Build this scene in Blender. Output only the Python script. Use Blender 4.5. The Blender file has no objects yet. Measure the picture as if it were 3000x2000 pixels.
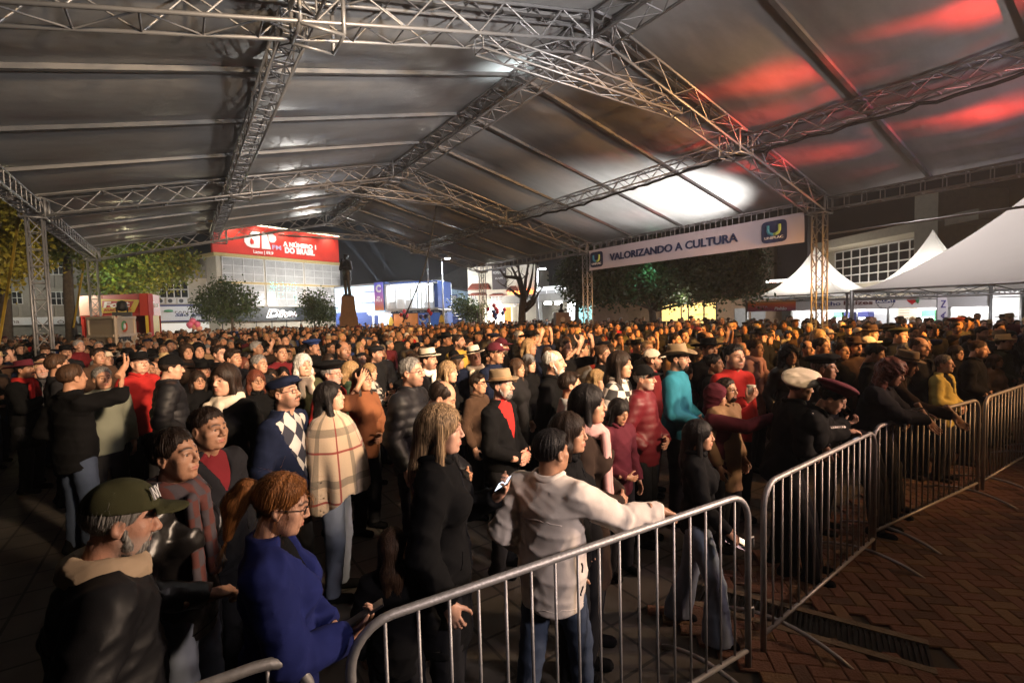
import bpy, math, random
import numpy as np
from mathutils import Vector, Matrix
random.seed(7)
RNG = np.random.default_rng(11)
S = bpy.context.scene
COL = S.collection
R = math.radians

# ------------------------------------------------------------------ camera
FPX, PIT, ROL, YAW, HC = 1430.0, .0528, .0271, .5949, 2.2      # measured from the tent's geometry
FWD = np.array([math.sin(YAW)*math.cos(PIT), math.cos(YAW)*math.cos(PIT), -math.sin(PIT)])
RGT = np.array([math.cos(YAW), -math.sin(YAW), 0.0])
UPV = np.cross(RGT, FWD)
cam_d = bpy.data.cameras.new('camera')
cam_d.sensor_width = 36.0
cam_d.lens = FPX/3000*36
cam_d.clip_start = .05
cam_d.clip_end = 900
cam = bpy.data.objects.new('camera', cam_d)
COL.objects.link(cam)
_c, _s = math.cos(ROL), math.sin(ROL)
_r = _c*RGT - _s*UPV
_u = _s*RGT + _c*UPV
_m = Matrix(((_r[0], _u[0], -FWD[0], 0), (_r[1], _u[1], -FWD[1], 0), (_r[2], _u[2], -FWD[2], HC), (0, 0, 0, 1)))
cam.matrix_world = _m
S.camera = cam

# ------------------------------------------------------------------ night sky
w = bpy.data.worlds.new('World')
S.world = w
w.use_nodes = True
nt = w.node_tree
bg = nt.nodes['Background']
sky = nt.nodes.new('ShaderNodeTexSky')
sky.sky_type = 'NISHITA'
sky.sun_disc = False
sky.sun_elevation = R(-4)
sky.sun_rotation = R(200)
sky.altitude = 900
nt.links.new(sky.outputs[0], bg.inputs[0])
bg.inputs[1].default_value = .05

sun_d = bpy.data.lights.new('moon', 'SUN')
sun_d.energy = .004
sun_d.angle = R(.5)
sun_d.color = (.8, .88, 1)
sun = bpy.data.objects.new('moon', sun_d)
sun.rotation_euler = (R(40), 0, R(200))
COL.objects.link(sun)

S.view_settings.view_transform = 'Standard'
S.view_settings.look = 'None'
S.view_settings.exposure = 0.0
S.view_settings.gamma = 1.0
S.cycles.use_denoising = True
S.cycles.use_adaptive_sampling = True
S.cycles.adaptive_threshold = .04
S.cycles.max_bounces = 5
S.cycles.diffuse_bounces = 3
S.cycles.glossy_bounces = 2
S.cycles.transmission_bounces = 4
S.cycles.transparent_max_bounces = 8
S.cycles.caustics_reflective = False
S.cycles.caustics_refractive = False
S.cycles.sample_clamp_indirect = 4.0

# ------------------------------------------------------------------ stage lamps (out of the frame, to the right of the camera)
def spot(name, loc, to, watt, color, angle, blend=.6, size=.15):
    d = bpy.data.lights.new(name, 'SPOT')
    d.energy = watt
    d.color = color
    d.spot_size = R(angle)
    d.spot_blend = blend
    d.shadow_soft_size = size
    o = bpy.data.objects.new(name, d)
    o.location = loc
    o.rotation_euler = (Vector(to)-Vector(loc)).to_track_quat('-Z', 'Y').to_euler()
    COL.objects.link(o)
    return o

def lamp(name, loc, watt, color, size=.1):
    d = bpy.data.lights.new(name, 'POINT')
    d.energy = watt
    d.color = color
    d.shadow_soft_size = size
    o = bpy.data.objects.new(name, d)
    o.location = loc
    COL.objects.link(o)
    return o

AMB = (1.0, .42, .07)
WARM = (1.0, .72, .46)
PINK = (1.0, .62, .60)
#LIGHTS
spot('stage_wash', (14.0, -3.0, 5.2), (13.2, 13, 1.0), 21000, AMB, 38, .8, .35)
spot('stage_wash', (9.0, -4.5, 5.4), (8.5, 18, 1.5), 19000, (1, .50, .15), 46, .8, .35)
spot('stage_wash', (4.0, -4.5, 5.4), (1.0, 17, 1.5), 15000, (1, .72, .46), 48, .8, .35)
spot('stage_wash', (8.0, -3.5, 4.2), (2.4, 4.2, 1.5), 1700, PINK, 36, .9, .3)
spot('stage_wash', (9.5, -3.5, 4.4), (-1.0, 6, 1.3), 4300, WARM, 36, .9, .3)
spot('stage_wash', (11.5, -4.5, 4.4), (7.0, 3.4, 1.35), 3600, (1, .50, .20), 34, .9, .3)
spot('stage_wash', (9.0, -4.0, 4.0), (-.5, 2.9, 1.4), 3000, (1, .74, .58), 22, .9, .3)
spot('stage_wash', (10.5, -4.0, 4.6), (4.4, 1.0, 0), 650, (1, .55, .24), 26, .9, .3)
spot('stage_wash', (2.5, -4.5, 3.4), (15.5, 12, 4.7), 5200, (1, .80, .86), 22, .9, .3)
# unseen white up-lights added on the stage side to brighten the roof
spot('roof_fill', (6.0, -5, 3.2), (2.0, 8, 8.0), 4800, (1, .95, .92), 62, .9, .5)
spot('roof_fill', (6.0, -5, 3.2), (4.0, 20, 8.2), 7500, (1, .95, .93), 34, .9, .5)
spot('roof_fill', (8.0, -5, 3.2), (11.5, 8, 7.8), 1700, (1, .90, .88), 62, .9, .5)
spot('stage_wash', (3.2, -4.6, 4.6), (1.6, 2.6, 1.1), 1300, (1, .84, .82), 26, .9, .3)
RED = [(9.6, -9, 3.5, 10.82, 5.23, 6.78, 110000, 11, 24), (10.2, -9, 3.4, 11.2, 6.0, 6.68, 55000, 4.5, 40), (12.3, -9, 3.2, 14.03, 6.35, 5.99, 95000, 11, 24), (13.4, -9, 3.3, 13.6, 3.1, 6.09, 40000, 5, 40), (10.5, -9, 3.5, 12.0, 3.6, 6.5, 16000, 24, 9)]
# red moving lights grazing the right roof slope
def gobo(o, sc=9, lo=.44, hi=.68):
    d = o.data; d.use_nodes = True; n = d.node_tree.nodes; l = d.node_tree.links
    em = n['Emission']
    tc = n.new('ShaderNodeTexCoord'); mp = n.new('ShaderNodeMapping'); mp.inputs['Scale'].default_value = (sc*.35, sc, sc*.4)
    l.new(tc.outputs['Normal'], mp.inputs[0])
    nz = n.new('ShaderNodeTexNoise'); nz.inputs['Scale'].default_value = 1; nz.inputs['Detail'].default_value = 2; l.new(mp.outputs[0], nz.inputs[0])
    mr = n.new('ShaderNodeMapRange'); mr.inputs[1].default_value = lo; mr.inputs[2].default_value = hi; l.new(nz.outputs['Fac'], mr.inputs[0])
    l.new(mr.outputs[0], em.inputs['Strength'])
for (x_, y_, z_, tx, ty, tz, w_, an, sc_) in RED:
    gobo(spot('red_beam', (x_, y_, z_), (tx, ty, tz), w_, (1, .04, .02), an, .9, .10), sc_)
spot('mauve_beam', (20, -6, 2.2), (14.2, 2, 6.3), 1500, (.62, .55, 1), 40, .9, .1)
#ENDLIGHTS

# ------------------------------------------------------------------ picture to place helpers
def ray(u, v):
    a, b = (u-1500)/FPX, (v-1000)/FPX
    X = _c*a-_s*b
    Y = _s*a+_c*b
    return FWD+X*RGT-Y*UPV
def at(u, v, d):
    return np.array([0, 0, HC])+ray(u, v)*d
def atz(u, v, z):
    r = ray(u, v)
    return np.array([0, 0, HC])+r*((z-HC)/r[2])

# ------------------------------------------------------------------ object helpers
def link(o, parent=None):
    COL.objects.link(o)
    if parent is not None:
        o.parent = parent
    return o
def tag(o, label=None, cat=None, group=None, kind=None):
    if label: o['label'] = label
    if cat: o['category'] = cat
    if group: o['group'] = group
    if kind: o['kind'] = kind
    return o
def empty(name, loc=(0, 0, 0), parent=None, rz=0):
    o = bpy.data.objects.new(name, None)
    o.empty_display_size = .2
    o.location = loc
    o.rotation_euler = (0, 0, rz)
    return link(o, parent)

class MB:
    """collects shapes, then build() links them as one mesh object"""
    def __init__(s):
        s.v = []; s.f = []; s.mi = []; s.m = 0
    def add(s, vs, fs):
        b = len(s.v)
        s.v += [tuple(map(float, p)) for p in vs]
        s.f += [tuple(i+b for i in f) for f in fs]
        s.mi += [s.m]*len(fs)
        return s
    def box(s, c, h, ax=None):
        c = np.array(c, float)
        A = np.eye(3) if ax is None else np.array(ax, float)
        vs = [c+A[0]*h[0]*i+A[1]*h[1]*j+A[2]*h[2]*k for i in (-1, 1) for j in (-1, 1) for k in (-1, 1)]
        return s.add(vs, [(0, 1, 3, 2), (4, 6, 7, 5), (0, 4, 5, 1), (2, 3, 7, 6), (0, 2, 6, 4), (1, 5, 7, 3)])
    def tube(s, pts, r, n=6, cap=True):
        pts = [np.array(p, float) for p in pts]
        rs = r if isinstance(r, (list, tuple)) else [r]*len(pts)
        vs = []; fs = []
        t0 = None
        for i, p in enumerate(pts):
            d = pts[min(i+1, len(pts)-1)]-pts[max(i-1, 0)]
            d = d/(np.linalg.norm(d)+1e-9)
            if t0 is None:
                a = np.array([0, 0, 1.]) if abs(d[2]) < .9 else np.array([1., 0, 0])
                a = np.cross(d, a)
            else:
                a = t0-d*(t0@d)
            a = a/(np.linalg.norm(a)+1e-9)
            t0 = a
            b = np.cross(d, a)
            for k in range(n):
                q = 2*math.pi*k/n
                vs.append(p+rs[i]*(math.cos(q)*a+math.sin(q)*b))
        for i in range(len(pts)-1):
            for k in range(n):
                fs.append((i*n+k, i*n+(k+1) % n, (i+1)*n+(k+1) % n, (i+1)*n+k))
        if cap:
            fs.append(tuple(range(n-1, -1, -1)))
            fs.append(tuple((len(pts)-1)*n+k for k in range(n)))
        return s.add(vs, fs)
    def lathe(s, prof, n=16, c=(0, 0, 0), sx=1, sy=1):
        vs = []; fs = []
        for (r, z) in prof:
            for k in range(n):
                q = 2*math.pi*k/n
                vs.append((c[0]+r*math.cos(q)*sx, c[1]+r*math.sin(q)*sy, c[2]+z))
        for i in range(len(prof)-1):
            for k in range(n):
                fs.append((i*n+k, i*n+(k+1) % n, (i+1)*n+(k+1) % n, (i+1)*n+k))
        fs.append(tuple(range(n-1, -1, -1)))
        fs.append(tuple((len(prof)-1)*n+k for k in range(n)))
        return s.add(vs, fs)
    def grid(s, f, nu, nv):
        vs = [f(i/nu, j/nv) for i in range(nu+1) for j in range(nv+1)]
        fs = [(i*(nv+1)+j, (i+1)*(nv+1)+j, (i+1)*(nv+1)+j+1, i*(nv+1)+j+1) for i in range(nu) for j in range(nv)]
        return s.add(vs, fs)
    def mesh(s, name, mats, smooth=False):
        me = bpy.data.meshes.new(name)
        me.from_pydata(s.v, [], s.f)
        for m in (mats if isinstance(mats, (list, tuple)) else [mats]):
            me.materials.append(m)
        if any(s.mi):
            me.polygons.foreach_set('material_index', s.mi)
        if smooth:
            me.polygons.foreach_set('use_smooth', [True]*len(s.f))
        me.update()
        return me
    def build(s, name, mats, parent=None, smooth=False, loc=None):
        o = bpy.data.objects.new(name, s.mesh(name, mats, smooth))
        if loc is not None: o.location = loc
        return link(o, parent)

# ------------------------------------------------------------------ materials
def new_mat(name):
    m = bpy.data.materials.new(name)
    m.use_nodes = True
    n = m.node_tree.nodes
    return m, n, m.node_tree.links, n['Principled BSDF']
_mats = {}
def mat(name, col, rough=.6, metal=0, var=.25, scale=6, bump=0, bscale=40, spec=.5, emit=0, sheen=0, trans=0, bd=.02):
    if name in _mats: return _mats[name]
    m, n, l, b = new_mat(name)
    tc = n.new('ShaderNodeTexCoord')
    nz = n.new('ShaderNodeTexNoise')
    nz.inputs['Scale'].default_value = scale
    nz.inputs['Detail'].default_value = 5
    l.new(tc.outputs['Object'], nz.inputs['Vector'])
    mx = n.new('ShaderNodeMix')
    mx.data_type = 'RGBA'
    mx.inputs[6].default_value = (*[c*(1-var) for c in col], 1)
    mx.inputs[7].default_value = (*[min(1, c*(1+var)) for c in col], 1)
    l.new(nz.outputs['Fac'], mx.inputs[0])
    l.new(mx.outputs[2], b.inputs['Base Color'])
    b.inputs['Roughness'].default_value = rough
    b.inputs['Metallic'].default_value = metal
    b.inputs['Specular IOR Level'].default_value = spec
    if sheen: b.inputs['Sheen Weight'].default_value = sheen
    if emit:
        l.new(mx.outputs[2], b.inputs['Emission Color'])
        b.inputs['Emission Strength'].default_value = emit
    if bump:
        n2 = n.new('ShaderNodeTexNoise')
        n2.inputs['Scale'].default_value = bscale
        n2.inputs['Detail'].default_value = 4
        l.new(tc.outputs['Object'], n2.inputs['Vector'])
        bp = n.new('ShaderNodeBump')
        bp.inputs['Strength'].default_value = bump
        bp.inputs['Distance'].default_value = bd
        l.new(n2.outputs['Fac'], bp.inputs['Height'])
        l.new(bp.outputs[0], b.inputs['Normal'])
    _mats[name] = m
    return m

_fonts = {}
def lettering(body, P, ex, ez, w, h, m, parent, bold=.012, depth=.01, shear=0, name='lettering', keep=False):
    """writing fitted into a w x h field centred on P; ex along the line, ez up"""
    cu = bpy.data.curves.new(name, 'FONT')
    cu.body = body
    cu.align_x = 'CENTER'
    cu.offset = bold
    cu.shear = shear
    cu.extrude = .02
    cu.resolution_u = 3
    o = bpy.data.objects.new(name, cu)
    COL.objects.link(o)
    dg = bpy.context.evaluated_depsgraph_get()
    me = bpy.data.meshes.new_from_object(o.evaluated_get(dg))
    bpy.data.objects.remove(o)
    bpy.data.curves.remove(cu)
    n = len(me.vertices)
    co = np.empty(n*3)
    me.vertices.foreach_get('co', co)
    co = co.reshape(-1, 3)
    lo, hi = co.min(0), co.max(0)
    sx, sy = w/(hi[0]-lo[0]), h/(hi[1]-lo[1])
    if keep: sx = sy = min(sx, sy)
    ex = np.array(ex, float); ez = np.array(ez, float)
    ey = np.cross(ex, ez)          # outwards, towards the reader
    out = np.outer((co[:, 0]-(lo[0]+hi[0])/2)*sx, ex)+np.outer((co[:, 1]-(lo[1]+hi[1])/2)*sy, ez)+np.outer(co[:, 2]/.02*depth, ey)+np.array(P)
    me.vertices.foreach_set('co', out.ravel())
    me.materials.clear()
    me.materials.append(m)
    me.update()
    o = bpy.data.objects.new(name, me)
    return link(o, parent)
# ================================================================== the tent over the square
XL, XR, XM = -2.89, 15.80, 6.71
ZE, ZR = 5.19, 7.43
GY = [-13.06, -3.06, 6.94, 16.94, 26.48]
alu = mat('aluminium_tube', (.30, .295, .295), .48, .6, .2, 3)
alu_d = mat('aluminium_dull', (.21, .205, .20), .55, .5, .25, 3)
black = mat('black_rubber', (.012, .012, .013), .6)

def fabric_mat():
    m, n, l, b = new_mat('tent_fabric')
    tc = n.new('ShaderNodeTexCoord')
    mp = n.new('ShaderNodeMapping')
    mp.inputs['Scale'].default_value = (.35, 1.3, 1)
    l.new(tc.outputs['Object'], mp.inputs[0])
    a = n.new('ShaderNodeTexNoise'); a.inputs['Scale'].default_value = 1.1; a.inputs['Detail'].default_value = 9; a.inputs['Roughness'].default_value = .68
    l.new(mp.outputs[0], a.inputs[0])
    cr = n.new('ShaderNodeValToRGB')
    cr.color_ramp.elements[0].position = .32; cr.color_ramp.elements[0].color = (.36, .353, .345, 1)
    cr.color_ramp.elements[1].position = .62; cr.color_ramp.elements[1].color = (.47, .465, .455, 1)
    l.new(a.outputs['Fac'], cr.inputs[0])
    l.new(cr.outputs[0], b.inputs['Base Color'])
    b.inputs['Roughness'].default_value = .36
    b.inputs['Specular IOR Level'].default_value = .55
    nz = n.new('ShaderNodeTexNoise'); nz.inputs['Scale'].default_value = 2.2; nz.inputs['Detail'].default_value = 5
    l.new(tc.outputs['Object'], nz.inputs[0])
    bp = n.new('ShaderNodeBump'); bp.inputs['Strength'].default_value = .35; bp.inputs['Distance'].default_value = .06
    l.new(nz.outputs['Fac'], bp.inputs['Height']); l.new(bp.outputs[0], b.inputs['Normal'])
    tr = n.new('ShaderNodeBsdfTranslucent')
    l.new(cr.outputs[0], tr.inputs['Color'])
    mx = n.new('ShaderNodeMixShader'); mx.inputs[0].default_value = .22
    l.new(b.outputs[0], mx.inputs[1]); l.new(tr.outputs[0], mx.inputs[2])
    l.new(mx.outputs[0], n['Material Output'].inputs[0])
    return m
fabric = fabric_mat()

tent = empty('event_tent', (XM, 6, 0))
tag(tent, 'large gabled event tent of grey fabric on aluminium trusses over the crowd', 'tent')

def truss(name, p0, p1, size, up, parent=tent, step=None, ladder=False, cr=.025, br=.013, m=None):
    m = m or alu
    p0 = np.array(p0, float); p1 = np.array(p1, float)
    d = p1-p0; L = np.linalg.norm(d); d /= L
    up = np.array(up, float); up = up-d*(up@d); up /= np.linalg.norm(up)
    sd = np.cross(d, up)
    t = empty(name, (0, 0, 0), parent)
    t.matrix_parent_inverse = parent.matrix_world.inverted() if parent else Matrix()
    t.location = tuple(-np.array(parent.location)) if parent else (0, 0, 0)
    t.matrix_parent_inverse = Matrix()
    h = size/2
    cs = [(-h, -h), (-h, h), (h, h), (h, -h)]
    for a, b in cs:
        o = sd*a+up*b
        MB().tube([p0+o, p1+o], cr, 7).build('chord', m, t, True)
    mb = MB()
    n = max(2, int(round(L/(step or size*1.15))))
    for f in range(4):
        a = cs[f]; b = cs[(f+1) % 4]
        oa = sd*a[0]+up*a[1]; ob = sd*b[0]+up*b[1]
        lad = ladder and f in (0, 2)
        for i in range(n+1):
            q = p0+d*(L*i/n)
            if lad or i in (0, n) or (f % 2 == 1):
                mb.tube([q+oa, q+ob], br, 5, False)
            if not lad and i < n:
                q2 = p0+d*(L*(i+1)/n)
                mb.tube(([q+oa, q2+ob] if i % 2 == 0 else [q+ob, q2+oa]), br, 5, False)
    for e in (p0, p1):               # end plates
        for a, b in cs:
            pass
    o = mb.build('bracing', m, t, True)
    o['kind'] = 'stuff'
    return t
bpy.context.view_layer.update()
zs = ZR-ZE
for gi, y in enumerate(GY):
    for sx, xe in ((-1, XL), (1, XR)):
        dx = xe-XM
        truss('gable_truss', (XM+np.sign(dx)*.26, y, ZR-.02), (xe-np.sign(dx)*.2, y, ZE+.05), .48, (0, 0, 1), step=.62, cr=.028, br=.014)
        if gi > 0:
            truss('post', (xe, y, 0), (xe, y, ZE-.18), .30, (0, 1, 0), step=.42, cr=.026)
    if gi > 0:
        truss('collar_truss', (XM-2.5, y, ZR-.62-.22), (XM+2.5, y, ZR-.62-.22), .26, (0, 0, 1), step=.55, cr=.022, br=.012)
    # sleeve blocks where trusses meet
    for xx, zz, s in ((XM, ZR, .27), (XL, ZE, .24), (XR, ZE, .24), ((XM+XR)/2+.2, ZE+zs*.455, .27), ((XM+XL)/2-.2, ZE+zs*.455, .27)):
        mb = MB()
        for a in (-1, 1):
            for b in (-1, 1):
                mb.tube([(xx+a*s, y+b*s, zz-s), (xx+a*s, y+b*s, zz+s)], .03, 6)
                mb.tube([(xx-s, y+a*s, zz+b*s), (xx+s, y+a*s, zz+b*s)], .024, 6)
                mb.tube([(xx+a*s, y-s, zz+b*s), (xx+a*s, y+s, zz+b*s)], .024, 6)
        mb.build('sleeve_block', alu, tent, True).location = tuple(-np.array(tent.location))
for gi in range(len(GY)-1):
    y0, y1 = GY[gi]+.28, GY[gi+1]-.28
    truss('ridge_truss', (XM, y0, ZR), (XM, y1, ZR), .48, (0, 0, 1), step=.6, cr=.028, br=.014)
    for xe in (XL, XR):
        truss('eave_truss', (xe, y0, ZE), (xe, y1, ZE), .32, (0, 0, 1), step=.42, ladder=True)
        k = .545
        xp = XM+(xe-XM)*k
        truss('purlin_truss', (xp, y0, ZR-zs*k), (xp, y1, ZR-zs*k), .32, (0, 0, 1), step=.4, cr=.024)
# rafters and fabric panels between them
FZ = .36
def roof_z(x):
    return ZR+FZ-zs*abs(x-XM)/((XR-XM) if x > XM else (XM-XL))
ToL = tuple(-np.array(tent.location))
for gi in range(len(GY)-1):
    for k in range(4):
        ya = GY[gi]+(GY[gi+1]-GY[gi])*k/4
        yb = GY[gi]+(GY[gi+1]-GY[gi])*(k+1)/4
        for xe in (XL-.55, XR+.35):
            sg = np.sign(xe-XM)
            ze = roof_z(xe)
            if True:
                d = np.array([xe-XM, 0, ze-roof_z(XM)]); L = np.linalg.norm(d); d /= L
                MB().box((np.array([XM, ya, roof_z(XM)-.05])+d*L/2), (L/2, .045, .04), (d, (0, 1, 0), np.cross(d, (0, 1, 0)))).build('rafter', alu_d, tent).location = ToL
            ph = RNG.uniform(0, 6)
            def f(u, v, ya=ya, yb=yb, xe=xe, ph=ph):
                x = XM+(xe-XM)*u
                y = ya+(yb-ya)*v
                sag = -.11*math.sin(math.pi*v)**1.0*(.4+.6*math.sin(math.pi*min(1, u*1.02)))
                wr = .012*math.sin(9*u+ph+5*v)+.010*math.sin(23*u*(1+.2*v)+2*ph)*math.sin(math.pi*v)
                return (x, y, roof_z(x)+sag+wr)
            MB().grid(f, 30, 10).build('roof_panel', fabric, tent, True).location = ToL
# end rafter
for xe in (XL-.55, XR+.35):
    d = np.array([xe-XM, 0, roof_z(xe)-roof_z(XM)]); L = np.linalg.norm(d); d /= L
    MB().box((np.array([XM, GY[-1], roof_z(XM)-.05])+d*L/2), (L/2, .045, .04), (d, (0, 1, 0), np.cross(d, (0, 1, 0)))).build('rafter', alu_d, tent).location = ToL
# cables on the trusses
xp = XM+(XR-XM)*.545
def sagline(a, b, n, sag, jit=0):
    a = np.array(a); b = np.array(b)
    return [a+(b-a)*i/n-np.array([0, 0, sag*math.sin(math.pi*i/n)])+RNG.normal(0, jit, 3) for i in range(n+1)]
c = MB().tube(sagline((xp+.1, -3, 6.0), (xp+.1, 6.9, 6.0), 40, .05, .02)+sagline((xp-.1, 7.1, 6.02), (xp-.1, 16.9, 6.02), 40, .08, .025), .035, 6).build('power_cable', black, None, True)
tag(c, 'thick black cable strapped along the right purlin truss under the roof', 'cable')
P = at(1335, 603, 20.5); Q = at(1278, 603, 20.3)
pts = [np.array([xp, 16.9, 6.0])]+[np.array([xp, 16.9, 6.0])+(P-np.array([xp, 16.9, 6.0]))*t-np.array([0, 0, .25*math.sin(math.pi*t)]) for t in (.25, .5, .75)]
pts += [P, Q, at(1264, 700, 20.2), at(1240, 800, 20.1), at(1180, 945, 20)]
c = MB().tube(pts, .03, 6).build('hanging_cable', black, None, True)
tag(c, 'slack black cable drooping from the roof down into the crowd', 'cable')

# banner on the right eave
ban_w = mat('banner_cloth', (.62, .56, .58), .75, 0, .06, 2)
ban_b = mat('banner_ink', (.012, .022, .075), .7)
ban_t = mat('emblem_teal', (.04, .25, .40), .7)
ban_g = mat('emblem_green', (.30, .45, .12), .7)
ban_l = mat('emblem_white', (.75, .75, .75), .7)
def on_x(u, v, x):
    r = ray(u, v)
    return np.array([0, 0, HC])+r*(x/r[0])
bx = XR-.24
y2, y1 = on_x(1726, 760, bx)[1], on_x(2356, 668, bx)[1]
zt = (on_x(1726, 731, bx)[2]+on_x(2353, 627, bx)[2])/2
zb = (on_x(1726, 791, bx)[2]+on_x(2360, 711, bx)[2])/2
ban = empty('hanging_banner', (bx, (y1+y2)/2, zb))
tag(ban, 'long pale banner with dark blue lettering hung on the right eave truss', 'banner')
bl = (-bx, -(y1+y2)/2, -zb)
MB().grid(lambda u, v: (bx+.02*math.sin(7*u+3*v)+.012*math.sin(19*u), y2+(y1-y2)*u, zb+(zt-zb)*v), 40, 8).build('cloth', ban_w, ban, True).location = bl
eb = (0, -1, 0)
zc = (zt+zb)/2; H = zt-zb; Lb = y2-y1
def by(s): return y2-Lb*s
lettering('VALORIZANDO A CULTURA', (bx-.04, by(.46), zc), eb, (0, 0, 1), Lb*.635, H*.34, ban_b, ban, .03).location = bl
for s, ww in ((.055, .062), (.905, .085)):
    hw = Lb*.043; hh = H*.38
    prof = []
    for q in np.linspace(0, 2*math.pi, 28, endpoint=False):
        cx, cy = math.cos(q), math.sin(q)
        prof.append((np.sign(cx)*abs(cx)**.35*hw, np.sign(cy)*abs(cy)**.35*hh))
    mb = MB(); n = len(prof)
    mb.add([(bx-.035, by(s)-a, zc+b) for a, b in prof]+[(bx-.03, by(s)-a, zc+b) for a, b in prof], [tuple(range(n)), tuple(range(2*n-1, n-1, -1))]+[(i, n+i, n+(i+1) % n, (i+1) % n) for i in range(n)])
    e = mb.build('emblem', ban_b, ban); e.location = bl
    pts = [(-.45, .6), (-.45, .1), (-.38, -.1), (-.2, -.22), (0, -.25)]
    MB().tube([(bx-.05, by(s)-a*hw, zc+b*hh) for a, b in pts], .05, 6).build('emblem_stroke', ban_t, ban, True).location = bl
    MB().tube([(bx-.05, by(s)+a*hw, zc+b*hh) for a, b in pts], .05, 6).build('emblem_stroke', ban_g, ban, True).location = bl
    lettering('UNIPLAC', (bx-.05, by(s), zc-.55*hh), eb, (0, 0, 1), hw*1.45, hh*.24, ban_l, ban, .01).location = bl
# ================================================================== ground, pavers, drain
def ground_mat():
    m, n, l, b = new_mat('square_paving')
    tc = n.new('ShaderNodeTexCoord')
    br = n.new('ShaderNodeTexBrick')
    br.inputs['Scale'].default_value = 1
    br.inputs['Brick Width'].default_value = .4
    br.inputs['Row Height'].default_value = .4
    br.inputs['Mortar Size'].default_value = .012
    br.offset = 0
    br.inputs['Color1'].default_value = (.10, .085, .07, 1)
    br.inputs['Color2'].default_value = (.13, .11, .09, 1)
    br.inputs['Mortar'].default_value = (.03, .027, .024, 1)
    l.new(tc.outputs['Object'], br.inputs[0])
    nz = n.new('ShaderNodeTexNoise'); nz.inputs['Scale'].default_value = 3; nz.inputs['Detail'].default_value = 8
    l.new(tc.outputs['Object'], nz.inputs[0])
    mx = n.new('ShaderNodeMix'); mx.data_type = 'RGBA'; mx.blend_type = 'MULTIPLY'; mx.inputs[0].default_value = .7
    l.new(br.outputs[0], mx.inputs[6]); l.new(nz.outputs['Fac'], mx.inputs[7])
    l.new(mx.outputs[2], b.inputs['Base Color'])
    b.inputs['Roughness'].default_value = .7
    return m
g = MB().add([(-220, -220, 0), (220, -220, 0), (220, 220, 0), (-220, 220, 0)], [(0, 1, 2, 3)]).build('ground', ground_mat())
tag(g, kind='structure')
# brick pavers laid in a herringbone on the stage side of the barriers
pav = [mat('paver_red', (.15, .066, .038), .75, 0, .3, 14, .5, 60), mat('paver_ochre', (.17, .095, .045), .75, 0, .3, 14, .5, 60), mat('paver_brown', (.10, .050, .030), .8, 0, .3, 14, .5, 60)]
pm = bpy.data.meshes.new('brick_paver')
bw, bl_, bt = .098, .198, .022
_p = MB()
e = .007
_p.add([(-bl_/2, -bw/2, 0), (bl_/2, -bw/2, 0), (bl_/2, bw/2, 0), (-bl_/2, bw/2, 0), (-bl_/2+e, -bw/2+e, bt), (bl_/2-e, -bw/2+e, bt), (bl_/2-e, bw/2-e, bt), (-bl_/2+e, bw/2-e, bt), (-bl_/2, -bw/2, bt-e), (bl_/2, -bw/2, bt-e), (bl_/2, bw/2, bt-e), (-bl_/2, bw/2, bt-e)],
       [(4, 5, 6, 7), (0, 1, 9, 8), (1, 2, 10, 9), (2, 3, 11, 10), (3, 0, 8, 11), (8, 9, 5, 4), (9, 10, 6, 5), (10, 11, 7, 6), (11, 8, 4, 7)])
pmesh = [_p.mesh('paver', m) for m in pav]
pave = MB().add([(2.6, -9, .003), (22, -9, .003), (22, 2.35, .003), (2.6, 2.35, .003)], [(0, 1, 2, 3)]).build('pavement', mat('paver_bed', (.05, .04, .03), .9))
tag(pave, kind='structure')
cells = []
a = .10
ang = R(45)
ca, sa = math.cos(ang), math.sin(ang)
for i in range(-260, 260):
    for j in range(-260, 260):
        k = (i-j) % 4
        if k == 0: hx, hy, rot = (i+1)*a, (j+.5)*a, 0
        elif k == 3: hx, hy, rot = (i+.5)*a, (j+1)*a, 1
        else: continue
        x = hx*ca-hy*sa+8; y = hx*sa+hy*ca-1
        if not (2.75 < x < 19 and -7 < y < 2.3): continue
        cells.append((x, y, rot))
def seen(x, y):
    q = np.array([x, y, -HC]); dd = q@FWD
    if dd < .3: return 1e9
    X = q@RGT/dd; Y = -(q@UPV)/dd
    u = 1500+FPX*(_c*X+_s*Y); v = 1000+FPX*(-_s*X+_c*Y)
    if u > 3040 or v > 2040 or u < 2000: return 1e8+dd
    return dd
DR = [(3.36, 2.03), (3.72, 1.10)]     # drain line
def near_drain(x, y):
    return 3.0 < x < 3.80 and .9 < y < 2.35 and abs((x-3.36)*.93+(y-2.03)*.36) < .19
cells = [c for c in cells if not near_drain(c[0], c[1])]
cells.sort(key=lambda c: seen(c[0], c[1]))
rest = MB()
for i, (x, y, rot) in enumerate(cells):
    rz = ang+(math.pi/2 if rot else 0)
    if i < 300:
        o = bpy.data.objects.new('brick', pmesh[int(RNG.choice(3, p=[.55, .2, .25]))])
        link(o, pave)
        o.location = (x, y, .004+RNG.normal(0, .0012))
        o.rotation_euler = (RNG.normal(0, .006), RNG.normal(0, .006), rz+RNG.normal(0, .008))
    elif i < 9000:
        cz, sz = math.cos(rz), math.sin(rz)
        rest.m = int(RNG.choice(3, p=[.55, .2, .25]))
        rest.add([(x+p[0]*cz-p[1]*sz, y+p[0]*sz+p[1]*cz, p[2]+.004) for p in _p.v], _p.f)
o = rest.build('brick_field', pav, pave); o['kind'] = 'stuff'
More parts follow.
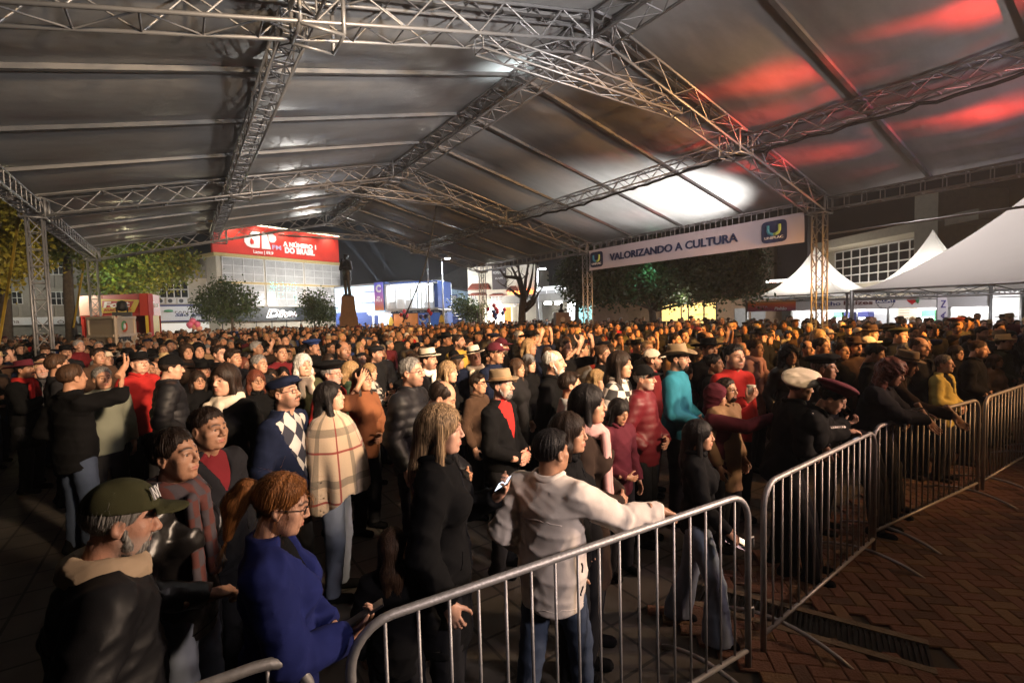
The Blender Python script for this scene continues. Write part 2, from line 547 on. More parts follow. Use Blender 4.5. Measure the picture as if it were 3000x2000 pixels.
# drain channel with a slotted grate
dr = empty('drain_grate', (3.54, 1.56, 0))
tag(dr, 'dark slotted drain channel sunk between the brick pavers', 'drain')
d0 = np.array([3.20, 2.25, .012]); d1 = np.array([3.74, .98, .012])
dd = (d1-d0); dL = np.linalg.norm(dd); dd /= dL; dn = np.array([-dd[1], dd[0], 0])
iron = mat('cast_iron', (.012, .012, .012), .6, .4)
cem = mat('drain_kerb', (.16, .12, .08), .85, 0, .4, 8, .6, 40)
loc = (-3.54, -1.56, 0)
for s in (-1, 1):
    MB().box((d0+d1)/2+dn*s*.15, (dL/2, .03, .018), (dd, dn, (0, 0, 1))).build('kerb', cem, dr).location = loc
for k in range(44):
    MB().box(d0+dd*(dL*(k+.5)/44), (.009, .12, .010), (dd, dn, (0, 0, 1))).build('slat', iron, dr).location = loc
# ================================================================== crowd control barriers
galv = mat('galvanised_steel', (.34, .33, .33), .5, .6, .3, 9, .15, 60)
def barrier(x0, x1, y0, y1, label, right_lower=False):
    L = math.hypot(x1-x0, y1-y0)
    o = empty('crowd_barrier', (x0, y0, 0), None, math.atan2(y1-y0, x1-x0))
    tag(o, label, 'barrier', 'steel crowd barriers along the front row')
    h, b, rad = 1.1, .13, .16
    pts = [(0, 0, .02), (0, 0, h-rad)]
    for q in np.linspace(0, math.pi/2, 7)[1:]:
        pts.append((rad-rad*math.cos(q), 0, h-rad+rad*math.sin(q)))
    for q in np.linspace(math.pi/2, 0, 7):
        pts.append((L-rad+rad*math.cos(q), 0, h-rad+rad*math.sin(q)))
    pts += [(L, 0, .02)]
    MB().tube(pts, .0185, 10).build('frame', galv, o, True)
    MB().tube([(0, 0, b), (L, 0, b)], .0145, 8).build('bottom_rail', galv, o, True)
    n = int(L/.125)
    for k in range(1, n):
        x = L*k/n
        top = h-.012
        if x < rad: top = h-rad+math.sqrt(max(0, rad*rad-(rad-x)**2))
        if L-x < rad: top = h-rad+math.sqrt(max(0, rad*rad-(rad-(L-x))**2))
        MB().tube([(x, 0, b), (x, 0, top)], .0072, 6).build('bar', galv, o, True)
    for xf in (L*.12, L*.88):
        pts = [(xf, s*.42, .012+.10*math.cos(s*math.pi/2)**.8) for s in np.linspace(-1, 1, 11)]
        MB().tube(pts, .014, 8).build('foot', galv, o, True)
    for zz in (.38, .82):
        MB().tube([(L, 0, zz), (L+.05, 0, zz), (L+.05, 0, zz-.06)], .008, 6).build('hook', galv, o, True)
    return o
barrier(-1.97, .30, 1.78, 1.72, 'steel crowd barrier cut off at the bottom left corner in front of blue coat')
barrier(.44, 2.76, 1.74, 1.60, 'steel crowd barrier under the outstretched arm in the white jacket')
barrier(2.97, 5.02, 1.62, 1.74, 'steel crowd barrier in front of the leaning person in dark red beret')
barrier(5.13, 7.52, 1.80, 1.60, 'steel crowd barrier with two pairs of hands hanging over its rail')
barrier(7.64, 9.95, 1.58, 1.50, 'amber lit steel crowd barrier at the right edge')
barrier(10.05, 12.3, 1.48, 1.46, 'farthest steel crowd barrier beyond the right edge of view')
# ================================================================== people: shapes grown from distance fields
f32 = np.float32
def smin(a, b, k):
    h = np.clip(.5+.5*(b-a)/k, 0, 1)
    return b+(a-b)*h-k*h*(1-h)
def smax(a, b, k): return -smin(-a, -b, k)
def ell(P, c, r):
    q = (P-np.array(c, f32))/np.array(r, f32)
    k0 = np.sqrt((q*q).sum(1)); k1 = np.sqrt(((q/np.array(r, f32))**2).sum(1))+1e-6
    return k0*(k0-1)/k1
def cap(P, a, b, ra, rb=None):
    a = np.array(a, f32); b = np.array(b, f32); rb = ra if rb is None else rb
    ab = b-a
    t = np.clip(((P-a)@ab)/(ab@ab+1e-9), 0, 1)
    return np.sqrt(((P-a-t[:, None]*ab)**2).sum(1))-(ra+(rb-ra)*t)
def folds(P, f=22., seed=0.):
    x, y, z = P[:, 0], P[:, 1], P[:, 2]
    a = z*f*.8+1.7*np.sin(x*9+seed)+1.3*np.sin(y*11+seed*2)+x*f*.35
    b = z*f*.45-x*f*.6+1.5*np.sin(y*13+seed*3)+1.1*np.sin(z*7+seed)
    c = z*f*1.9+x*f*.9+2.2*np.sin(y*17+seed)+1.6*np.sin(z*13-seed)+1.2*np.sin(x*19)
    m = .5+.5*np.sin(x*6.1+seed*2)*np.sin(z*5.3+seed)           # creases come in patches
    r = (1-np.abs(np.sin(a*.5+seed)))**2*.9+(1-np.abs(np.sin(b*.5+seed*1.3)))**2*.7+m*(1-np.abs(np.sin(c*.5)))**2*.55
    return .55-r
def surfnet(fn, lo, hi, res):
    lo = np.array(lo, float); hi = np.array(hi, float)
    n = np.maximum(3, np.ceil((hi-lo)/res).astype(int)+1)
    ax = [lo[i]+res*np.arange(n[i]) for i in range(3)]
    G = np.stack(np.meshgrid(*ax, indexing='ij'), -1).reshape(-1, 3).astype(f32)
    V = fn(G).reshape(n).astype(f32)
    V[0] = V[-1] = 1; V[:, 0] = V[:, -1] = 1; V[:, :, 0] = V[:, :, -1] = 1
    I = V < 0
    m = n-1
    cnt = np.zeros(m, np.int8)
    for dx in (0, 1):
        for dy in (0, 1):
            for dz in (0, 1):
                cnt += I[dx:dx+m[0], dy:dy+m[1], dz:dz+m[2]]
    act = (cnt > 0) & (cnt < 8)
    ci = np.argwhere(act)
    if len(ci) == 0: return np.zeros((0, 3)), np.zeros((0, 4), int)
    idx = -np.ones(m, np.int64); idx[act] = np.arange(len(ci))
    acc = np.zeros((len(ci), 3)); w = np.zeros(len(ci))
    cs = [(a, b, c) for a in (0, 1) for b in (0, 1) for c in (0, 1)]
    for A in cs:
        for d in range(3):
            if A[d]: continue
            B = list(A); B[d] = 1
            va = V[ci[:, 0]+A[0], ci[:, 1]+A[1], ci[:, 2]+A[2]]
            vb = V[ci[:, 0]+B[0], ci[:, 1]+B[1], ci[:, 2]+B[2]]
            cr = (va < 0) != (vb < 0)
            t = np.where(cr, va/(va-vb+1e-12), 0)
            p = np.tile(np.array(A, float), (len(ci), 1)); p[:, d] = t
            acc += np.where(cr[:, None], p, 0); w += cr
    vs = lo+res*(ci+acc/w[:, None])
    Q = []
    for d in range(3):
        e, g = (d+1) % 3, (d+2) % 3
        a = np.take(I, np.arange(n[d]-1), d); b = np.take(I, np.arange(1, n[d]), d)
        ed = np.argwhere(a != b)
        ed = ed[(ed[:, e] > 0) & (ed[:, g] > 0) & (ed[:, e] < n[e]-1) & (ed[:, g] < n[g]-1)]
        s = a[tuple(ed.T)]
        def cell(de, dg):
            q = ed.copy(); q[:, e] += de; q[:, g] += dg
            return idx[tuple(q.T)]
        q = np.stack([cell(-1, -1), cell(0, -1), cell(0, 0), cell(-1, 0)], 1)
        q[~s] = q[~s][:, ::-1]
        Q.append(q)
    Q = np.concatenate(Q)
    return vs, Q[(Q >= 0).all(1)]
def qmesh(name, parts, m=None, attr=None):
    """parts: list of (verts, quads[, colours]) joined into one mesh"""
    vs = np.concatenate([p[0] for p in parts]).astype(f32)
    off = np.cumsum([0]+[len(p[0]) for p in parts[:-1]])
    qs = np.concatenate([p[1]+o for p, o in zip(parts, off)]).astype(np.int32)
    me = bpy.data.meshes.new(name)
    me.vertices.add(len(vs)); me.vertices.foreach_set('co', vs.ravel())
    me.loops.add(qs.size); me.loops.foreach_set('vertex_index', qs.ravel())
    me.polygons.add(len(qs))
    me.polygons.foreach_set('loop_start', np.arange(len(qs), dtype=np.int32)*4)
    me.polygons.foreach_set('use_smooth', np.ones(len(qs), bool))
    if len(parts[0]) > 2:
        c = me.color_attributes.new('mask', 'FLOAT_COLOR', 'POINT')
        cs = np.concatenate([p[2] if len(p) > 2 else np.zeros((len(p[0]), 4)) for p in parts]).astype(f32)
        c.data.foreach_set('color', cs.ravel())
    me.materials.append(m)
    me.update(calc_edges=True)
    return me

# ------------------------------------------------------------------ heads (face towards +Y, centre at the origin)
HEADS = {
 'man':   dict(w=1.0, jaw=1.0, brow=1.0, nose=1.0, cheek=1.0, neck=1.0),
 'heavy': dict(w=1.07, jaw=1.22, brow=1.0, nose=1.12, cheek=1.35, neck=1.18),
 'old':   dict(w=.97, jaw=.95, brow=1.1, nose=1.22, cheek=.8, neck=.92),
 'woman': dict(w=.95, jaw=.84, brow=.5, nose=.84, cheek=1.1, neck=.80),
 'matron': dict(w=.99, jaw=.95, brow=.55, nose=.9, cheek=1.3, neck=.9),
 'child': dict(w=.93, jaw=.8, brow=.4, nose=.72, cheek=1.2, neck=.66),
}
def head_fn(h):
    W, J, B, N, C, K = h['w'], h['jaw'], h['brow'], h['nose'], h['cheek'], h['neck']
    def fn(P):
        X = np.abs(P[:, 0]); Pm = np.stack([X, P[:, 1], P[:, 2]], 1)
        d = ell(P, (0, -.014, .032), (.076*W, .096, .088))
        d = smin(d, ell(P, (0, .026, -.03), (.064*W, .064, .084)), .03)
        d = smin(d, ell(P, (0, .034, -.083), (.043*J, .046, .03)), .03)
        d = smin(d, cap(Pm, (.050*J*W, -.012, -.045), (.030*J, .045, -.095), .014, .013), .03)
        d = smin(d, cap(P, (-.008*J, .074, -.099), (.008*J, .074, -.099), .014), .018)
        d = smin(d, ell(Pm, (.042*W, .056, -.022), (.022*C, .018, .02)), .025)
        d = smin(d, ell(Pm, (.036*W, .05, -.06), (.018*C, .016, .026)), .03)
        d = smin(d, cap(Pm, (.008, .085, .024), (.046*W, .068, .026), .008+.003*B, .007), .014)
        d = smax(d, -ell(Pm, (.031, .098, .004), (.021, .017, .014)), .012)
        d = smin(d, ell(Pm, (.031, .071, .003), (.0165, .0145, .0125)), .003)
        d = smin(d, cap(Pm, (.016, .0855, .0125), (.045, .074, .010), .0042), .006)
        d = smin(d, cap(Pm, (.018, .081, -.009), (.042, .073, -.008), .004), .008)
        d = smax(d, -ell(Pm, (.031, .089, .0018), (.0145, .016, .0062)), .002)
        d = smin(d, cap(P, (0, .084, .018), (0, .098+.010*N, -.026), .0075, .0115*N), .010)
        d = smin(d, ell(Pm, (.0125*N, .094+.003*N, -.031), (.0085*N, .011, .008)), .006)
        d = smax(d, -ell(Pm, (.007, .098, -.041), (.0045, .008, .005)), .004)
        d = smin(d, ell(P, (0, .083, -.060), (.030, .012, .017)), .014)
        d = smin(d, cap(Pm, (0, .0955, -.0575), (.021, .083, -.062), .0048, .003), .004)
        d = smin(d, cap(Pm, (0, .0945, -.0695), (.019, .083, -.066), .0062, .003), .004)
        d = smax(d, -cap(Pm, (0, .103, -.063), (.024, .088, -.0635), .0022), .003)
        e = ell(Pm, (.0765*W, -.012, -.008), (.011, .021, .032))
        e = smax(e, -ell(Pm, (.088*W, -.006, -.004), (.009, .012, .020)), .006)
        e = smin(e, ell(Pm, (.079*W, -.004, -.033), (.006, .008, .010)), .006)
        d = smin(d, e, .006)
        nk = cap(P, (0, -.022, -.06), (0, -.045, -.24), .052*K, .060*K)
        d = smin(d, nk, .026)
        d = smin(d, cap(P, (0, .028*K, -.13), (0, .012*K, -.15), .016*K), .025)
        return d
    return fn
def head_mask(vs):
    X = np.abs(vs[:, 0]); y, z = vs[:, 1], vs[:, 2]
    out = np.zeros((len(vs), 4))
    lip = np.exp(-((X/.021)**4))*np.exp(-(((z+.0635)/.0098)**4))*(y > .072)
    out[:, 0] = lip
    arch = .034-.006*((X-.03)/.02)**2
    brow = np.exp(-((z-arch)/.0046)**2)*(X > .009)*(X < .054)*(y > .05)
    out[:, 1] = np.clip(brow*1.2, 0, 1)
    lash = np.exp(-((z-.0085+.35*(X-.031)**2/.02)/.0022)**2)*(X > .016)*(X < .046)*(y > .065)
    out[:, 1] = np.maximum(out[:, 1], lash*.75)
    jaw = np.clip((-.03-z)/.02, 0, 1)*np.clip((z+.135)/.02, 0, 1)*np.clip((y+.02)/.03, 0, 1)
    must = np.exp(-((z+.046)/.009)**2)*np.exp(-(X/.028)**4)*(y > .07)
    chk = 1-np.exp(-(((X-.045)/.02)**2+((z+.02)/.022)**2))*.8
    out[:, 3] = np.clip(np.maximum(jaw*chk, must), 0, 1)*(1-lip)
    return out
_heads = {}
def head(kind, res):
    k = (kind, res)
    if k not in _heads:
        vs, q = surfnet(head_fn(HEADS[kind]), (-.105, -.13, -.235), (.105, .135, .135), res)
        c = head_mask(vs)
        # eyeballs with iris
        for s in (-1, 1):
            n, mm = 10, 7
            ev = []; ec = []
            for i in range(mm+1):
                th = math.pi*.62*i/mm
                for j in range(n):
                    ph = 2*math.pi*j/n
                    ev.append((s*.031+.0125*math.sin(th)*math.cos(ph)+s*.0*th, .0705+.0125*math.cos(th), .002+.0125*math.sin(th)*math.sin(ph)))
                    ec.append((0, 1, 0, 0) if i <= 2 else (0, 0, 1, 0))
            eq = [(i*n+j, (i+1)*n+j, (i+1)*n+(j+1) % n, i*n+(j+1) % n) for i in range(mm) for j in range(n)]
            q = np.concatenate([q, np.array(eq)+len(vs)])
            vs = np.concatenate([vs, np.array(ev)]); c = np.concatenate([c, np.array(ec, float)])
        _heads[k] = (vs, q, c)
    return _heads[k]

# ------------------------------------------------------------------ hands (wrist at the origin, fingers along +X, palm facing -Z, thumb towards +Y)
def hand_fn(curl, spread, thumb):
    segs = []
    for i, (y, L) in enumerate(((.030, .92), (.010, 1.0), (-.010, .94), (-.029, .76))):
        a = 0.; p = np.array([.085-.003*abs(i-1), y, 0.]); yaw = (1.5-i)*spread
        for j, l in enumerate((.042, .027, .021)):
            a += curl*(.75 if j == 0 else 1.0)
            q = p+L*l*np.array([math.cos(a)*math.cos(yaw), math.cos(a)*math.sin(yaw), -math.sin(a)])
            r = (.0092, .0085, .0078, .0066)
            segs.append((p, q, r[j], r[j+1])); p = q
    p = np.array([.025, .030, -.006]); a = thumb
    for j, l in enumerate((.045, .032, .026)):
        b = .35+.25*j
        q = p+l*np.array([math.cos(a)*.85, math.sin(a), -.35*b-.2])*1.02
        segs.append((p, q, (.0135, .0105, .0095)[j], (.0105, .0095, .0075)[j])); p = q; a -= .35
    def fn(P):
        d = ell(P, (.045, 0, 0), (.050, .040, .0155))
        d = smin(d, cap(P, (.0, .0, 0), (.03, 0, 0), .024, .024), .02)
        d = smin(d, cap(P, (-.10, 0, 0), (0, 0, 0), .030, .025), .015)
        d = smin(d, ell(P, (.035, .026, -.008), (.028, .016, .014)), .012)
        for a, b, ra, rb in segs:
            d = smin(d, cap(P, a, b, ra, rb), .005)
        return d
    return fn
HANDP = {'relax': (.45, .04, .75), 'grip': (1.05, .02, .45), 'hold': (.75, .05, .95), 'flat': (.10, .09, .9), 'hang': (.28, .03, .6)}
_hands = {}
def hand(pose, res):
    k = (pose, res)
    if k not in _hands:
        _hands[k] = surfnet(hand_fn(*HANDP[pose]), (-.12, -.075, -.13), (.20, .10, .05), res)
    return _hands[k]

# ------------------------------------------------------------------ hair (in the head's space)
def strands(P, n, amp):
    a = np.arctan2(P[:, 0], -P[:, 1])
    w = np.sin(P[:, 2]*17+a*4)*.8+np.sin(P[:, 2]*7-a*2.3)
    return .55*amp*np.sin(a*n+w*2)+.35*amp*np.sin(a*n*1.7-w)+.9*amp*np.sin(a*7+w)
def scalp(P, t=.008): return ell(P, (0, -.016, .034), (.078+t, .098+t, .090+t))
def hairline(P, front=.078, back=-.075):
    y = P[:, 1]; X = np.abs(P[:, 0])
    h = np.interp(y, (-.12, -.04, -.012, .022, .045, .07, .11), (back, -.045, .0, .0, front*.62, front, front+.01))
    h = h+.004*np.sin(P[:, 0]*330+P[:, 1]*90)+.003*np.sin(P[:, 0]*170-P[:, 1]*210)
    return P[:, 2]-h+np.where(y > .04, -.30*np.maximum(0, .045-X)*0+.5*np.maximum(0, X-.045), 0)
def hair_fn(style):
    def base(P, t, front=.078, back=-.075, n=60, amp=.0022):
        hl = hairline(P, front, back)
        k = np.clip(hl/.060, 0, 1); k = k*k*(3-2*k)
        return smax(scalp(P, .0015)-(t-.0015)*k+strands(P, n, amp)*k, -hl, .006)
    def fn(P):
        X = np.abs(P[:, 0]); Pm = np.stack([X, P[:, 1], P[:, 2]], 1)
        face = ell(P, (0, .085, -.035), (.060, .075, .088))
        if style == 'short': return base(P, .010)
        if style == 'crop': return base(P, .005, .082, -.06)
        if style == 'thick': return smin(base(P, .017, .074, -.09, 40, .0028), ell(P, (0, .055, .098), (.055, .035, .020)), .02)
        if style == 'side':
            d = base(P, .012, .076)
            return smin(d, ell(P, (.02, .052, .098), (.055, .042, .020)), .02)
        if style == 'fringe':
            d = base(P, .009, .09)
            return smax(d, -ell(P, (0, .02, .10), (.058, .10, .075)), .012)
        if style == 'curly':
            d = scalp(P, .030)+.007*np.sin(P[:, 0]*55+2*np.sin(P[:, 2]*40))*np.sin(P[:, 1]*60+P[:, 2]*30)
            d = smin(d, cap(Pm, (.07, -.03, 0), (.10, -.02, -.16), .05, .045), .04)
            d = smin(d, ell(P, (0, -.07, -.1), (.09, .06, .11)), .04)
            d = d+.006*np.sin(P[:, 0]*70+3*np.sin(P[:, 2]*45))*np.sin(P[:, 2]*75+P[:, 1]*50)
            return smax(d, -ell(P, (0, .095, -.03), (.062, .085, .092)), .012)
        if style in ('long', 'verylong', 'bob'):
            end = {'long': -.30, 'verylong': -.46, 'bob': -.145}[style]
            d = scalp(P, .014)
            d = smin(d, cap(Pm, (.066, .0, .03), (.082, .005, end*.55), .024, .028), .03)
            d = smin(d, cap(Pm, (.080, .004, end*.5), (.085, .030 if style != 'bob' else .01, end), .028, .018), .025)
            d = smin(d, cap(P, (0, -.075, 0), (0, -.105, end*.5), .062, .058), .04)
            d = smin(d, cap(Pm, (.03, -.10, end*.45), (.035, -.105, end), .05, .028), .04)
            d = d+strands(P, 60, .0016)
            d = smax(d, -ell(P, (0, .088, -.045), (.060, .078, .100)), .012)
            d = smax(d, -(ell(P, (0, .055, -.16), (.060, .07, .12))), .02)
            return d
        if style == 'pony':
            d = base(P, .011, .068, -.06, 50, .0025)
            t = cap(P, (0, -.095, .05), (0, -.15, .045), .024, .026)
            t = smin(t, cap(P, (0, -.15, .045), (0, -.175, -.02), .036, .044), .03)
            t = smin(t, cap(P, (0, -.175, -.02), (.01, -.165, -.15), .040, .014), .03)
            return smin(d, t+.003*np.sin(P[:, 0]*230+P[:, 2]*20), .012)
        if style == 'bun':
            d = base(P, .009, .070, -.06, 50, .0025)
            return smin(d, ell(P, (0, -.10, .075), (.045, .045, .042))+strands(P, 20, .004), .012)
        if style == 'hood':
            d = scalp(P, .032)
            d = smin(d, cap(P, (0, -.05, -.05), (0, -.06, -.15), .085, .095), .05)
            d = d+.006*folds(P, 110)
            return smax(d, -ell(P, (0, .085, -.025), (.068, .10, .098)), .015)
        if style == 'beard':
            d = ell(P, (0, .036, -.078), (.056, .062, .052))
            d = smin(d, cap(Pm, (.066, .005, -.02), (.052, .03, -.07), .010, .014), .02)
            d = smin(d, cap(Pm, (.0, .098, -.047), (.026, .084, -.057), .007, .006), .006)
            d = d+.0018*np.sin(P[:, 0]*260)*np.sin(P[:, 2]*240)
            d = smax(d, -ell(P, (0, .10, -.063), (.024, .03, .010)), .004)
            d = smax(d, -ell(P, (0, .08, -.012), (.055, .06, .034)), .01)
            return d
        if style == 'moustache':
            d = cap(Pm, (.003, .104, -.047), (.029, .086, -.056), .0075, .005)
            return d+.001*np.sin(P[:, 0]*400)
    return fn
def strand_ribbons(fn, vs, style, N, w):
    """thin separate locks that follow the surface of the hair and stray from its edges"""
    rg = np.random.default_rng(len(style)*7+N)
    p = vs[rg.integers(0, len(vs), N)].astype(f32)
    long = style in ('long', 'verylong', 'bob', 'pony', 'curly')
    n = 11 if long else 7 if style != 'beard' else 4
    step = rg.uniform(.010, .020, N) if long else rg.uniform(.006, .011, N)
    lift = rg.uniform(.0006, .0035, N)+(rg.random(N) < .10)*rg.uniform(.002, .007, N)
    C = np.array([.012, -.035, .14], f32)
    L, Rr_ = [], []
    wob = rg.normal(0, .22 if style == 'curly' else .10, (N, 3))
    for i in range(n):
        d = fn(p); e = .003
        g = np.stack([fn(p+np.array(o, f32))-d for o in ((e, 0, 0), (0, e, 0), (0, 0, e))], 1)/e
        g /= np.linalg.norm(g, axis=1)[:, None]+1e-6
        near = np.abs(d) < .02
        p = np.where(near[:, None], p-g*d[:, None]*.9, p)
        down = np.array([0, -.02, -1.]) if style != 'beard' else np.array([0, .35, -1.])
        top = np.clip((p[:, 2]-.03)/.05, 0, 1)[:, None] if style != 'beard' else 0
        f = (p-C); f /= np.linalg.norm(f, axis=1)[:, None]
        f = f*top+down*(1-top)+wob+(rg.normal(0, .35, (N, 3)) if style == 'curly' else 0)
        f = f-g*(f*g).sum(1)[:, None]*near[:, None]; f /= np.linalg.norm(f, axis=1)[:, None]+1e-6
        sd = np.cross(f, g); sd /= np.linalg.norm(sd, axis=1)[:, None]+1e-6
        t = i/(n-1); ww = w*(1-.75*t)
        q = p+g*(lift*(.35+t))[:, None]
        L.append(q-sd*ww); Rr_.append(q+sd*ww)
        p = (p+f*step[:, None]).astype(f32)
    V = np.stack(L+Rr_, 1).reshape(-1, 3)          # per strand: n left then n right
    b = (np.arange(N)*2*n)[:, None]+np.arange(n-1)[None]
    Q = np.stack([b, b+1, b+1+n, b+n], -1).reshape(-1, 4)
    return V, Q
_hair = {}
def hair_mesh(style, res):
    k = (style, res)
    if k not in _hair:
        lo, hi = (-.155, -.24, -.50), (.155, .15, .165)
        if style in ('short', 'crop', 'thick', 'side', 'fringe', 'bun'): lo, hi = (-.115, -.16, -.13), (.115, .13, .15)
        if style in ('beard', 'moustache'): lo, hi = (-.09, -.05, -.15), (.09, .13, .02)
        if style in ('curly', 'hood', 'bob', 'pony'): lo = (-.16, -.22, -.24)
        if style == 'long': lo = (-.14, -.19, -.36)
        vs, q = surfnet(hair_fn(style), lo, hi, res)
        parts = [(vs, q)]
        if res <= .0062 and style not in ('hood', 'moustache'):
            parts.append(strand_ribbons(hair_fn(style), vs, style, (2000 if res < .0055 else 600) if style != 'beard' else 260, .0008 if res < .0055 else .0014))
        _hair[k] = qmesh('hair_'+style, parts)
    return _hair[k]
# ------------------------------------------------------------------ hats and things worn on the head (head space)
def ring_surface(rows, n=30, close=True):
    vs = []; fs = []
    for row in rows: vs += row
    for i in range(len(rows)-1):
        for k in range(n):
            fs.append((i*n+k, i*n+(k+1) % n, (i+1)*n+(k+1) % n, (i+1)*n+k))
    fs.append(tuple(range(n-1, -1, -1))); fs.append(tuple((len(rows)-1)*n+k for k in range(n)))
    return vs, fs
def hat_brim(crown_h, brim, curl, pinch=.02, sx=.086, sy=.104, taper=.84):
    n = 30; rows = []
    Q = [2*math.pi*k/n for k in range(n)]
    def row(r, z, c=0):
        return [((sx+r)*math.cos(q), (sy+r)*math.sin(q)-.012, z+c*abs(math.cos(q))**2-.35*c*abs(math.sin(q))**2) for q in Q]
    rows.append(row(-.004, -.004)); rows.append(row(brim*.5, -.010, curl*.3)); rows.append(row(brim, -.006, curl)); rows.append(row(brim+.003, 0, curl))
    rows.append(row(brim*.5, -.003, curl*.3)); rows.append(row(.003, .003))
    for t in (.25, .5, .8):
        s = 1-(1-taper)*t
        rows.append([((sx+.002)*s*math.cos(q), (sy+.002)*s*math.sin(q)-.012, .004+crown_h*t) for q in Q])
    rows.append([(sx*taper*.92*math.cos(q)*(1-.12*max(0, math.sin(q))), sy*taper*.92*math.sin(q)-.012, crown_h-pinch*.2-pinch*abs(math.cos(q))*.2) for q in Q])
    rows.append([(sx*taper*.5*math.cos(q), sy*taper*.6*math.sin(q)-.012, crown_h-pinch) for q in Q])
    return ring_surface(rows, n)
def _mk(name, parts, smooth=True):
    mb = MB()
    for i, (v, f) in enumerate(parts):
        mb.m = 0
        mb.add(v, f)
    return mb.mesh(name, [], smooth)
def band(sx=.0885, sy=.1065, h=.022):
    n = 30; Q = [2*math.pi*k/n for k in range(n)]
    rows = [[((sx+e)*math.cos(q), (sy+e)*math.sin(q)-.012, z) for q in Q] for e, z in ((-.004, .004), (.0015, .004), (.0, .004+h), (-.006, .004+h))]
    return ring_surface(rows, n)
HATZ = {'gaucho': .052, 'straw': .052, 'cowboy': .05, 'cap': .045, 'beret': .055, 'beanie': .03, 'flat': .05, 'bigberet': .06}
_hats = {}
def hat_mesh(kind):
    if kind in _hats: return _hats[kind]
    if kind == 'gaucho': me = _mk('hat', [hat_brim(.085, .115, .018, .008, taper=.93)])
    elif kind == 'straw': me = _mk('hat', [hat_brim(.105, .062, .012, .03, taper=.86)])
    elif kind == 'cowboy': me = _mk('hat', [hat_brim(.115, .085, .045, .035, taper=.82)])
    elif kind == 'band': me = _mk('hat_band', [band()])
    elif kind in ('beret', 'bigberet', 'beanie', 'flat', 'cap'):
        def fn(P):
            x, y, z = P.T
            if kind == 'beret':
                d = ell(P, (.018, -.010, .030), (.128, .135, .034))
                return smin(d, ell(P, (0, -.012, .0), (.090, .108, .028)), .018)+.002*folds(P, 120)
            if kind == 'bigberet':
                d = ell(P, (.03, -.015, .045), (.150, .160, .042))
                d = smin(d, ell(P, (0, -.012, .0), (.091, .109, .03)), .02)
                return d+.003*folds(P, 110)
            if kind == 'beanie':
                return smax(ell(P, (0, -.014, .0), (.092, .111, .118)), -(z+.012), .008)+.0015*np.sin(z*420)
            if kind == 'flat':
                d = ell(P, (0, .0, .030), (.098, .128, .040))
                d = smin(d, ell(P, (0, .105, .008), (.062, .042, .010)), .012)
                return smin(d, ell(P, (0, -.014, .005), (.089, .107, .03)), .02)
            d = smax(ell(P, (0, -.012, .0), (.090, .110, .098)), -(z+.006), .006)
            seam = np.abs(np.sin(np.arctan2(x, y)*3))
            d = d-.0012*(seam < .06)
            v = np.sqrt((x/.085)**2+((y-.085)/.105)**2)-1
            v = np.maximum(np.maximum(v*.085, np.abs(z-.006+.018*(x/.08)**2+.16*np.maximum(0, y-.09))-.0045), .078-y)
            d = smin(d, v, .006)
            return smin(d, ell(P, (0, -.012, .098), (.006, .006, .004)), .003)
        me = qmesh('hat', [surfnet(fn, (-.19, -.19, -.06), (.20, .235, .135), .0065)])
    me.materials.clear(); me.materials.append(None)
    _hats[kind] = me
    return me
def glasses_mesh():
    if 'glasses' in _hats: return _hats['glasses']
    mb = MB()
    for s in (-1, 1):
        c = np.array([s*.032, .094, .002])
        mb.tube([c+np.array([.023*math.cos(q), -.006*abs(math.cos(q))*(s*math.cos(q) > 0), .017*math.sin(q)]) for q in np.linspace(0, 2*math.pi, 17)], .0019, 5)
        mb.tube([(s*.055, .088, .008), (s*.080, .03, .006), (s*.083, -.012, .004)], .0018, 5)
    mb.tube([(-.010, .097, .006), (0, .1, .009), (.010, .097, .006)], .0018, 5)
    me = mb.mesh('glasses', [], True); me.materials.append(None)
    _hats['glasses'] = me
    return me

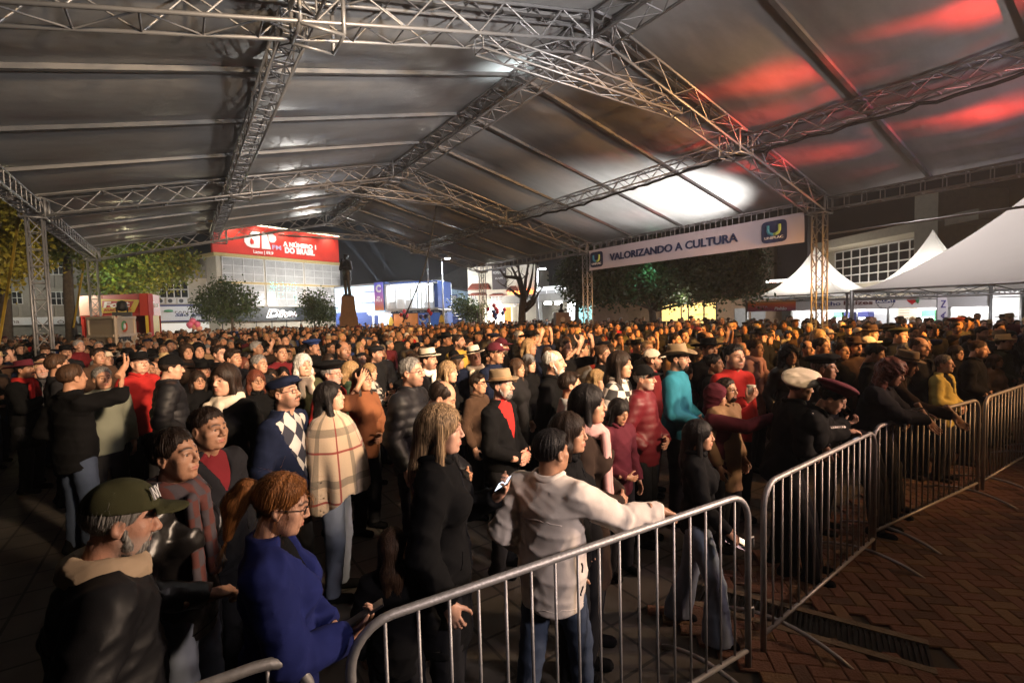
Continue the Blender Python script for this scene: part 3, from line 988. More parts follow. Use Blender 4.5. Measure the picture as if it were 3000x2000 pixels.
# ------------------------------------------------------------------ clothes: pose -> distance fields
def pose(**k):
    """joints in the person's space (feet at the origin, facing +Y, 1.72 m tall)"""
    p = dict(lean=0., side=0., twist=0., fat=1., chestw=1., yaw=0., pitch=0., roll=0., L=None, Rr=None, legs='stand', hip=(0, 0, 0), bust=0.)
    p.update(k)
    pel = np.array([0, 0, .95])+np.array(p['hip'])
    M = Matrix.Rotation(p['side'], 3, 'Y') @ Matrix.Rotation(-p['lean'], 3, 'X') @ Matrix.Rotation(p['twist'], 3, 'Z')
    M = np.array(M)
    def T(q): return pel+M@(np.array(q, float)-np.array([0, 0, .95]))
    p['M'], p['pel'], p['T'] = M, pel, T
    p['sh'] = {s: T((s*.172*p['chestw'], -.012, 1.385)) for s in (-1, 1)}
    p['neck'] = T((0, -.012, 1.47))
    p['headc'] = T((0, .018, 1.612))
    Hm = M@np.array(Matrix.Rotation(p['yaw'], 3, 'Z') @ Matrix.Rotation(p['pitch'], 3, 'X') @ Matrix.Rotation(p['roll'], 3, 'Y'))
    # rotate the head about the neck pivot
    piv = T((0, -.012, 1.53))
    p['headc'] = piv+Hm@np.array([0, .028, .078])
    p['headM'] = Hm
    arms = {}
    for s, key in ((-1, 'L'), (1, 'Rr')):
        a = p[key] or 'down'
        S0 = p['sh'][s]
        if a == 'down': e, wr, hd, pn, hp = (s*.235, -.05, 1.12), (s*.225, .06, .89), (0, .25, -1), (-s, 0, 0), 'relax'
        elif a == 'pocket': e, wr, hd, pn, hp = (s*.275, -.09, 1.13), (s*.175, .07, .985), (-s*.8, -.5, -.5), (-s, .3, 0), None
        elif a == 'front': e, wr, hd, pn, hp = (s*.245, .01, 1.12), (s*.06, .20, 1.02), (-s, .35, -.25), (0, -1, .2), 'relax'
        elif a == 'cross': e, wr, hd, pn, hp = (s*.235, .07, 1.14), (-s*.06, .185, 1.17+.03*s), (-s, -.15, .1), (0, -1, 0), 'relax'
        elif a == 'phone': e, wr, hd, pn, hp = (s*.225, .10, 1.13), (s*.09, .27, 1.24), (-s*.35, .6, .6), (0, -.6, .5), 'hold'
        elif a == 'raise': e, wr, hd, pn, hp = (s*.27, .22, 1.46), (s*.12, .34, 1.66), (-s*.3, .25, 1), (-s*.3, -1, .1), 'hold'
        else:
            e, wr, hd, pn, hp = a
            arms[s] = [np.array(e, float), np.array(wr, float), hd, pn, hp]
            continue
        arms[s] = [T(e), T(wr), tuple(M@np.array(hd)), tuple(M@np.array(pn)), hp]
    p['arms'] = arms
    return p
def torso(P, p, t=0., long=False):
    Q = (P-p['pel'].astype(f32))@p['M'].astype(f32)+np.array([0, 0, .95], f32)
    fat, cw = p['fat'], p['chestw']
    d = ell(Q, (0, -.005, 1.285), (.158*cw+t, .108*(.5+.5*fat)+t, .175+t))
    d = smin(d, ell(Q, (0, .012*fat, 1.08), (.146*fat*(.5+.5*cw)+t, .110*fat+t, .17+t)), .07)
    d = smin(d, ell(Q, (0, -.005, .94), (.160*(.5+.5*fat)+t, .118*(.5+.5*fat)+t, .13+t)), .07)
    d = smin(d, cap(Q, (-.138*cw, -.014, 1.378), (.138*cw, -.014, 1.378), .056+t), .05)
    Qm = np.stack([np.abs(Q[:, 0]), Q[:, 1], Q[:, 2]], 1)
    d = smin(d, cap(Qm, (0, -.018, 1.462), (.12*cw, -.016, 1.402), .044+t*.6, .044+t*.6), .04)
    if p['bust']: d = smin(d, ell(Qm, (.072, .085, 1.265), (.062+t, .058*p['bust']+t, .062+t)), .05)
    return d, Q
def sleeve(P, p, s, t, r=(.058, .049, .039)):
    S0 = p['sh'][s]; e, wr, hd = p['arms'][s][:3]
    fd = (wr-e)/np.linalg.norm(wr-e)
    w2 = wr-fd*.012
    d = cap(P, S0, e, r[0]+t, r[1]+t)
    d = smin(d, cap(P, e, w2, r[1]+t, r[2]+t*.8), .02)
    tt = (P-e.astype(f32))@fd.astype(f32)                       # rings of creases at the elbow and the cuff
    ph = tt*95+2.2*np.sin(P[:, 0]*31+P[:, 2]*23)+1.5*np.sin(P[:, 1]*37)
    L_ = float(np.linalg.norm(wr-e))
    d = d+.0065*np.abs(np.sin(ph*.5))*(np.exp(-(tt/.10)**2)+.8*np.exp(-((tt-L_)/.07)**2))-.002
    # keep the cuff open-ended and flat
    cut = (P-w2.astype(f32))@fd.astype(f32)
    return smax(d, np.where(np.abs(d) < .2, cut-.004, -1), .006)
def jacket_fn(p, t=.016, hem=.80, style='coat', seed=0., neckcut=1.497, openv=0.):
    def fn(P):
        d, Q = torso(P, p, t)
        hx = .5+.5*p['fat']                # the skirt of the jacket hangs from the hips
        Qs = Q*np.array([1, 1.22, 1], f32)
        d = smin(d, cap(Qs, (0, 0, .98), (0, -.01, hem-.06), .140*hx+t, .155*hx+t+.02*(hem < .7)), .05)
        x, y, z = Q.T
        d = smin(d, cap(Q, (0, -.022, 1.46), (0, -.012, neckcut), .060+t*.7, .066+t*.7), .03)
        for s in (-1, 1):
            d = smin(d, sleeve(P, p, s, t), .030)
        if style == 'puffer':
            d = d-.011*np.sqrt(np.abs(np.sin(z*math.pi/.075)))+.006
        elif style == 'knit':
            d = d+.0045*folds(P, 62, seed)
        else:
            d = d+.0095*folds(P, 66, seed)
        if openv:
            v = np.maximum(np.abs(x)-np.maximum(0, (z-openv))*.42, .03-y)
            d = smax(d, -np.maximum(v, -(y-.02)), .008)
        d = smax(d, -(z-hem)-.010*np.sin(x*16+y*13+seed)*(hem < 1), .008)
        hole = cap(Q, (0, -.015, 1.48), (0, .0, 1.75), .052, .062)
        d = smax(d, -hole, .008)
        return smax(d, z-neckcut-.12*np.maximum(0, -y)*0, .008)
    return fn
def poncho_fn(p, seed=0.):
    def fn(P):
        Q = (P-p['pel'].astype(f32))@p['M'].astype(f32)+np.array([0, 0, .95], f32)
        x, y, z = Q.T
        a = np.arctan2(y, x)
        hem = .80+.10*np.abs(np.sin(a))-.03*np.cos(5*a+seed)
        r = np.interp(z, (.6, .8, 1.0, 1.2, 1.36, 1.44, 1.49, 1.54), (.325, .318, .300, .272, .232, .172, .085, .074))
        r = r*(1+.085*np.sin(7*a+4*z+1.2*np.sin(3*a)+seed)*np.clip((1.35-z)*3, 0, 1)+.045*np.sin(12*a-3*z)*np.clip((1.3-z)*3, 0, 1))
        q = np.sqrt((x/1.0)**2+((y-.03*np.clip((1.35-z)*4, 0, 1))/.80)**2)
        d = (q-r)*.62
        inner = (q-r+.03)*.62
        d = np.maximum(d, -np.maximum(inner, z-1.38))
        d = np.maximum(d, z-1.515)
        d = smax(d, -cap(Q, (0, -.015, 1.48), (0, 0, 1.75), .055, .063), .008)
        return smax(d, hem-z, .006)
    return fn
def legs_fn(p, t=.012, flare=0., top=1.0, skirt=False, seed=1.):
    hip = p['pel']
    lg = []
    for s in (-1, 1):
        h = hip+np.array([s*.085, 0, -.06])
        if p['legs'] == 'stand': k, a = np.array([s*.10, .025, .49]), np.array([s*.11, -.01, .07])
        elif p['legs'] == 'stride': k, a = np.array([s*.10, .03+.10*s, .49]), np.array([s*.12, -.02+.16*s, .07])
        elif p['legs'] == 'cross': k, a = np.array([s*.07, .05+.03*s, .50]), np.array([-s*.03, .02+.10*s, .07])
        k[:2] += hip[:2]*.45; 
        lg.append((h, k, a))
    def fn(P):
        d = ell(P, hip+np.array([0, 0, -.01]), (.158*(.5+.5*p['fat'])+t, .115*(.5+.5*p['fat'])+t, .13))
        for h, k, a in lg:
            q = cap(P, h, k, .088+t, .064+t)
            q = smin(q, cap(P, k, a, .064+t, .050+t+flare), .02)
            d = smin(d, q, .025)
        if skirt: d = smin(d, cap(P, hip, hip*np.array([1, 1, 0])+np.array([0, 0, .45]), .15, .22), .03)
        d = d+.007*folds(P, 80, seed)
        d = smax(d, .055-P[:, 2], .006)
        return smax(d, P[:, 2]-top-.04, .01)
    return fn, lg
def shoes_fn(lg):
    def fn(P):
        d = np.full(len(P), 9., f32)
        for i, (h, k, a) in enumerate(lg):
            s = -1 if i == 0 else 1
            b = np.array([a[0], a[1], 0])
            q = cap(P, b+(0, -.055, .045), b+(s*.015, .125, .035), .042, .036)
            q = smin(q, cap(P, b+(0, -.03, .06), b+(0, -.02, .12), .042, .045), .03)
            d = np.minimum(d, q)
        return smax(d, -P[:, 2]+.003, .006)
    return fn
def bounds(p, pad=.16):
    pts = [p['sh'][-1], p['sh'][1], p['pel'], p['neck']]+[a for s in (-1, 1) for a in p['arms'][s][:2]]
    pts = np.array(pts)
    lo, hi = pts.min(0)-pad, pts.max(0)+pad
    c = p['pel']
    return np.minimum(lo, c+(-.30, -.28, -.3)), np.maximum(hi, c+(.30, .30, .3))
def frame_of(x, z):
    x = np.array(x, float); x /= np.linalg.norm(x)
    z = np.array(z, float); z = z-x*(x@z); z /= np.linalg.norm(z)+1e-9
    return np.stack([x, np.cross(z, x), z], 1)
def body_parts(p, kind, res_head, res_hand, hscale=.95, coarse=.035):
    """head, neck, arms, hands, trunk and legs of one figure"""
    vs, q, c = head(kind, res_head)
    out = [((vs*hscale)@p['headM'].T+p['headc'], q, c)]
    _, lg = legs_fn(p)
    def fn(P):
        d, Q = torso(P, p, -.025)
        for s in (-1, 1):
            e, wr = p['arms'][s][:2]
            d = smin(d, cap(P, p['sh'][s], e, .034, .030), .03)
            d = smin(d, cap(P, e, wr, .030, .026), .02)
        for h, k, a in lg:
            d = smin(d, cap(P, h, k, .082, .058), .02)
            d = smin(d, cap(P, k, a, .055, .040), .02)
        d = smin(d, cap(P, p['neck']-np.array([0, 0, .06]), p['headc']-p['headM']@np.array([0, .03, .08]), .055, .05), .03)
        return d
    lo, hi = bounds(p, .12); lo[2] = .03
    v2, q2 = surfnet(fn, np.minimum(lo, (-.22, -.2, .0)), np.maximum(hi, (.22, .2, 1.5)), coarse)
    out.append((v2, q2, np.zeros((len(v2), 4))))
    hs = .92 if kind in ('woman', 'matron') else .80 if kind == 'child' else 1.0
    for s in (-1, 1):
        e, wr, hd, pn, hp = p['arms'][s]
        if hp is None: continue
        hv, hq = hand(hp, res_hand)
        hv = hv.copy()*hs
        if s == 1: pass
        F = frame_of(hd, -np.array(pn, float))
        # thumb side: towards the body's front/top; mirror for the left hand
        if s == -1:
            hv[:, 1] *= -1; hq = hq[:, ::-1]
        out.append((hv@F.T+wr, hq, np.zeros((len(hv), 4))))
    return out

# ------------------------------------------------------------------ people's materials
def skin_mat(name, col, brow=(.02, .013, .01), beard=0., bcol=(.03, .02, .016), lips=(.42, .12, .10)):
    m, n, l, b = new_mat(name)
    at_ = n.new('ShaderNodeAttribute'); at_.attribute_name = 'mask'
    sp = n.new('ShaderNodeSeparateColor'); l.new(at_.outputs['Color'], sp.inputs[0])
    tc = n.new('ShaderNodeTexCoord')
    nz = n.new('ShaderNodeTexNoise'); nz.inputs['Scale'].default_value = 28; nz.inputs['Detail'].default_value = 6
    l.new(tc.outputs['Object'], nz.inputs[0])
    def mix(a, bcol_, fac, mult=None):
        x = n.new('ShaderNodeMix'); x.data_type = 'RGBA'
        if isinstance(a, tuple): x.inputs[6].default_value = (*a, 1)
        else: l.new(a, x.inputs[6])
        if isinstance(bcol_, tuple): x.inputs[7].default_value = (*bcol_, 1)
        else: l.new(bcol_, x.inputs[7])
        if mult is not None:
            k = n.new('ShaderNodeMath'); k.operation = 'MULTIPLY'; k.inputs[1].default_value = mult
            l.new(fac, k.inputs[0]); fac = k.outputs[0]
        l.new(fac, x.inputs[0])
        return x.outputs[2]
    c = mix(tuple(v*.80 for v in col), (min(1, col[0]*1.15), col[1]*1.08, col[2]*1.04), nz.outputs['Fac'])
    c = mix(c, tuple(lips[i]*.6+col[i]*.4*(.9 if i == 0 else .5) for i in range(3)), sp.outputs[0], .8)
    if beard: c = mix(c, bcol, at_.outputs['Alpha'], beard)
    c = mix(c, brow, sp.outputs[1], .9)
    ge = n.new('ShaderNodeMath'); ge.operation = 'GREATER_THAN'; ge.inputs[1].default_value = .55; l.new(sp.outputs[2], ge.inputs[0])
    c = mix(c, (.55, .50, .46), sp.outputs[2], 1.0)
    l.new(c, b.inputs['Base Color'])
    b.inputs['Roughness'].default_value = .48
    b.inputs['Specular IOR Level'].default_value = .4
    b.inputs['Subsurface Weight'].default_value = 0.0
    n2 = n.new('ShaderNodeTexNoise'); n2.inputs['Scale'].default_value = 85; n2.inputs['Detail'].default_value = 6
    l.new(tc.outputs['Object'], n2.inputs[0])
    bp = n.new('ShaderNodeBump'); bp.inputs['Strength'].default_value = .3; bp.inputs['Distance'].default_value = .004
    l.new(n2.outputs['Fac'], bp.inputs['Height']); l.new(bp.outputs[0], b.inputs['Normal'])
    return m
SKIN = [skin_mat('skin_fair', (.52, .30, .21)), skin_mat('skin_tan', (.42, .23, .145)), skin_mat('skin_olive', (.35, .19, .115)),
        skin_mat('skin_brown', (.24, .12, .07)), skin_mat('skin_stubble', (.45, .25, .17), beard=.55), skin_mat('skin_old', (.46, .25, .18), (.25, .22, .2), .45, (.35, .32, .3)), skin_mat('skin_dark_stubble', (.28, .145, .085), beard=.6)]
def hair_mat(name, col, tip=None):
    m, n, l, b = new_mat(name)
    tc = n.new('ShaderNodeTexCoord')
    mp = n.new('ShaderNodeMapping'); mp.inputs['Scale'].default_value = (70, 70, 5)
    l.new(tc.outputs['Object'], mp.inputs[0])
    nz = n.new('ShaderNodeTexNoise'); nz.inputs['Scale'].default_value = 2.2; nz.inputs['Detail'].default_value = 4
    l.new(mp.outputs[0], nz.inputs[0])
    cr = n.new('ShaderNodeValToRGB')
    cr.color_ramp.elements[0].position = .35; cr.color_ramp.elements[0].color = (*[c*.45 for c in col], 1)
    cr.color_ramp.elements[1].position = .68; cr.color_ramp.elements[1].color = (*[min(1, c*1.6) for c in (tip or col)], 1)
    l.new(nz.outputs['Fac'], cr.inputs[0]); l.new(cr.outputs[0], b.inputs['Base Color'])
    b.inputs['Roughness'].default_value = .5
    b.inputs['Specular IOR Level'].default_value = .22
    bp = n.new('ShaderNodeBump'); bp.inputs['Strength'].default_value = .7; bp.inputs['Distance'].default_value = .006
    l.new(nz.outputs['Fac'], bp.inputs['Height']); l.new(bp.outputs[0], b.inputs['Normal'])
    return m
HAIR = {'black': hair_mat('hair_black', (.010, .008, .008)), 'dark': hair_mat('hair_dark_brown', (.022, .013, .009)), 'brown': hair_mat('hair_brown', (.06, .032, .018)),
        'blond': hair_mat('hair_blond', (.30, .19, .09)), 'streaked': hair_mat('hair_streaked_blond', (.10, .058, .03), (.33, .22, .12)), 'red': hair_mat('hair_ginger', (.22, .085, .025)),
        'auburn': hair_mat('hair_auburn', (.12, .035, .02)), 'grey': hair_mat('hair_grey', (.22, .21, .20)), 'white': hair_mat('hair_white', (.55, .53, .50)), 'salt': hair_mat('hair_greying', (.06, .055, .05), (.2, .19, .18))}
CL = {}
def cloth_mat(name, col, rough=.9, spec=.25, var=.25, crease=1.0):
    m, n, l, b = new_mat(name)
    tc = n.new('ShaderNodeTexCoord')
    nz = n.new('ShaderNodeTexNoise'); nz.inputs['Scale'].default_value = 7; nz.inputs['Detail'].default_value = 6; l.new(tc.outputs['Object'], nz.inputs[0])
    mx = n.new('ShaderNodeMix'); mx.data_type = 'RGBA'
    mx.inputs[6].default_value = (*[c*(1-var) for c in col], 1); mx.inputs[7].default_value = (*[min(1, c*(1+var)) for c in col], 1)
    l.new(nz.outputs['Fac'], mx.inputs[0]); l.new(mx.outputs[2], b.inputs['Base Color'])
    b.inputs['Roughness'].default_value = rough; b.inputs['Specular IOR Level'].default_value = spec
    mp = n.new('ShaderNodeMapping'); mp.inputs['Rotation'].default_value = (.4, .7, .2); mp.inputs['Scale'].default_value = (1, 1, .55); l.new(tc.outputs['Object'], mp.inputs[0])
    rd = n.new('ShaderNodeTexNoise'); rd.noise_type = 'RIDGED_MULTIFRACTAL'; rd.inputs['Scale'].default_value = 6.5; rd.inputs['Detail'].default_value = 2.5; rd.inputs['Distortion'].default_value = .6
    l.new(mp.outputs[0], rd.inputs[0])
    b1 = n.new('ShaderNodeBump'); b1.inputs['Strength'].default_value = crease; b1.inputs['Distance'].default_value = .026; l.new(rd.outputs['Fac'], b1.inputs['Height'])
    wv = n.new('ShaderNodeTexNoise'); wv.inputs['Scale'].default_value = 320; wv.inputs['Detail'].default_value = 2; l.new(tc.outputs['Object'], wv.inputs[0])
    b2 = n.new('ShaderNodeBump'); b2.inputs['Strength'].default_value = .25; b2.inputs['Distance'].default_value = .002; l.new(wv.outputs['Fac'], b2.inputs['Height']); l.new(b1.outputs[0], b2.inputs['Normal'])
    l.new(b2.outputs[0], b.inputs['Normal'])
    return m
def cl(name, col, rough=.9, bump=.35, bs=150, sheen=0, var=.22, metal=0):
    CL[name] = cloth_mat('cloth_'+name, col, rough, .12 if max(col) < .05 else .25)
for nm, c in dict(black=(.004, .004, .0045), charcoal=(.013, .013, .015), navy=(.008, .012, .030), brown=(.060, .032, .019), darkbrown=(.028, .017, .012), rust=(.17, .062, .026), beige=(.40, .30, .21),
                  cream=(.55, .47, .37), white=(.66, .62, .58), grey=(.13, .13, .135), lightgrey=(.30, .30, .30), olive=(.045, .045, .022), green=(.03, .06, .035), red=(.34, .016, .014), darkred=(.13, .010, .014),
                  wine=(.075, .009, .018), blue=(.015, .035, .13), royal=(.009, .015, .10), denim=(.045, .062, .10), paledenim=(.16, .19, .25), teal=(.02, .17, .25), pink=(.52, .29, .27), mustard=(.48, .31, .055), yellow=(.55, .45, .13), purple=(.075, .03, .085), camel=(.25, .15, .08), greygreen=(.19, .20, .16), jacketwhite=(.70, .62, .55), straw=(.55, .40, .21), felt=(.21, .15, .09)).items():
    cl(nm, c)
CL['leather'] = cloth_mat('cloth_leather', (.010, .009, .009), .34, .6, .3, .8)
CL['puffer'] = cloth_mat('cloth_puffer', (.008, .008, .010), .55, .3, .2, .6)
CL['puffer_red'] = cloth_mat('cloth_puffer_red', (.11, .008, .014), .5, .4, .2, .5)

def setmat(o, m):
    if len(o.material_slots) == 0: o.data.materials.append(None)
    o.material_slots[0].link = 'OBJECT'
    o.material_slots[0].material = m
def add_part(name, me, parent, m, M4=None):
    o = bpy.data.objects.new(name, me)
    link(o, parent)
    setmat(o, m)
    if M4 is not None: o.matrix_local = M4
    return o
HS = .95
def m4(M3, t, s=HS):
    A = Matrix(np.array(M3).tolist()).to_4x4() @ Matrix.Scale(s, 4)
    A.translation = Vector(t)
    return A

def on_surf(fn, pts):
    """drop points onto a garment's surface"""
    P = np.array(pts, f32)
    for _i in range(5):
        d = fn(P); e = .004
        g = np.stack([fn(P+np.array(o, f32))-d for o in ((e, 0, 0), (0, e, 0), (0, 0, e))], 1)/e
        g /= np.linalg.norm(g, axis=1)[:, None]+1e-6
        P = (P-g*np.clip(d, -.05, .05)[:, None]).astype(f32)
    return P
# ================================================================== the people near the camera
def plaid_mat():
    m, n, l, b = new_mat('cloth_plaid_wool')
    tc = n.new('ShaderNodeTexCoord'); sx = n.new('ShaderNodeSeparateXYZ'); l.new(tc.outputs['Object'], sx.inputs[0])
    ang = n.new('ShaderNodeMath'); ang.operation = 'ARCTAN2'; l.new(sx.outputs[1], ang.inputs[0]); l.new(sx.outputs[0], ang.inputs[1])
    def band(src, per, off, wid):
        a = n.new('ShaderNodeMath'); a.operation = 'ADD'; a.inputs[1].default_value = off+50*per; l.new(src, a.inputs[0])
        q = n.new('ShaderNodeMath'); q.operation = 'MODULO'; q.inputs[1].default_value = per; l.new(a.outputs[0], q.inputs[0])
        c = n.new('ShaderNodeMath'); c.operation = 'LESS_THAN'; c.inputs[1].default_value = wid; l.new(q.outputs[0], c.inputs[0])
        return c.outputs[0]
    base = (.50, .38, .27)
    cur = None
    for src, per, off, wid, col, f in ((sx.outputs[2], .36, .10, .055, (.10, .09, .07), .65), (ang.outputs[0], 1.05, .2, .14, (.10, .09, .07), .65), (sx.outputs[2], .36, .22, .016, (.22, .02, .02), .9), (ang.outputs[0], 1.05, .62, .045, (.22, .02, .02), .9)):
        x = n.new('ShaderNodeMix'); x.data_type = 'RGBA'
        if cur is None: x.inputs[6].default_value = (*base, 1)
        else: l.new(cur, x.inputs[6])
        x.inputs[7].default_value = (*col, 1)
        k = n.new('ShaderNodeMath'); k.operation = 'MULTIPLY'; k.inputs[1].default_value = f
        l.new(band(src, per, off, wid), k.inputs[0]); l.new(k.outputs[0], x.inputs[0])
        cur = x.outputs[2]
    l.new(cur, b.inputs['Base Color']); b.inputs['Roughness'].default_value = .95; b.inputs['Sheen Weight'].default_value = .3
    nz = n.new('ShaderNodeTexNoise'); nz.inputs['Scale'].default_value = 90; l.new(tc.outputs['Object'], nz.inputs[0])
    bp = n.new('ShaderNodeBump'); bp.inputs['Strength'].default_value = .4; bp.inputs['Distance'].default_value = .004
    l.new(nz.outputs['Fac'], bp.inputs['Height']); l.new(bp.outputs[0], b.inputs['Normal'])
    return m
def check_mat(name, c1, c2, scale, rot):
    m, n, l, b = new_mat(name)
    tc = n.new('ShaderNodeTexCoord'); mp = n.new('ShaderNodeMapping'); mp.inputs['Rotation'].default_value = rot; mp.inputs['Scale'].default_value = scale
    l.new(tc.outputs['Object'], mp.inputs[0])
    ck = n.new('ShaderNodeTexChecker'); ck.inputs['Scale'].default_value = 1
    ck.inputs['Color1'].default_value = (*c1, 1); ck.inputs['Color2'].default_value = (*c2, 1)
    l.new(mp.outputs[0], ck.inputs[0]); l.new(ck.outputs[0], b.inputs['Base Color']); b.inputs['Roughness'].default_value = .9
    return m
CL['plaid'] = plaid_mat()
CL['argyle'] = check_mat('cloth_argyle', (.45, .43, .40), (.02, .022, .035), (13, .001, 9), (0, R(45), 0))
CL['tartan'] = check_mat('cloth_tartan_scarf', (.10, .03, .025), (.06, .05, .06), (30, .001, 14), (0, 0, 0))
CL['blockcheck'] = check_mat('cloth_black_white_check', (.50, .45, .42), (.02, .02, .022), (11, 11, 11), (.2, .1, .3))
CL['trim'] = check_mat('cloth_woven_trim', (.55, .50, .48), (.012, .012, .012), (60, 60, 60), (.6, .5, .8))
phone_back = mat('phone_case', (.01, .01, .012), .3)
phone_scr = mat('phone_screen', (.75, .80, .9), .3, emit=1.6, var=.05)
cup_w = mat('paper_cup', (.62, .56, .46), .6)

def elbow(Sh, W, hint, L1=.29, L2=.27):
    Sh = np.array(Sh); W = np.array(W); D = W-Sh; d = np.linalg.norm(D)
    d2 = min(d, (L1+L2)*.995)
    a = (L1*L1-L2*L2+d2*d2)/(2*d2)
    h = math.sqrt(max(0, L1*L1-a*a))
    u = D/d; q = np.array(hint, float); q = q-u*(q@u); q /= np.linalg.norm(q)+1e-9
    return Sh+u*a*(d/d2)+q*h
def scarf_fn(p, wide=.036, drop=.25, side=.03):
    def fn(P):
        Q = ((P-p['pel'])@p['M']+np.array([0, 0, .95])).astype(f32)
        x, y, z = Q.T
        zz = 1.468-.25*np.maximum(0, y)
        r = np.sqrt((np.sqrt((x/1.05)**2+((y+.006)/1.08)**2)-.078)**2+((z-zz)/1.25)**2)-wide
        d = r+.006*folds(Q, 130)
        if drop:
            for s in (-1, 1):
                d = smin(d, cap(Q*np.array([1, 1.6, 1], f32), (s*.045+side, .115*1.6, 1.42), (s*.055+side, .135*1.6, 1.42-drop*(1+.2*s)), .038, .042)+.004*folds(Q, 110), .02)
        return d
    return fn
PHONES = []
def face_rz(P, a):
    tc = -np.array(P[:2]); tc /= np.linalg.norm(tc)
    pr = np.array([-tc[1], tc[0]])
    f = math.cos(R(a))*tc+math.sin(R(a))*pr
    return math.atan2(-f[0], f[1])
def place(u, v, hh, zmin=1.44, zmax=1.74):
    d = .230*FPX/hh
    P = at(u, v, d)
    z = min(zmax, max(zmin, P[2]))
    if abs(z-P[2]) > 1e-4:
        r = ray(u, v); P = np.array([0, 0, HC])+r*((z-HC)/r[2])
    return P
NEAR = []
def person(u, v, hh, a, label, kind='man', skin=0, hair='short', hc='dark', top='black', hat=None, hatc='black', style='coat', t=.016, hem=.80, openv=0, shirt=None,
           bot='charcoal', beard=None, bc='grey', glasses=False, scarf=None, drop=.25, P=None, reach={}, zlim=(1.44, 1.74), band_c=None, hatM=None, garment='jacket', group=None, flare=0, slits=False, **pk):
    P = place(u, v, hh, *zlim) if P is None else np.array(P)
    fem = kind in ('woman', 'matron', 'child')
    if fem:
        pk.setdefault('chestw', .87); pk.setdefault('fat', .88 if kind != 'matron' else 1.0); pk.setdefault('bust', 1. if kind != 'child' else 0)
    if kind == 'heavy': pk.setdefault('fat', 1.18)
    p0 = pose(**pk)
    sc = P[2]/p0['headc'][2]
    rz = face_rz(P, a)
    Rm = np.array(Matrix.Rotation(rz, 3, 'Z'))
    base = P-sc*(Rm@p0['headc']); base[2] = 0
    yb = 1.84 if p0['lean'] > .2 else 1.98
    if base[1] < yb:                       # nobody stands in front of the barriers
        rr = ray(u, v); t_ = (P[1]+yb-base[1])/rr[1]
        P = np.array([0, 0, HC])+rr*t_; P[2] = max(P[2], 1.30)
        sc = P[2]/p0['headc'][2]
        base = P-sc*(Rm@p0['headc']); base[2] = 0
    for side, (W, hd, pn, hp, hint) in reach.items():          # hands that touch a known place
        s = 1 if side == 'R' else -1
        sh = p0['sh'][s]
        Sw = base+sc*(Rm@sh); W = np.array(W, float); mx_ = .535*sc
        dx = math.sqrt(max(.0004, mx_**2-(W[1]-Sw[1])**2-(W[2]-Sw[2])**2))
        W[0] = min(max(W[0], Sw[0]-dx), Sw[0]+dx)
        Wl = Rm.T@((W-base)/sc)
        E_ = elbow(sh, Wl, hint)
        pk['Rr' if s == 1 else 'L'] = (tuple(E_), tuple(Wl), tuple(Rm.T@np.array(hd)), tuple(Rm.T@np.array(pn)), hp)
    p = pose(**pk)
    fine = hh > 100
    b = bpy.data.objects.new('person', qmesh('body', body_parts(p, kind, .004 if fine else .006, .006 if hh > 70 else .009)))
    link(b); setmat(b, SKIN[skin])
    b.location = base; b.rotation_euler = (0, 0, rz); b.scale = (sc,)*3
    tag(b, label, 'person', group or 'people watching in the front rows')
    seed = u*.013
    res = .0115 if hh > 110 else .0145 if hh > 75 else .021
    lo, hi = bounds(p)
    if garment == 'poncho':
        add_part('poncho', qmesh('poncho', [surfnet(poncho_fn(p, seed), p['pel']+(-.42, -.35, -.35), p['pel']+(.42, .35, .62), res)]), b, CL[top])
        add_part('sweater', qmesh('sweater', [surfnet(jacket_fn(p, -.012, .9, 'knit', seed), lo, hi, .02)]), b, CL['darkbrown'])
    else:
        lo[2] = min(lo[2], hem-.08)
        add_part(garment, qmesh(garment, [surfnet(jacket_fn(p, t, hem, style, seed, openv=openv), lo, hi, res)]), b, CL[top])
        if hh > 85 and style != 'knit':
            jf = jacket_fn(p, t, hem, style, seed, openv=openv); T = p['T']; sm_ = CL['black'] if top in ('black', 'charcoal', 'puffer', 'leather') else CL[top]
            def seam(nm, pts_, rad=.0028, m_=None): add_part(nm, MB().tube(list(on_surf(jf, pts_)), rad, 5).mesh(nm, [None], True), b, m_ or sm_)
            fx = .13*p['fat']
            seam('hem_seam', [T((.16*math.cos(q), .12*math.sin(q), hem+.04)) for q in np.linspace(0, 2*math.pi, 40)])
            seam('yoke_seam', [T((x_, -.12, 1.27-.02*abs(x_)/.12)) for x_ in np.linspace(-.13, .13, 16)])
            if not openv: seam('zip', [T((.004*math.sin(z_*40), .15, z_)) for z_ in np.linspace(hem+.03, 1.44, 26)], .004, CL['charcoal'])
            for sx in (-1, 1): seam('pocket_seam', [T((sx*(.10+.02*k_), .13-.03*k_, 1.06-.075*k_)) for k_ in np.linspace(0, 1, 8)], .0035)
            if slits:
                for zz in (1.02, .90): seam('slit', [T((.165, -.02+.004*math.sin(k_*5), zz-.055*k_)) for k_ in np.linspace(0, 1, 6)], .006, CL['black'])
        if hh > 58 and style != 'knit' and not scarf and hair != 'hood' and (not openv):
            T = p['T']
            cm_ = MB().tube([T((.078*math.cos(q), -.012+.080*math.sin(q), 1.482+.012*math.cos(q*2)-.018*max(0, math.sin(q))**3)) for q in np.linspace(1.85, 1.85+2*math.pi-.55, 22)], [.010]+[.017]*20+[.008], 7).mesh('collar', [None], True)
            add_part('collar', cm_, b, CL[top])
    if shirt:
        add_part('shirt', qmesh('shirt', [surfnet(jacket_fn(p, .004, .9, 'knit', seed), lo, hi, .018)]), b, CL[shirt])
    fn, lg = legs_fn(p, flare=flare, seed=seed)
    lres = .016 if hh > 110 else .024
    c = p['pel']
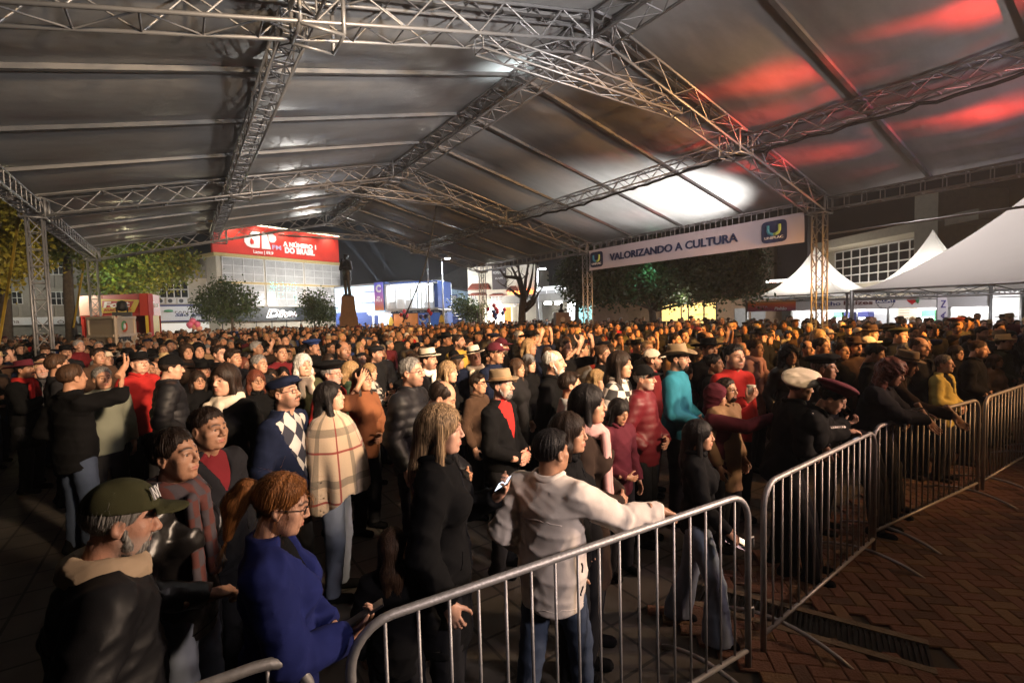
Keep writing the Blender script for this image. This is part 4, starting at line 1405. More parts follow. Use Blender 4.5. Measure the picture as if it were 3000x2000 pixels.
    add_part('trousers', qmesh('trousers', [surfnet(fn, (min(-.3, c[0]-.3), min(-.3, c[1]-.25), .02), (max(.3, c[0]+.3), max(.36, c[1]+.3), 1.1), lres)]), b, CL[bot])
    for i, q in enumerate(lg):
        x = q[2][0]; y = q[2][1]
        add_part('shoe', qmesh('shoe', [surfnet(shoes_fn([q]) if i == 0 else shoes_fn([q]), (x-.09, y-.15, -.02), (x+.09, y+.22, .2), .014)]), b, CL['black'])
    H = m4(p['headM'], p['headc'])
    hr = .0048 if fine else .006
    if hair:
        nm = 'hood' if hair == 'hood' else 'hair'
        add_part(nm, hair_mesh(hair, hr), b, CL[hc] if hair == 'hood' else HAIR[hc], H)
    if beard: add_part('beard' if beard == 'beard' else 'moustache', hair_mesh(beard, .004), b, HAIR[bc], H)
    if hat:
        hm = H @ Matrix.Translation((0, 0, HATZ[hat])) @ (hatM or Matrix.Rotation(R(6), 4, 'X'))
        ho = add_part('hat', hat_mesh(hat), b, CL[hatc], hm)
        if band_c:
            o = add_part('hat_band', hat_mesh('band'), ho, CL[band_c])
    if glasses: add_part('glasses', glasses_mesh(), b, CL['charcoal'], H)
    if scarf:
        add_part('scarf', qmesh('scarf', [surfnet(scarf_fn(p, drop=drop), p['neck']+(-.2, -.2, -.48), p['neck']+(.2, .24, .12), .010 if hh > 75 else .014)]), b, CL[scarf])
    b['_p'] = 0
    NEAR.append((base, P, hh))
    return b, p, base, Rm, sc
def world_of(rec, q): return rec[2]+rec[4]*(rec[3]@np.array(q))
def hand_frame(rec, s):
    e, wr, hd, pn, hp = rec[1]['arms'][s]
    F = frame_of(hd, -np.array(pn, float))
    return world_of(rec, wr), rec[3]@F, rec[4]
def phone_in(rec, s, label, lit=True, size=1.0, along=.8):
    W, F, sc = hand_frame(rec, s)
    C = W+sc*(F@np.array([.085, 0, -.030]))
    return held_phone(C, -F[:, 2], F[:, 0]*along+F[:, 1]*(1-along), label, lit, size)
def cup_in(rec, s, label, m=None, size=1.0):
    W, F, sc = hand_frame(rec, s)
    return held_cup(W+sc*(F@np.array([.075, 0, -.045])), label, m, size)
def held_phone(C, nrm, upv, label, lit=True, s=1.0):
    F = frame_of(upv, nrm)
    o = empty('phone', tuple(C))
    tag(o, label, 'phone')
    ax = F.T
    MB().box((0, 0, 0), (.076*s, .037*s, .004*s), ax).build('case', phone_back, o)
    MB().box(F@np.array([0, 0, .0045*s]), (.070*s, .033*s, .0008), ax).build('screen', phone_scr if lit else phone_back, o)
    return o
def held_cup(C, label, m=None, s=1.0):
    o = empty('cup', tuple(C)); tag(o, label, 'cup')
    MB().lathe([(.028*s, -.06*s), (.040*s, .055*s), (.036*s, .055*s), (.030*s, .01*s)], 18).build('cup_wall', m or cup_w, o, True)
    MB().lathe([(.042*s, .053*s), (.043*s, .060*s), (.039*s, .062*s)], 18).build('rim', cup_w, o, True)
    return o
W_ = np.array
signw = mat('sign_white', (.70, .71, .75), .5, 0, .08)
# ---- front row, from the left
rec = person(355, 1522, 262, 92, 'person with grey beard in olive cap and fleece-collared dark jacket, nearest left', 'old', 5, 'crop', 'grey', 'puffer', 'cap', 'olive', 'coat', .03, beard='beard', bc='grey', scarf='beige', drop=0, pitch=-.18, fat=1.15, L='pocket', Rr='pocket', zlim=(1.5, 1.72), lean=.08)
def cap_mark(rec, t_, w_, h_, side=0.):
    H = m4(rec[1]['headM'], rec[1]['headc'])
    hat_ = [c for c in rec[0].children if c.name.startswith('hat')][0]
    q = np.array([math.sin(side), math.cos(side), 0])
    o_ = lettering(t_, (.090*q[0], -.012+.101*q[1], .052), (-q[1], q[0], 0), (-.42*q[0], -.42*q[1], .9), w_, h_, signw, None, .02, .003, name='cap_mark')
    o_.parent = hat_
cap_mark(rec, 'NY', .056, .046, .45)
person(513, 1332, 168, 58, 'person with hair in a bun wearing black leather jacket and tartan scarf', 'woman', 1, 'bun', 'dark', 'leather', style='coat', openv=1.12, shirt='charcoal', bot='paledenim', scarf='tartan', drop=.42, L='pocket', Rr=((.27, .0, 1.12), (.16, .22, 1.05), (-.6, .6, -.1), (0, -.3, -1), 'grip'), yaw=-.1, pitch=.05, zlim=(1.46, 1.62))
person(612, 1256, 120, 42, 'person with short dark hair behind the leather jacket', 'heavy', 2, 'short', 'dark', 'charcoal', openv=1.25, shirt='darkred')
rec = person(828, 1478, 188, 84, 'ginger ponytailed person in royal blue coat and glasses looking at a phone', 'woman', 0, 'pony', 'red', 'royal', style='coat', t=.026, hem=.55, glasses=True, pitch=-.30, L='front', Rr=((.22, .06, 1.10), (.08, .26, 1.06), (-.25, .8, .3), (-.2, -.3, .9), 'hold'), openv=1.25, shirt='black', zlim=(1.48, 1.66))
phone_in(rec, 1, 'black phone held low by the ginger person in blue coat', False, 1.0, .8)
person(1150, 1600, 118, 175, 'dark-haired person seen from behind in the shadow beside the blue coat', 'child', 2, 'long', 'brown', 'black', zlim=(1.15, 1.32))
rec = person(1294, 1258, 138, 82, 'person with very long streaked blond hair and black coat looking right', 'woman', 0, 'verylong', 'streaked', 'black', hem=.6, t=.02, L='phone', Rr='down', pitch=-.05)
phone_in(rec, -1, 'slim phone with lit screen beside the long blond hair', True, .8, .8)
# person in the white jacket, arm along the rail
Wr = atz(1985, 1478, 1.14)
person(1618, 1322, 158, 152, 'person in white jacket seen from behind resting an arm along the barrier rail', 'heavy', 2, 'thick', 'black', 'jacketwhite', t=.030, hem=.74, bot='denim', fat=1.12, chestw=1.06, L='pocket', zlim=(1.5, 1.64),
       reach={'R': (Wr, W_([.9, -.12, -.35]), W_([0, -.15, -1.]), 'grip', (0, -.1, -1.))}, legs='stride', yaw=-.35, slits=True)
person(1668, 1268, 120, 78, 'dark-haired person half hidden behind the person in the white jacket', 'woman', 1, 'bob', 'dark', 'black')
person(1726, 1184, 108, 82, 'person with long dark hair in brown coat and long pink scarf', 'woman', 1, 'long', 'black', 'darkbrown', hem=.5, scarf='pink', drop=.62, L='front', Rr='front')
person(1814, 1206, 82, 42, 'small person with black hair looking down in wine-coloured coat', 'child', 2, 'long', 'black', 'wine', pitch=-.32, Rr='front', zlim=(1.25, 1.5))
rec = person(2050, 1275, 104, 86, 'person in profile with very long black hair and wide pale jeans at barrier', 'woman', 1, 'verylong', 'black', 'black', hem=.85, bot='paledenim', flare=.055, L='pocket', Rr=((.2, .06, 1.10), (.15, .22, .93), (-.2, .6, -.5), (-.4, -.2, -.6), 'hold'), legs='stride')
phone_in(rec, 1, 'black phone held at hip height behind the middle barrier', False, 1.0, .8)
# leaning on the rail, right
Wa = atz(2560, 1238, 1.16)
rec = person(2440, 1166, 96, 86, 'person in dark red beret and patterned black poncho leaning on barrier with phone', 'woman', 0, 'bun', 'black', 'black', 'bigberet', 'wine', lean=.50, hip=(0, -.22, 0), pitch=-.02, t=.026, hem=.78, zlim=(1.36, 1.52), bot='charcoal',
       reach={'R': (Wa, W_([.6, -.5, .15]), W_([0, .2, -1]), 'hold', (-.2, -.6, -1)), 'L': (Wa+W_([.02, .12, .01]), W_([.6, -.5, .15]), W_([0, .1, 1.]), 'hold', (.3, 0, -1))}, hatM=Matrix.Rotation(R(-14), 4, 'Y') @ Matrix.Rotation(R(10), 4, 'X'))
phone_in(rec, 1, 'white lit phone in the hands of the person in dark red beret', True, 1.0, .8)
# woven trim on the poncho sleeve
Bo, pp = rec[0], rec[1]
S1, E1, W1 = pp['sh'][1], pp['arms'][1][0], pp['arms'][1][1]
fr = np.array([0, 0, 1.])
tr = []
for i in range(9):
    q = i/8
    c = S1+(E1-S1)*min(1, q*1.6) if q < .62 else E1+(W1-E1)*((q-.62)/.38)*.9
    tr.append(c+np.array([.5, .1, .86])*(.082-.018*q))
add_part('trim', MB().tube(tr, .017, 6).mesh('trim', [None], True), Bo, CL['trim'])
Wb = atz(2735, 1222, 1.13)
person(2612, 1092, 76, 78, 'auburn-haired person in charcoal coat with hands hanging over the barrier', 'matron', 1, 'curly', 'auburn', 'charcoal', lean=.32, hip=(0, -.16, 0), t=.024, zlim=(1.40, 1.60),
       reach={'R': (Wb, W_([.25, -.45, -.8]), W_([-.3, -.6, 0]), 'hang', (0, .3, -1)), 'L': (Wb+W_([.06, .10, .02]), W_([.2, -.4, -.85]), W_([-.4, -.5, 0]), 'hang', (0, .5, -.6))})
Wc = atz(2822, 1205, 1.13)
person(2654, 1066, 66, 84, 'person in tan brimmed hat and dark brown coat leaning over the barrier', 'man', 6, 'short', 'brown', 'darkbrown', 'straw', 'felt', lean=.30, hip=(0, -.15, 0), band_c='darkbrown',
       reach={'R': (Wc, W_([.3, -.5, -.75]), W_([-.3, -.6, 0]), 'hang', (0, .3, -1))}, L='front')
person(2768, 1066, 73, 72, 'grey-haired person in pale yellow jacket behind the barrier rail', 'man', 5, 'short', 'salt', 'yellow', t=.024, hem=.78, openv=1.2, shirt='black', L='front', Rr='front')
person(2868, 1024, 84, 82, 'bearded person in black sweatshirt near the right edge', 'heavy', 4, 'bun', 'brown', 'black', beard='beard', bc='brown', fat=1.25, t=.022, L='front', Rr='front', lean=.12)
person(2942, 1004, 60, 74, 'person in straw-coloured hat at the far right of the front row', 'man', 1, 'short', 'brown', 'olive', 'straw', 'straw', L='front', Rr='front')
person(2918, 1058, 52, 62, 'short-haired person clapping beside the bearded person', 'woman', 1, 'bob', 'brown', 'camel', L='front', Rr='front')
person(2802, 1034, 46, 52, 'person in glasses peeking between yellow jacket and bearded person', 'woman', 0, 'bob', 'dark', 'black', glasses=True)
person(2694, 1016, 54, 58, 'person with fair beard behind the tan brimmed hat', 'heavy', 4, 'fringe', 'brown', 'charcoal')
person(2636, 982, 54, 62, 'person in military beret and black coat in the right crowd', 'man', 0, 'crop', 'dark', 'black', 'beret', 'olive')
person(2552, 977, 50, 70, 'blond person in brown brimmed hat lit amber', 'woman', 0, 'long', 'blond', 'darkbrown', 'straw', 'brown')
person(2544, 1010, 45, 112, 'person in white baseball cap turned away on the right', 'man', 1, 'short', 'dark', 'charcoal', 'cap', 'cream')
person(2502, 1016, 50, 42, 'bearded person in brown wide hat left of the white cap', 'man', 4, 'short', 'brown', 'brown', 'straw', 'brown', beard='beard', bc='brown')
person(2466, 1028, 50, 50, 'person with dark hair tied back behind berets', 'matron', 1, 'bun', 'dark', 'black')
person(2406, 1016, 50, 70, 'person with cropped dark hair and olive jacket behind black beret', 'man', 2, 'crop', 'dark', 'olive')
person(2564, 1036, 55, 84, 'person with swept-back dark hair looking down in black jacket', 'man', 2, 'side', 'black', 'black', pitch=-.3)
person(2345, 1132, 82, 116, 'person in white beret turned away wearing a black coat', 'man', 1, 'short', 'dark', 'black', 'bigberet', 'cream', hatM=Matrix.Rotation(R(28), 4, 'Y') @ Matrix.Rotation(R(16), 4, 'X'), lean=.18, L='front', Rr='front', t=.024)
person(2416, 1078, 70, 82, 'person in flat black beret behind the white beret', 'man', 2, 'short', 'salt', 'charcoal', 'bigberet', 'black')
person(2312, 1040, 54, 32, 'person with long curly dark hair in black leather coat', 'woman', 1, 'curly', 'black', 'leather')
person(2214, 1020, 50, 62, 'person with tied hair in pale pink coat', 'woman', 1, 'bun', 'brown', 'pink', hem=.6, scarf='pink', drop=.3)
rec = person(2152, 1046, 66, 42, 'person in bright red sweater holding a cup', 'heavy', 4, 'short', 'black', 'red', style='knit', L='pocket', Rr='phone')
cup_in(rec, 1, 'paper cup held by the person in red sweater')
rec = person(2102, 1162, 74, 84, 'hooded person in wine sweatshirt stretching an arm up to film', 'woman', 1, 'hood', 'wine', 'wine', t=.022, L='pocket', Rr=((.20, .30, 1.36), (.10, .55, 1.46), (-.1, .8, .6), (-.6, 0, .3), 'grip'), zlim=(1.40, 1.6))
person(2130, 1142, 74, 60, 'bearded person in round glasses and camel coat behind wine hood', 'man', 2, 'short', 'dark', 'camel', glasses=True, beard='beard', bc='dark', hem=.6)
person(2094, 1066, 58, 76, 'person with tied black hair beside the red sweater', 'woman', 3, 'bun', 'black', 'black')
person(2042, 1046, 48, 60, 'person with shoulder-length brown hair behind the blue hoodie', 'woman', 1, 'bob', 'brown', 'charcoal')
person(2018, 1092, 55, 62, 'person with dark hair tucked behind the blue hoodie', 'woman', 2, 'bob', 'black', 'wine')
person(2078, 1022, 55, 40, 'person in black wide-brimmed hat behind the red sweater', 'man', 1, 'short', 'dark', 'black', 'gaucho', 'black')
person(1988, 1050, 66, 76, 'bearded person in tan cowboy hat and bright blue hoodie', 'man', 4, 'short', 'dark', 'teal', 'cowboy', 'felt', style='knit', t=.024, glasses=True, beard='beard', bc='dark', L='front', Rr='front')
person(1888, 1108, 72, 72, 'person in black cap and dark red puffer jacket', 'old', 5, 'crop', 'salt', 'puffer_red', 'cap', 'black', 'puffer', .026, L='front', Rr='pocket')
person(1818, 1068, 72, 70, 'person in black and white checked coat with dark hair', 'woman', 1, 'long', 'dark', 'blockcheck', hem=.6)
person(1750, 1112, 62, 70, 'blond person in profile behind the pink scarf', 'matron', 0, 'bob', 'blond', 'charcoal', scarf='cream', drop=.2)
person(1672, 1128, 76, 98, 'person with dark hair and grey sweater over blue collar', 'man', 1, 'side', 'dark', 'lightgrey', style='knit', openv=1.32, shirt='paledenim')
person(1624, 1062, 68, 76, 'white-haired bearded person in black sweater', 'old', 0, 'fringe', 'white', 'black', beard='beard', bc='white')
rec = person(1656, 1020, 52, 50, 'person in glasses holding a phone up before the face', 'man', 1, 'crop', 'dark', 'black', glasses=True, L='raise', Rr='raise')
phone_in(rec, 1, 'phone raised upright above the white-haired person', False, 1.0, .8)
person(1550, 1066, 52, 52, 'person in grey knitted beanie', 'woman', 0, 'bob', 'dark', 'black', 'beanie', 'grey')
person(1516, 1078, 55, 56, 'person with long brown hair left of the grey beanie', 'woman', 1, 'long', 'brown', 'charcoal')
rec = person(1452, 1036, 56, 60, 'person in maroon baseball cap and navy jacket', 'man', 2, 'short', 'dark', 'navy', 'cap', 'wine', t=.024)
cap_mark(rec, 'K', .03, .03)
person(1470, 1128, 80, 64, 'grey-bearded person in tan felt hat and black track jacket with red collar', 'old', 5, 'crop', 'salt', 'black', 'straw', 'felt', openv=1.15, shirt='red', L='front', Rr='front', band_c='camel', beard='beard', bc='salt')
person(1402, 1124, 62, 62, 'person in round glasses and brown jacket left of the tan felt hat', 'man', 1, 'side', 'dark', 'brown', glasses=True)
person(1390, 1044, 52, 18, 'person in white panama hat and pale scarf, head tilted', 'old', 0, 'crop', 'grey', 'navy', 'straw', 'cream', glasses=True, scarf='cream', drop=.3, roll=.15, band_c='black')
person(1314, 1090, 62, 66, 'person with long light brown hair in profile', 'woman', 0, 'long', 'streaked', 'black')
person(1256, 1054, 56, 60, 'person in white panama hat with black band and moustache', 'man', 4, 'short', 'dark', 'charcoal', 'straw', 'cream', band_c='black', scarf='white', drop=.25, beard='moustache', bc='dark')
person(1296, 1166, 94, 82, 'balding person looking down in black puffer jacket', 'man', 1, 'fringe', 'dark', 'puffer', style='puffer', t=.028, pitch=-.5, L='front', Rr='front')
person(1206, 1090, 80, 64, 'person in rectangular glasses and black quilted jacket', 'man', 4, 'crop', 'salt', 'puffer', glasses=True, style='puffer', t=.022)
person(1084, 1090, 52, 60, 'blond person in black and white checked shawl with hands at mouth', 'matron', 0, 'bob', 'blond', 'blockcheck', L='phone', Rr='phone')
person(1030, 1086, 55, 98, 'pale blond person in green coat turned sideways', 'matron', 0, 'bob', 'blond', 'green')
person(1064, 1112, 66, 48, 'person in rust sweater with a hand raised to dark hair', 'woman', 1, 'long', 'dark', 'rust', style='knit', t=.022, glasses=True, L='front', Rr=((.30, .05, 1.40), (.14, .10, 1.60), (-.5, .1, .8), (-.7, -.5, 0), 'flat'))
person(972, 1094, 66, 60, 'person in black beret and glasses with a red coat', 'old', 5, 'crop', 'grey', 'red', 'bigberet', 'black', glasses=True, beard='moustache', bc='grey')
person(968, 1162, 86, 72, 'person with long dark hair in beige plaid poncho looking up', 'woman', 0, 'long', 'black', 'plaid', garment='poncho', bot='paledenim', pitch=.14, L=((-.17, -.01, 1.13), (-.05, .13, 1.06), (.8, .3, 0), (0, -1, 0), None), Rr=((.17, -.01, 1.13), (.05, .13, 1.06), (-.8, .3, 0), (0, -1, 0), None))
person(834, 1150, 92, 60, 'person in navy flat cap and glasses with argyle sweater, face raised', 'man', 4, 'crop', 'brown', 'navy', 'flat', 'navy', glasses=True, openv=.98, shirt='argyle', pitch=.16, t=.022, beard='moustache', bc='brown', hem=.76)
person(888, 1070, 60, 26, 'white-haired person in cream scarf and dark green coat', 'matron', 0, 'bob', 'white', 'olive', scarf='cream', drop=.1)
person(919, 1017, 46, 50, 'person in blue beret and black turtleneck', 'man', 1, 'short', 'black', 'black', 'bigberet', 'blue', beard='moustache', bc='dark')
person(823, 1035, 45, 30, 'person in dark red polo in the middle left crowd', 'man', 1, 'crop', 'dark', 'darkred')
person(761, 1067, 52, 48, 'grey-templed person left of the white-haired person', 'man', 1, 'short', 'salt', 'charcoal')
person(830, 1096, 46, 12, 'dark-haired person just above the navy flat cap', 'woman', 1, 'bob', 'black', 'black')
person(794, 1104, 50, 20, 'person in round glasses and dark hair left of navy flat cap', 'woman', 1, 'bob', 'dark', 'charcoal', glasses=True)
person(750, 1115, 62, 20, 'person with auburn hair and dark sunglasses', 'matron', 1, 'bob', 'auburn', 'black', glasses=True)
person(658, 1113, 90, -42, 'person with long dark hair and cream scarf looking left', 'woman', 0, 'long', 'dark', 'black', scarf='cream', drop=.2, t=.022)
person(580, 1115, 56, 18, 'person in large glasses between the black cap and dark-haired person', 'matron', 1, 'bob', 'dark', 'black', glasses=True)
person(503, 1078, 88, 92, 'person in black cap and black puffer jacket in profile', 'man', 0, 'crop', 'dark', 'puffer', 'cap', 'black', 'puffer', .030, pitch=-.14, L='pocket', Rr='pocket')
person(685, 1050, 50, 44, 'person with wavy dark hair in front of the small round tree', 'man', 1, 'thick', 'dark', 'charcoal')
person(643, 1036, 48, 44, 'person in thin glasses with black jacket, left of wavy-haired person', 'man', 0, 'short', 'dark', 'black', glasses=True)
person(582, 1028, 45, 15, 'person with a black hood up lit amber', 'man', 1, 'hood', 'black', 'black')
person(547, 1032, 40, 20, 'person with a dark brown hood up left of black hood', 'woman', 1, 'hood', 'darkbrown', 'darkbrown')
person(408, 1063, 62, 34, 'person in black wide-brimmed hat and red jacket', 'heavy', 0, 'crop', 'brown', 'red', 'gaucho', 'black')
rec = person(214, 1106, 84, 118, 'person in black coat and blue jeans raising a phone overhead', 'man', 1, 'short', 'brown', 'black', hem=.78, bot='denim', t=.024, L='pocket', Rr=((.30, .20, 1.42), (.16, .34, 1.66), (-.3, .6, .5), (-.3, -.8, 0), 'hold'), zlim=(1.44, 1.72))
phone_in(rec, 1, 'dark phone held sideways by the person in black coat on the left', False, 1.1, .1)
person(300, 1108, 62, 18, 'person in pale grey-green sweater behind the raised phone', 'man', 1, 'short', 'salt', 'greygreen', style='knit', t=.018)
rec = person(73, 1082, 72, 58, 'moustached person in dark red wide-brimmed hat and red scarf at the far left', 'man', 6, 'short', 'black', 'black', 'gaucho', 'wine', scarf='red', drop=.2, beard='moustache', bc='black', hem=.6, t=.022, L='down', Rr='phone', zlim=(1.4, 1.66))
cup_in(rec, 1, 'white cup held by the moustached person in dark red hat', mat('white_cup', (.7, .68, .64), .4), 1.25)
person(193, 1032, 50, 18, 'person in glasses and black wide-brimmed hat on the left', 'man', 1, 'short', 'dark', 'charcoal', 'gaucho', 'black', glasses=True, beard='moustache', bc='dark')
person(289, 1044, 45, 30, 'smiling person with short dark hair above the raised phone', 'man', 1, 'short', 'dark', 'brown')
person(172, 1070, 58, 98, 'person with thick brown hair in profile on the left', 'man', 1, 'thick', 'brown', 'charcoal')
# ================================================================== the rest of the crowd
FOC = np.array([8.0, -4.0])            # what they look at: the middle of the stage
protos = []
def make_proto(kind, hscale=1.0, **pk):
    fem = kind in ('woman', 'matron', 'child')
    if fem:
        pk.setdefault('chestw', .87); pk.setdefault('fat', .88 if kind != 'matron' else 1.0); pk.setdefault('bust', 1. if kind != 'child' else 0)
    if kind == 'heavy': pk.setdefault('fat', 1.18)
    p = pose(**pk)
    lo, hi = bounds(p)
    fn, lg = legs_fn(p)
    P_ = dict(kind=kind, fem=fem, p=p, H=m4(p['headM'], p['headc']),
              body=qmesh('body', body_parts(p, kind, .0075, .011, coarse=.055)),
              coat=qmesh('coat', [surfnet(jacket_fn(p, .018, .74, 'coat', len(protos)*1.7), lo, hi, .026)]),
              puffer=qmesh('puffer', [surfnet(jacket_fn(p, .028, .80, 'puffer', len(protos)*1.7), lo, hi, .026)]),
              trousers=qmesh('trousers', [surfnet(fn, (-.3, -.3, .02), (.3, .35, 1.08), .04)]),
              shoes=[qmesh('shoe', [surfnet(shoes_fn([q]), (q[2][0]-.09, q[2][1]-.15, -.02), (q[2][0]+.09, q[2][1]+.22, .2), .025)]) for q in lg])
    protos.append(P_)
for kind, L_, R_, yw, pt, rl in (('man', 'down', 'down', .15, .05, 0), ('man', 'cross', 'cross', -.2, .02, .05), ('man', 'pocket', 'pocket', .3, -.05, 0), ('man', 'front', 'front', 0, .1, -.05),
                                 ('heavy', 'cross', 'cross', .1, 0, 0), ('heavy', 'down', 'front', -.25, .05, 0), ('old', 'front', 'front', .2, .08, 0), ('old', 'pocket', 'pocket', -.1, 0, .06),
                                 ('woman', 'front', 'front', .15, .05, 0), ('woman', 'cross', 'cross', -.2, 0, .06), ('woman', 'phone', 'phone', 0, -.2, 0), ('woman', 'pocket', 'pocket', .3, .06, 0),
                                 ('matron', 'front', 'front', -.1, .04, 0), ('matron', 'pocket', 'down', .2, 0, -.05), ('man', 'raise', 'raise', 0, .08, 0)):
    make_proto(kind, L=L_, Rr=R_, yaw=yw, pitch=pt, roll=rl)
COLW = [('black', .44), ('charcoal', .16), ('navy', .11), ('darkbrown', .07), ('brown', .04), ('olive', .04), ('grey', .03), ('wine', .03), ('darkred', .025), ('camel', .018), ('beige', .015), ('cream', .015), ('blue', .025), ('red', .015), ('lightgrey', .015), ('mustard', .01)]
CN = [c for c, _ in COLW]; CP = np.array([w_ for _, w_ in COLW]); CP /= CP.sum()
CWORD = {'darkbrown': 'dark brown', 'darkred': 'dark red', 'lightgrey': 'light grey', 'wine': 'wine red', 'felt': 'tan', 'straw': 'straw', 'cream': 'cream'}
HATN = {'gaucho': 'wide-brimmed hat', 'straw': 'brimmed hat', 'cowboy': 'cowboy hat', 'cap': 'cap', 'beret': 'beret', 'bigberet': 'beret', 'beanie': 'knit cap', 'flat': 'flat cap'}
HAIRN = {'black': 'black', 'dark': 'dark', 'brown': 'brown', 'blond': 'blond', 'streaked': 'streaked', 'red': 'ginger', 'auburn': 'auburn', 'grey': 'grey', 'white': 'white', 'salt': 'greying'}
def project(x, y, z):
    q = np.array([x, y, z-HC]); dd = q@FWD
    X = q@RGT/dd; Y = -(q@UPV)/dd
    return 1500+FPX*(_c*X+_s*Y), 1000+FPX*(-_s*X+_c*Y), dd
def where(u):
    for lim, s in ((230, 'by the left truss post'), (470, 'below the red booth'), (640, 'below the pharmacy sign'), (800, 'below the billboard, left half'), (990, 'below the billboard, right half'), (1090, 'below the statue'), (1290, 'below the lit container'), (1420, 'below the flagpole'),
                   (1600, 'below the bare tree'), (1720, 'below the bust'), (1900, 'below the banner start'), (2100, 'below the big tree'), (2300, 'below the banner end'), (2480, 'by the right truss post'), (2700, 'before the white tents'), (9999, 'at the far right')):
        if u < lim: return s
rng = np.random.default_rng(5)
pts = [tuple(b[:2]) for b, _, _ in NEAR]
near_uv = [project(*P)+(hh,) for _, P, hh in NEAR]
cand = []
for y in np.arange(2.3, 56, .58):
    for x in np.arange(-20, 46, .56):
        xx, yy = x+rng.uniform(-.22, .22), y+rng.uniform(-.26, .26)
        cand.append((xx, yy))
cand = [c for c in cand if (c[0]*FWD[0]+c[1]*FWD[1]) > 1]
cand.sort(key=lambda c: c[0]**2+c[1]**2)
grid = {}
for q in pts: grid.setdefault((int(q[0]//1), int(q[1]//1)), []).append(q)
crowd = []
for (x, y) in cand:
    H = rng.normal(1.60, .085)
    u, v, dd = project(x, y, H)
    if dd < 3.1 or u < -60 or u > 3080: continue
    if x < -1.6 and y < 6: continue
    if dd < 5 and (y < 2.5 or u < 420): continue
    if x < -5 and dd < 17 : continue
    if x > 17 and y < 2.5: continue
    if dd > 50: continue
    if x > 24+.1*y: continue
    if u > 2250 and dd > 30: continue
    if dd > 16 and rng.random() < min(.55, (dd-16)*.035): continue
    if any(math.hypot(x-px, y-py) < .30 for px, py in ((XL, 6.94), (XL, 16.94), (XL, 26.48), (XR, 6.94), (XR, 16.94), (XR, 26.48))): continue
    md = .46+.006*dd
    gx, gy = int(x//1), int(y//1)
    if any(math.hypot(x-a, y-b) < md for i in (-1, 0, 1) for j in (-1, 0, 1) for a, b in grid.get((gx+i, gy+j), ())): continue
    hh = .24*FPX/dd
    bad = False
    for nu, nv, nd, nh in near_uv:
        if nd > dd-.1 and abs(u-nu) < .6*hh+.25*nh and v-hh*.6 < nv+nh*.3: bad = True; break
        if nd <= dd and abs(u-nu) < .4*nh and abs(v-nv) < nh*.2 and False: bad = True
    if bad: continue
    grid.setdefault((gx, gy), []).append((x, y))
    crowd.append((dd, x, y, H, u))
crowd.sort()
NIND = 300-len(NEAR)
def look(fem, kind):
    hat = None; hatc = None; band_ = None
    r = rng.random()
    if r < (.36 if not fem else .10):
        hat = rng.choice(['gaucho', 'straw', 'cap', 'bigberet', 'beanie', 'flat', 'cowboy'], p=[.27, .20, .23, .13, .05, .06, .06])
        hatc = {'gaucho': ['black', 'black', 'brown', 'darkbrown'], 'straw': ['straw', 'cream', 'felt', 'brown'], 'cap': ['black', 'navy', 'charcoal', 'wine', 'cream'], 'bigberet': ['black', 'wine', 'navy', 'black'], 'beanie': ['grey', 'black', 'wine'], 'flat': ['charcoal', 'brown'], 'cowboy': ['felt', 'black', 'straw']}[str(hat)]
        hatc = str(rng.choice(hatc)); hat = str(hat)
    if fem: hs = str(rng.choice(['long', 'bob', 'bun', 'pony', 'curly', 'verylong'], p=[.36, .25, .14, .08, .1, .07]))
    else: hs = str(rng.choice(['short', 'crop', 'thick', 'side', 'fringe'], p=[.34, .22, .14, .15, .15]))
    if hat and hs in ('curly', 'thick', 'bun', 'pony', 'side'): hs = 'bob' if fem else 'crop'
    hcol = str(rng.choice(['black', 'dark', 'brown', 'blond', 'streaked', 'auburn', 'grey', 'white', 'salt'], p=[.2, .3, .15, .07, .06, .04, .07, .04, .07]))
    if kind == 'old' and hcol in ('black', 'dark', 'brown', 'blond'): hcol = str(rng.choice(['grey', 'salt', 'white']))
    return hat, hatc, hs, hcol
recs = []
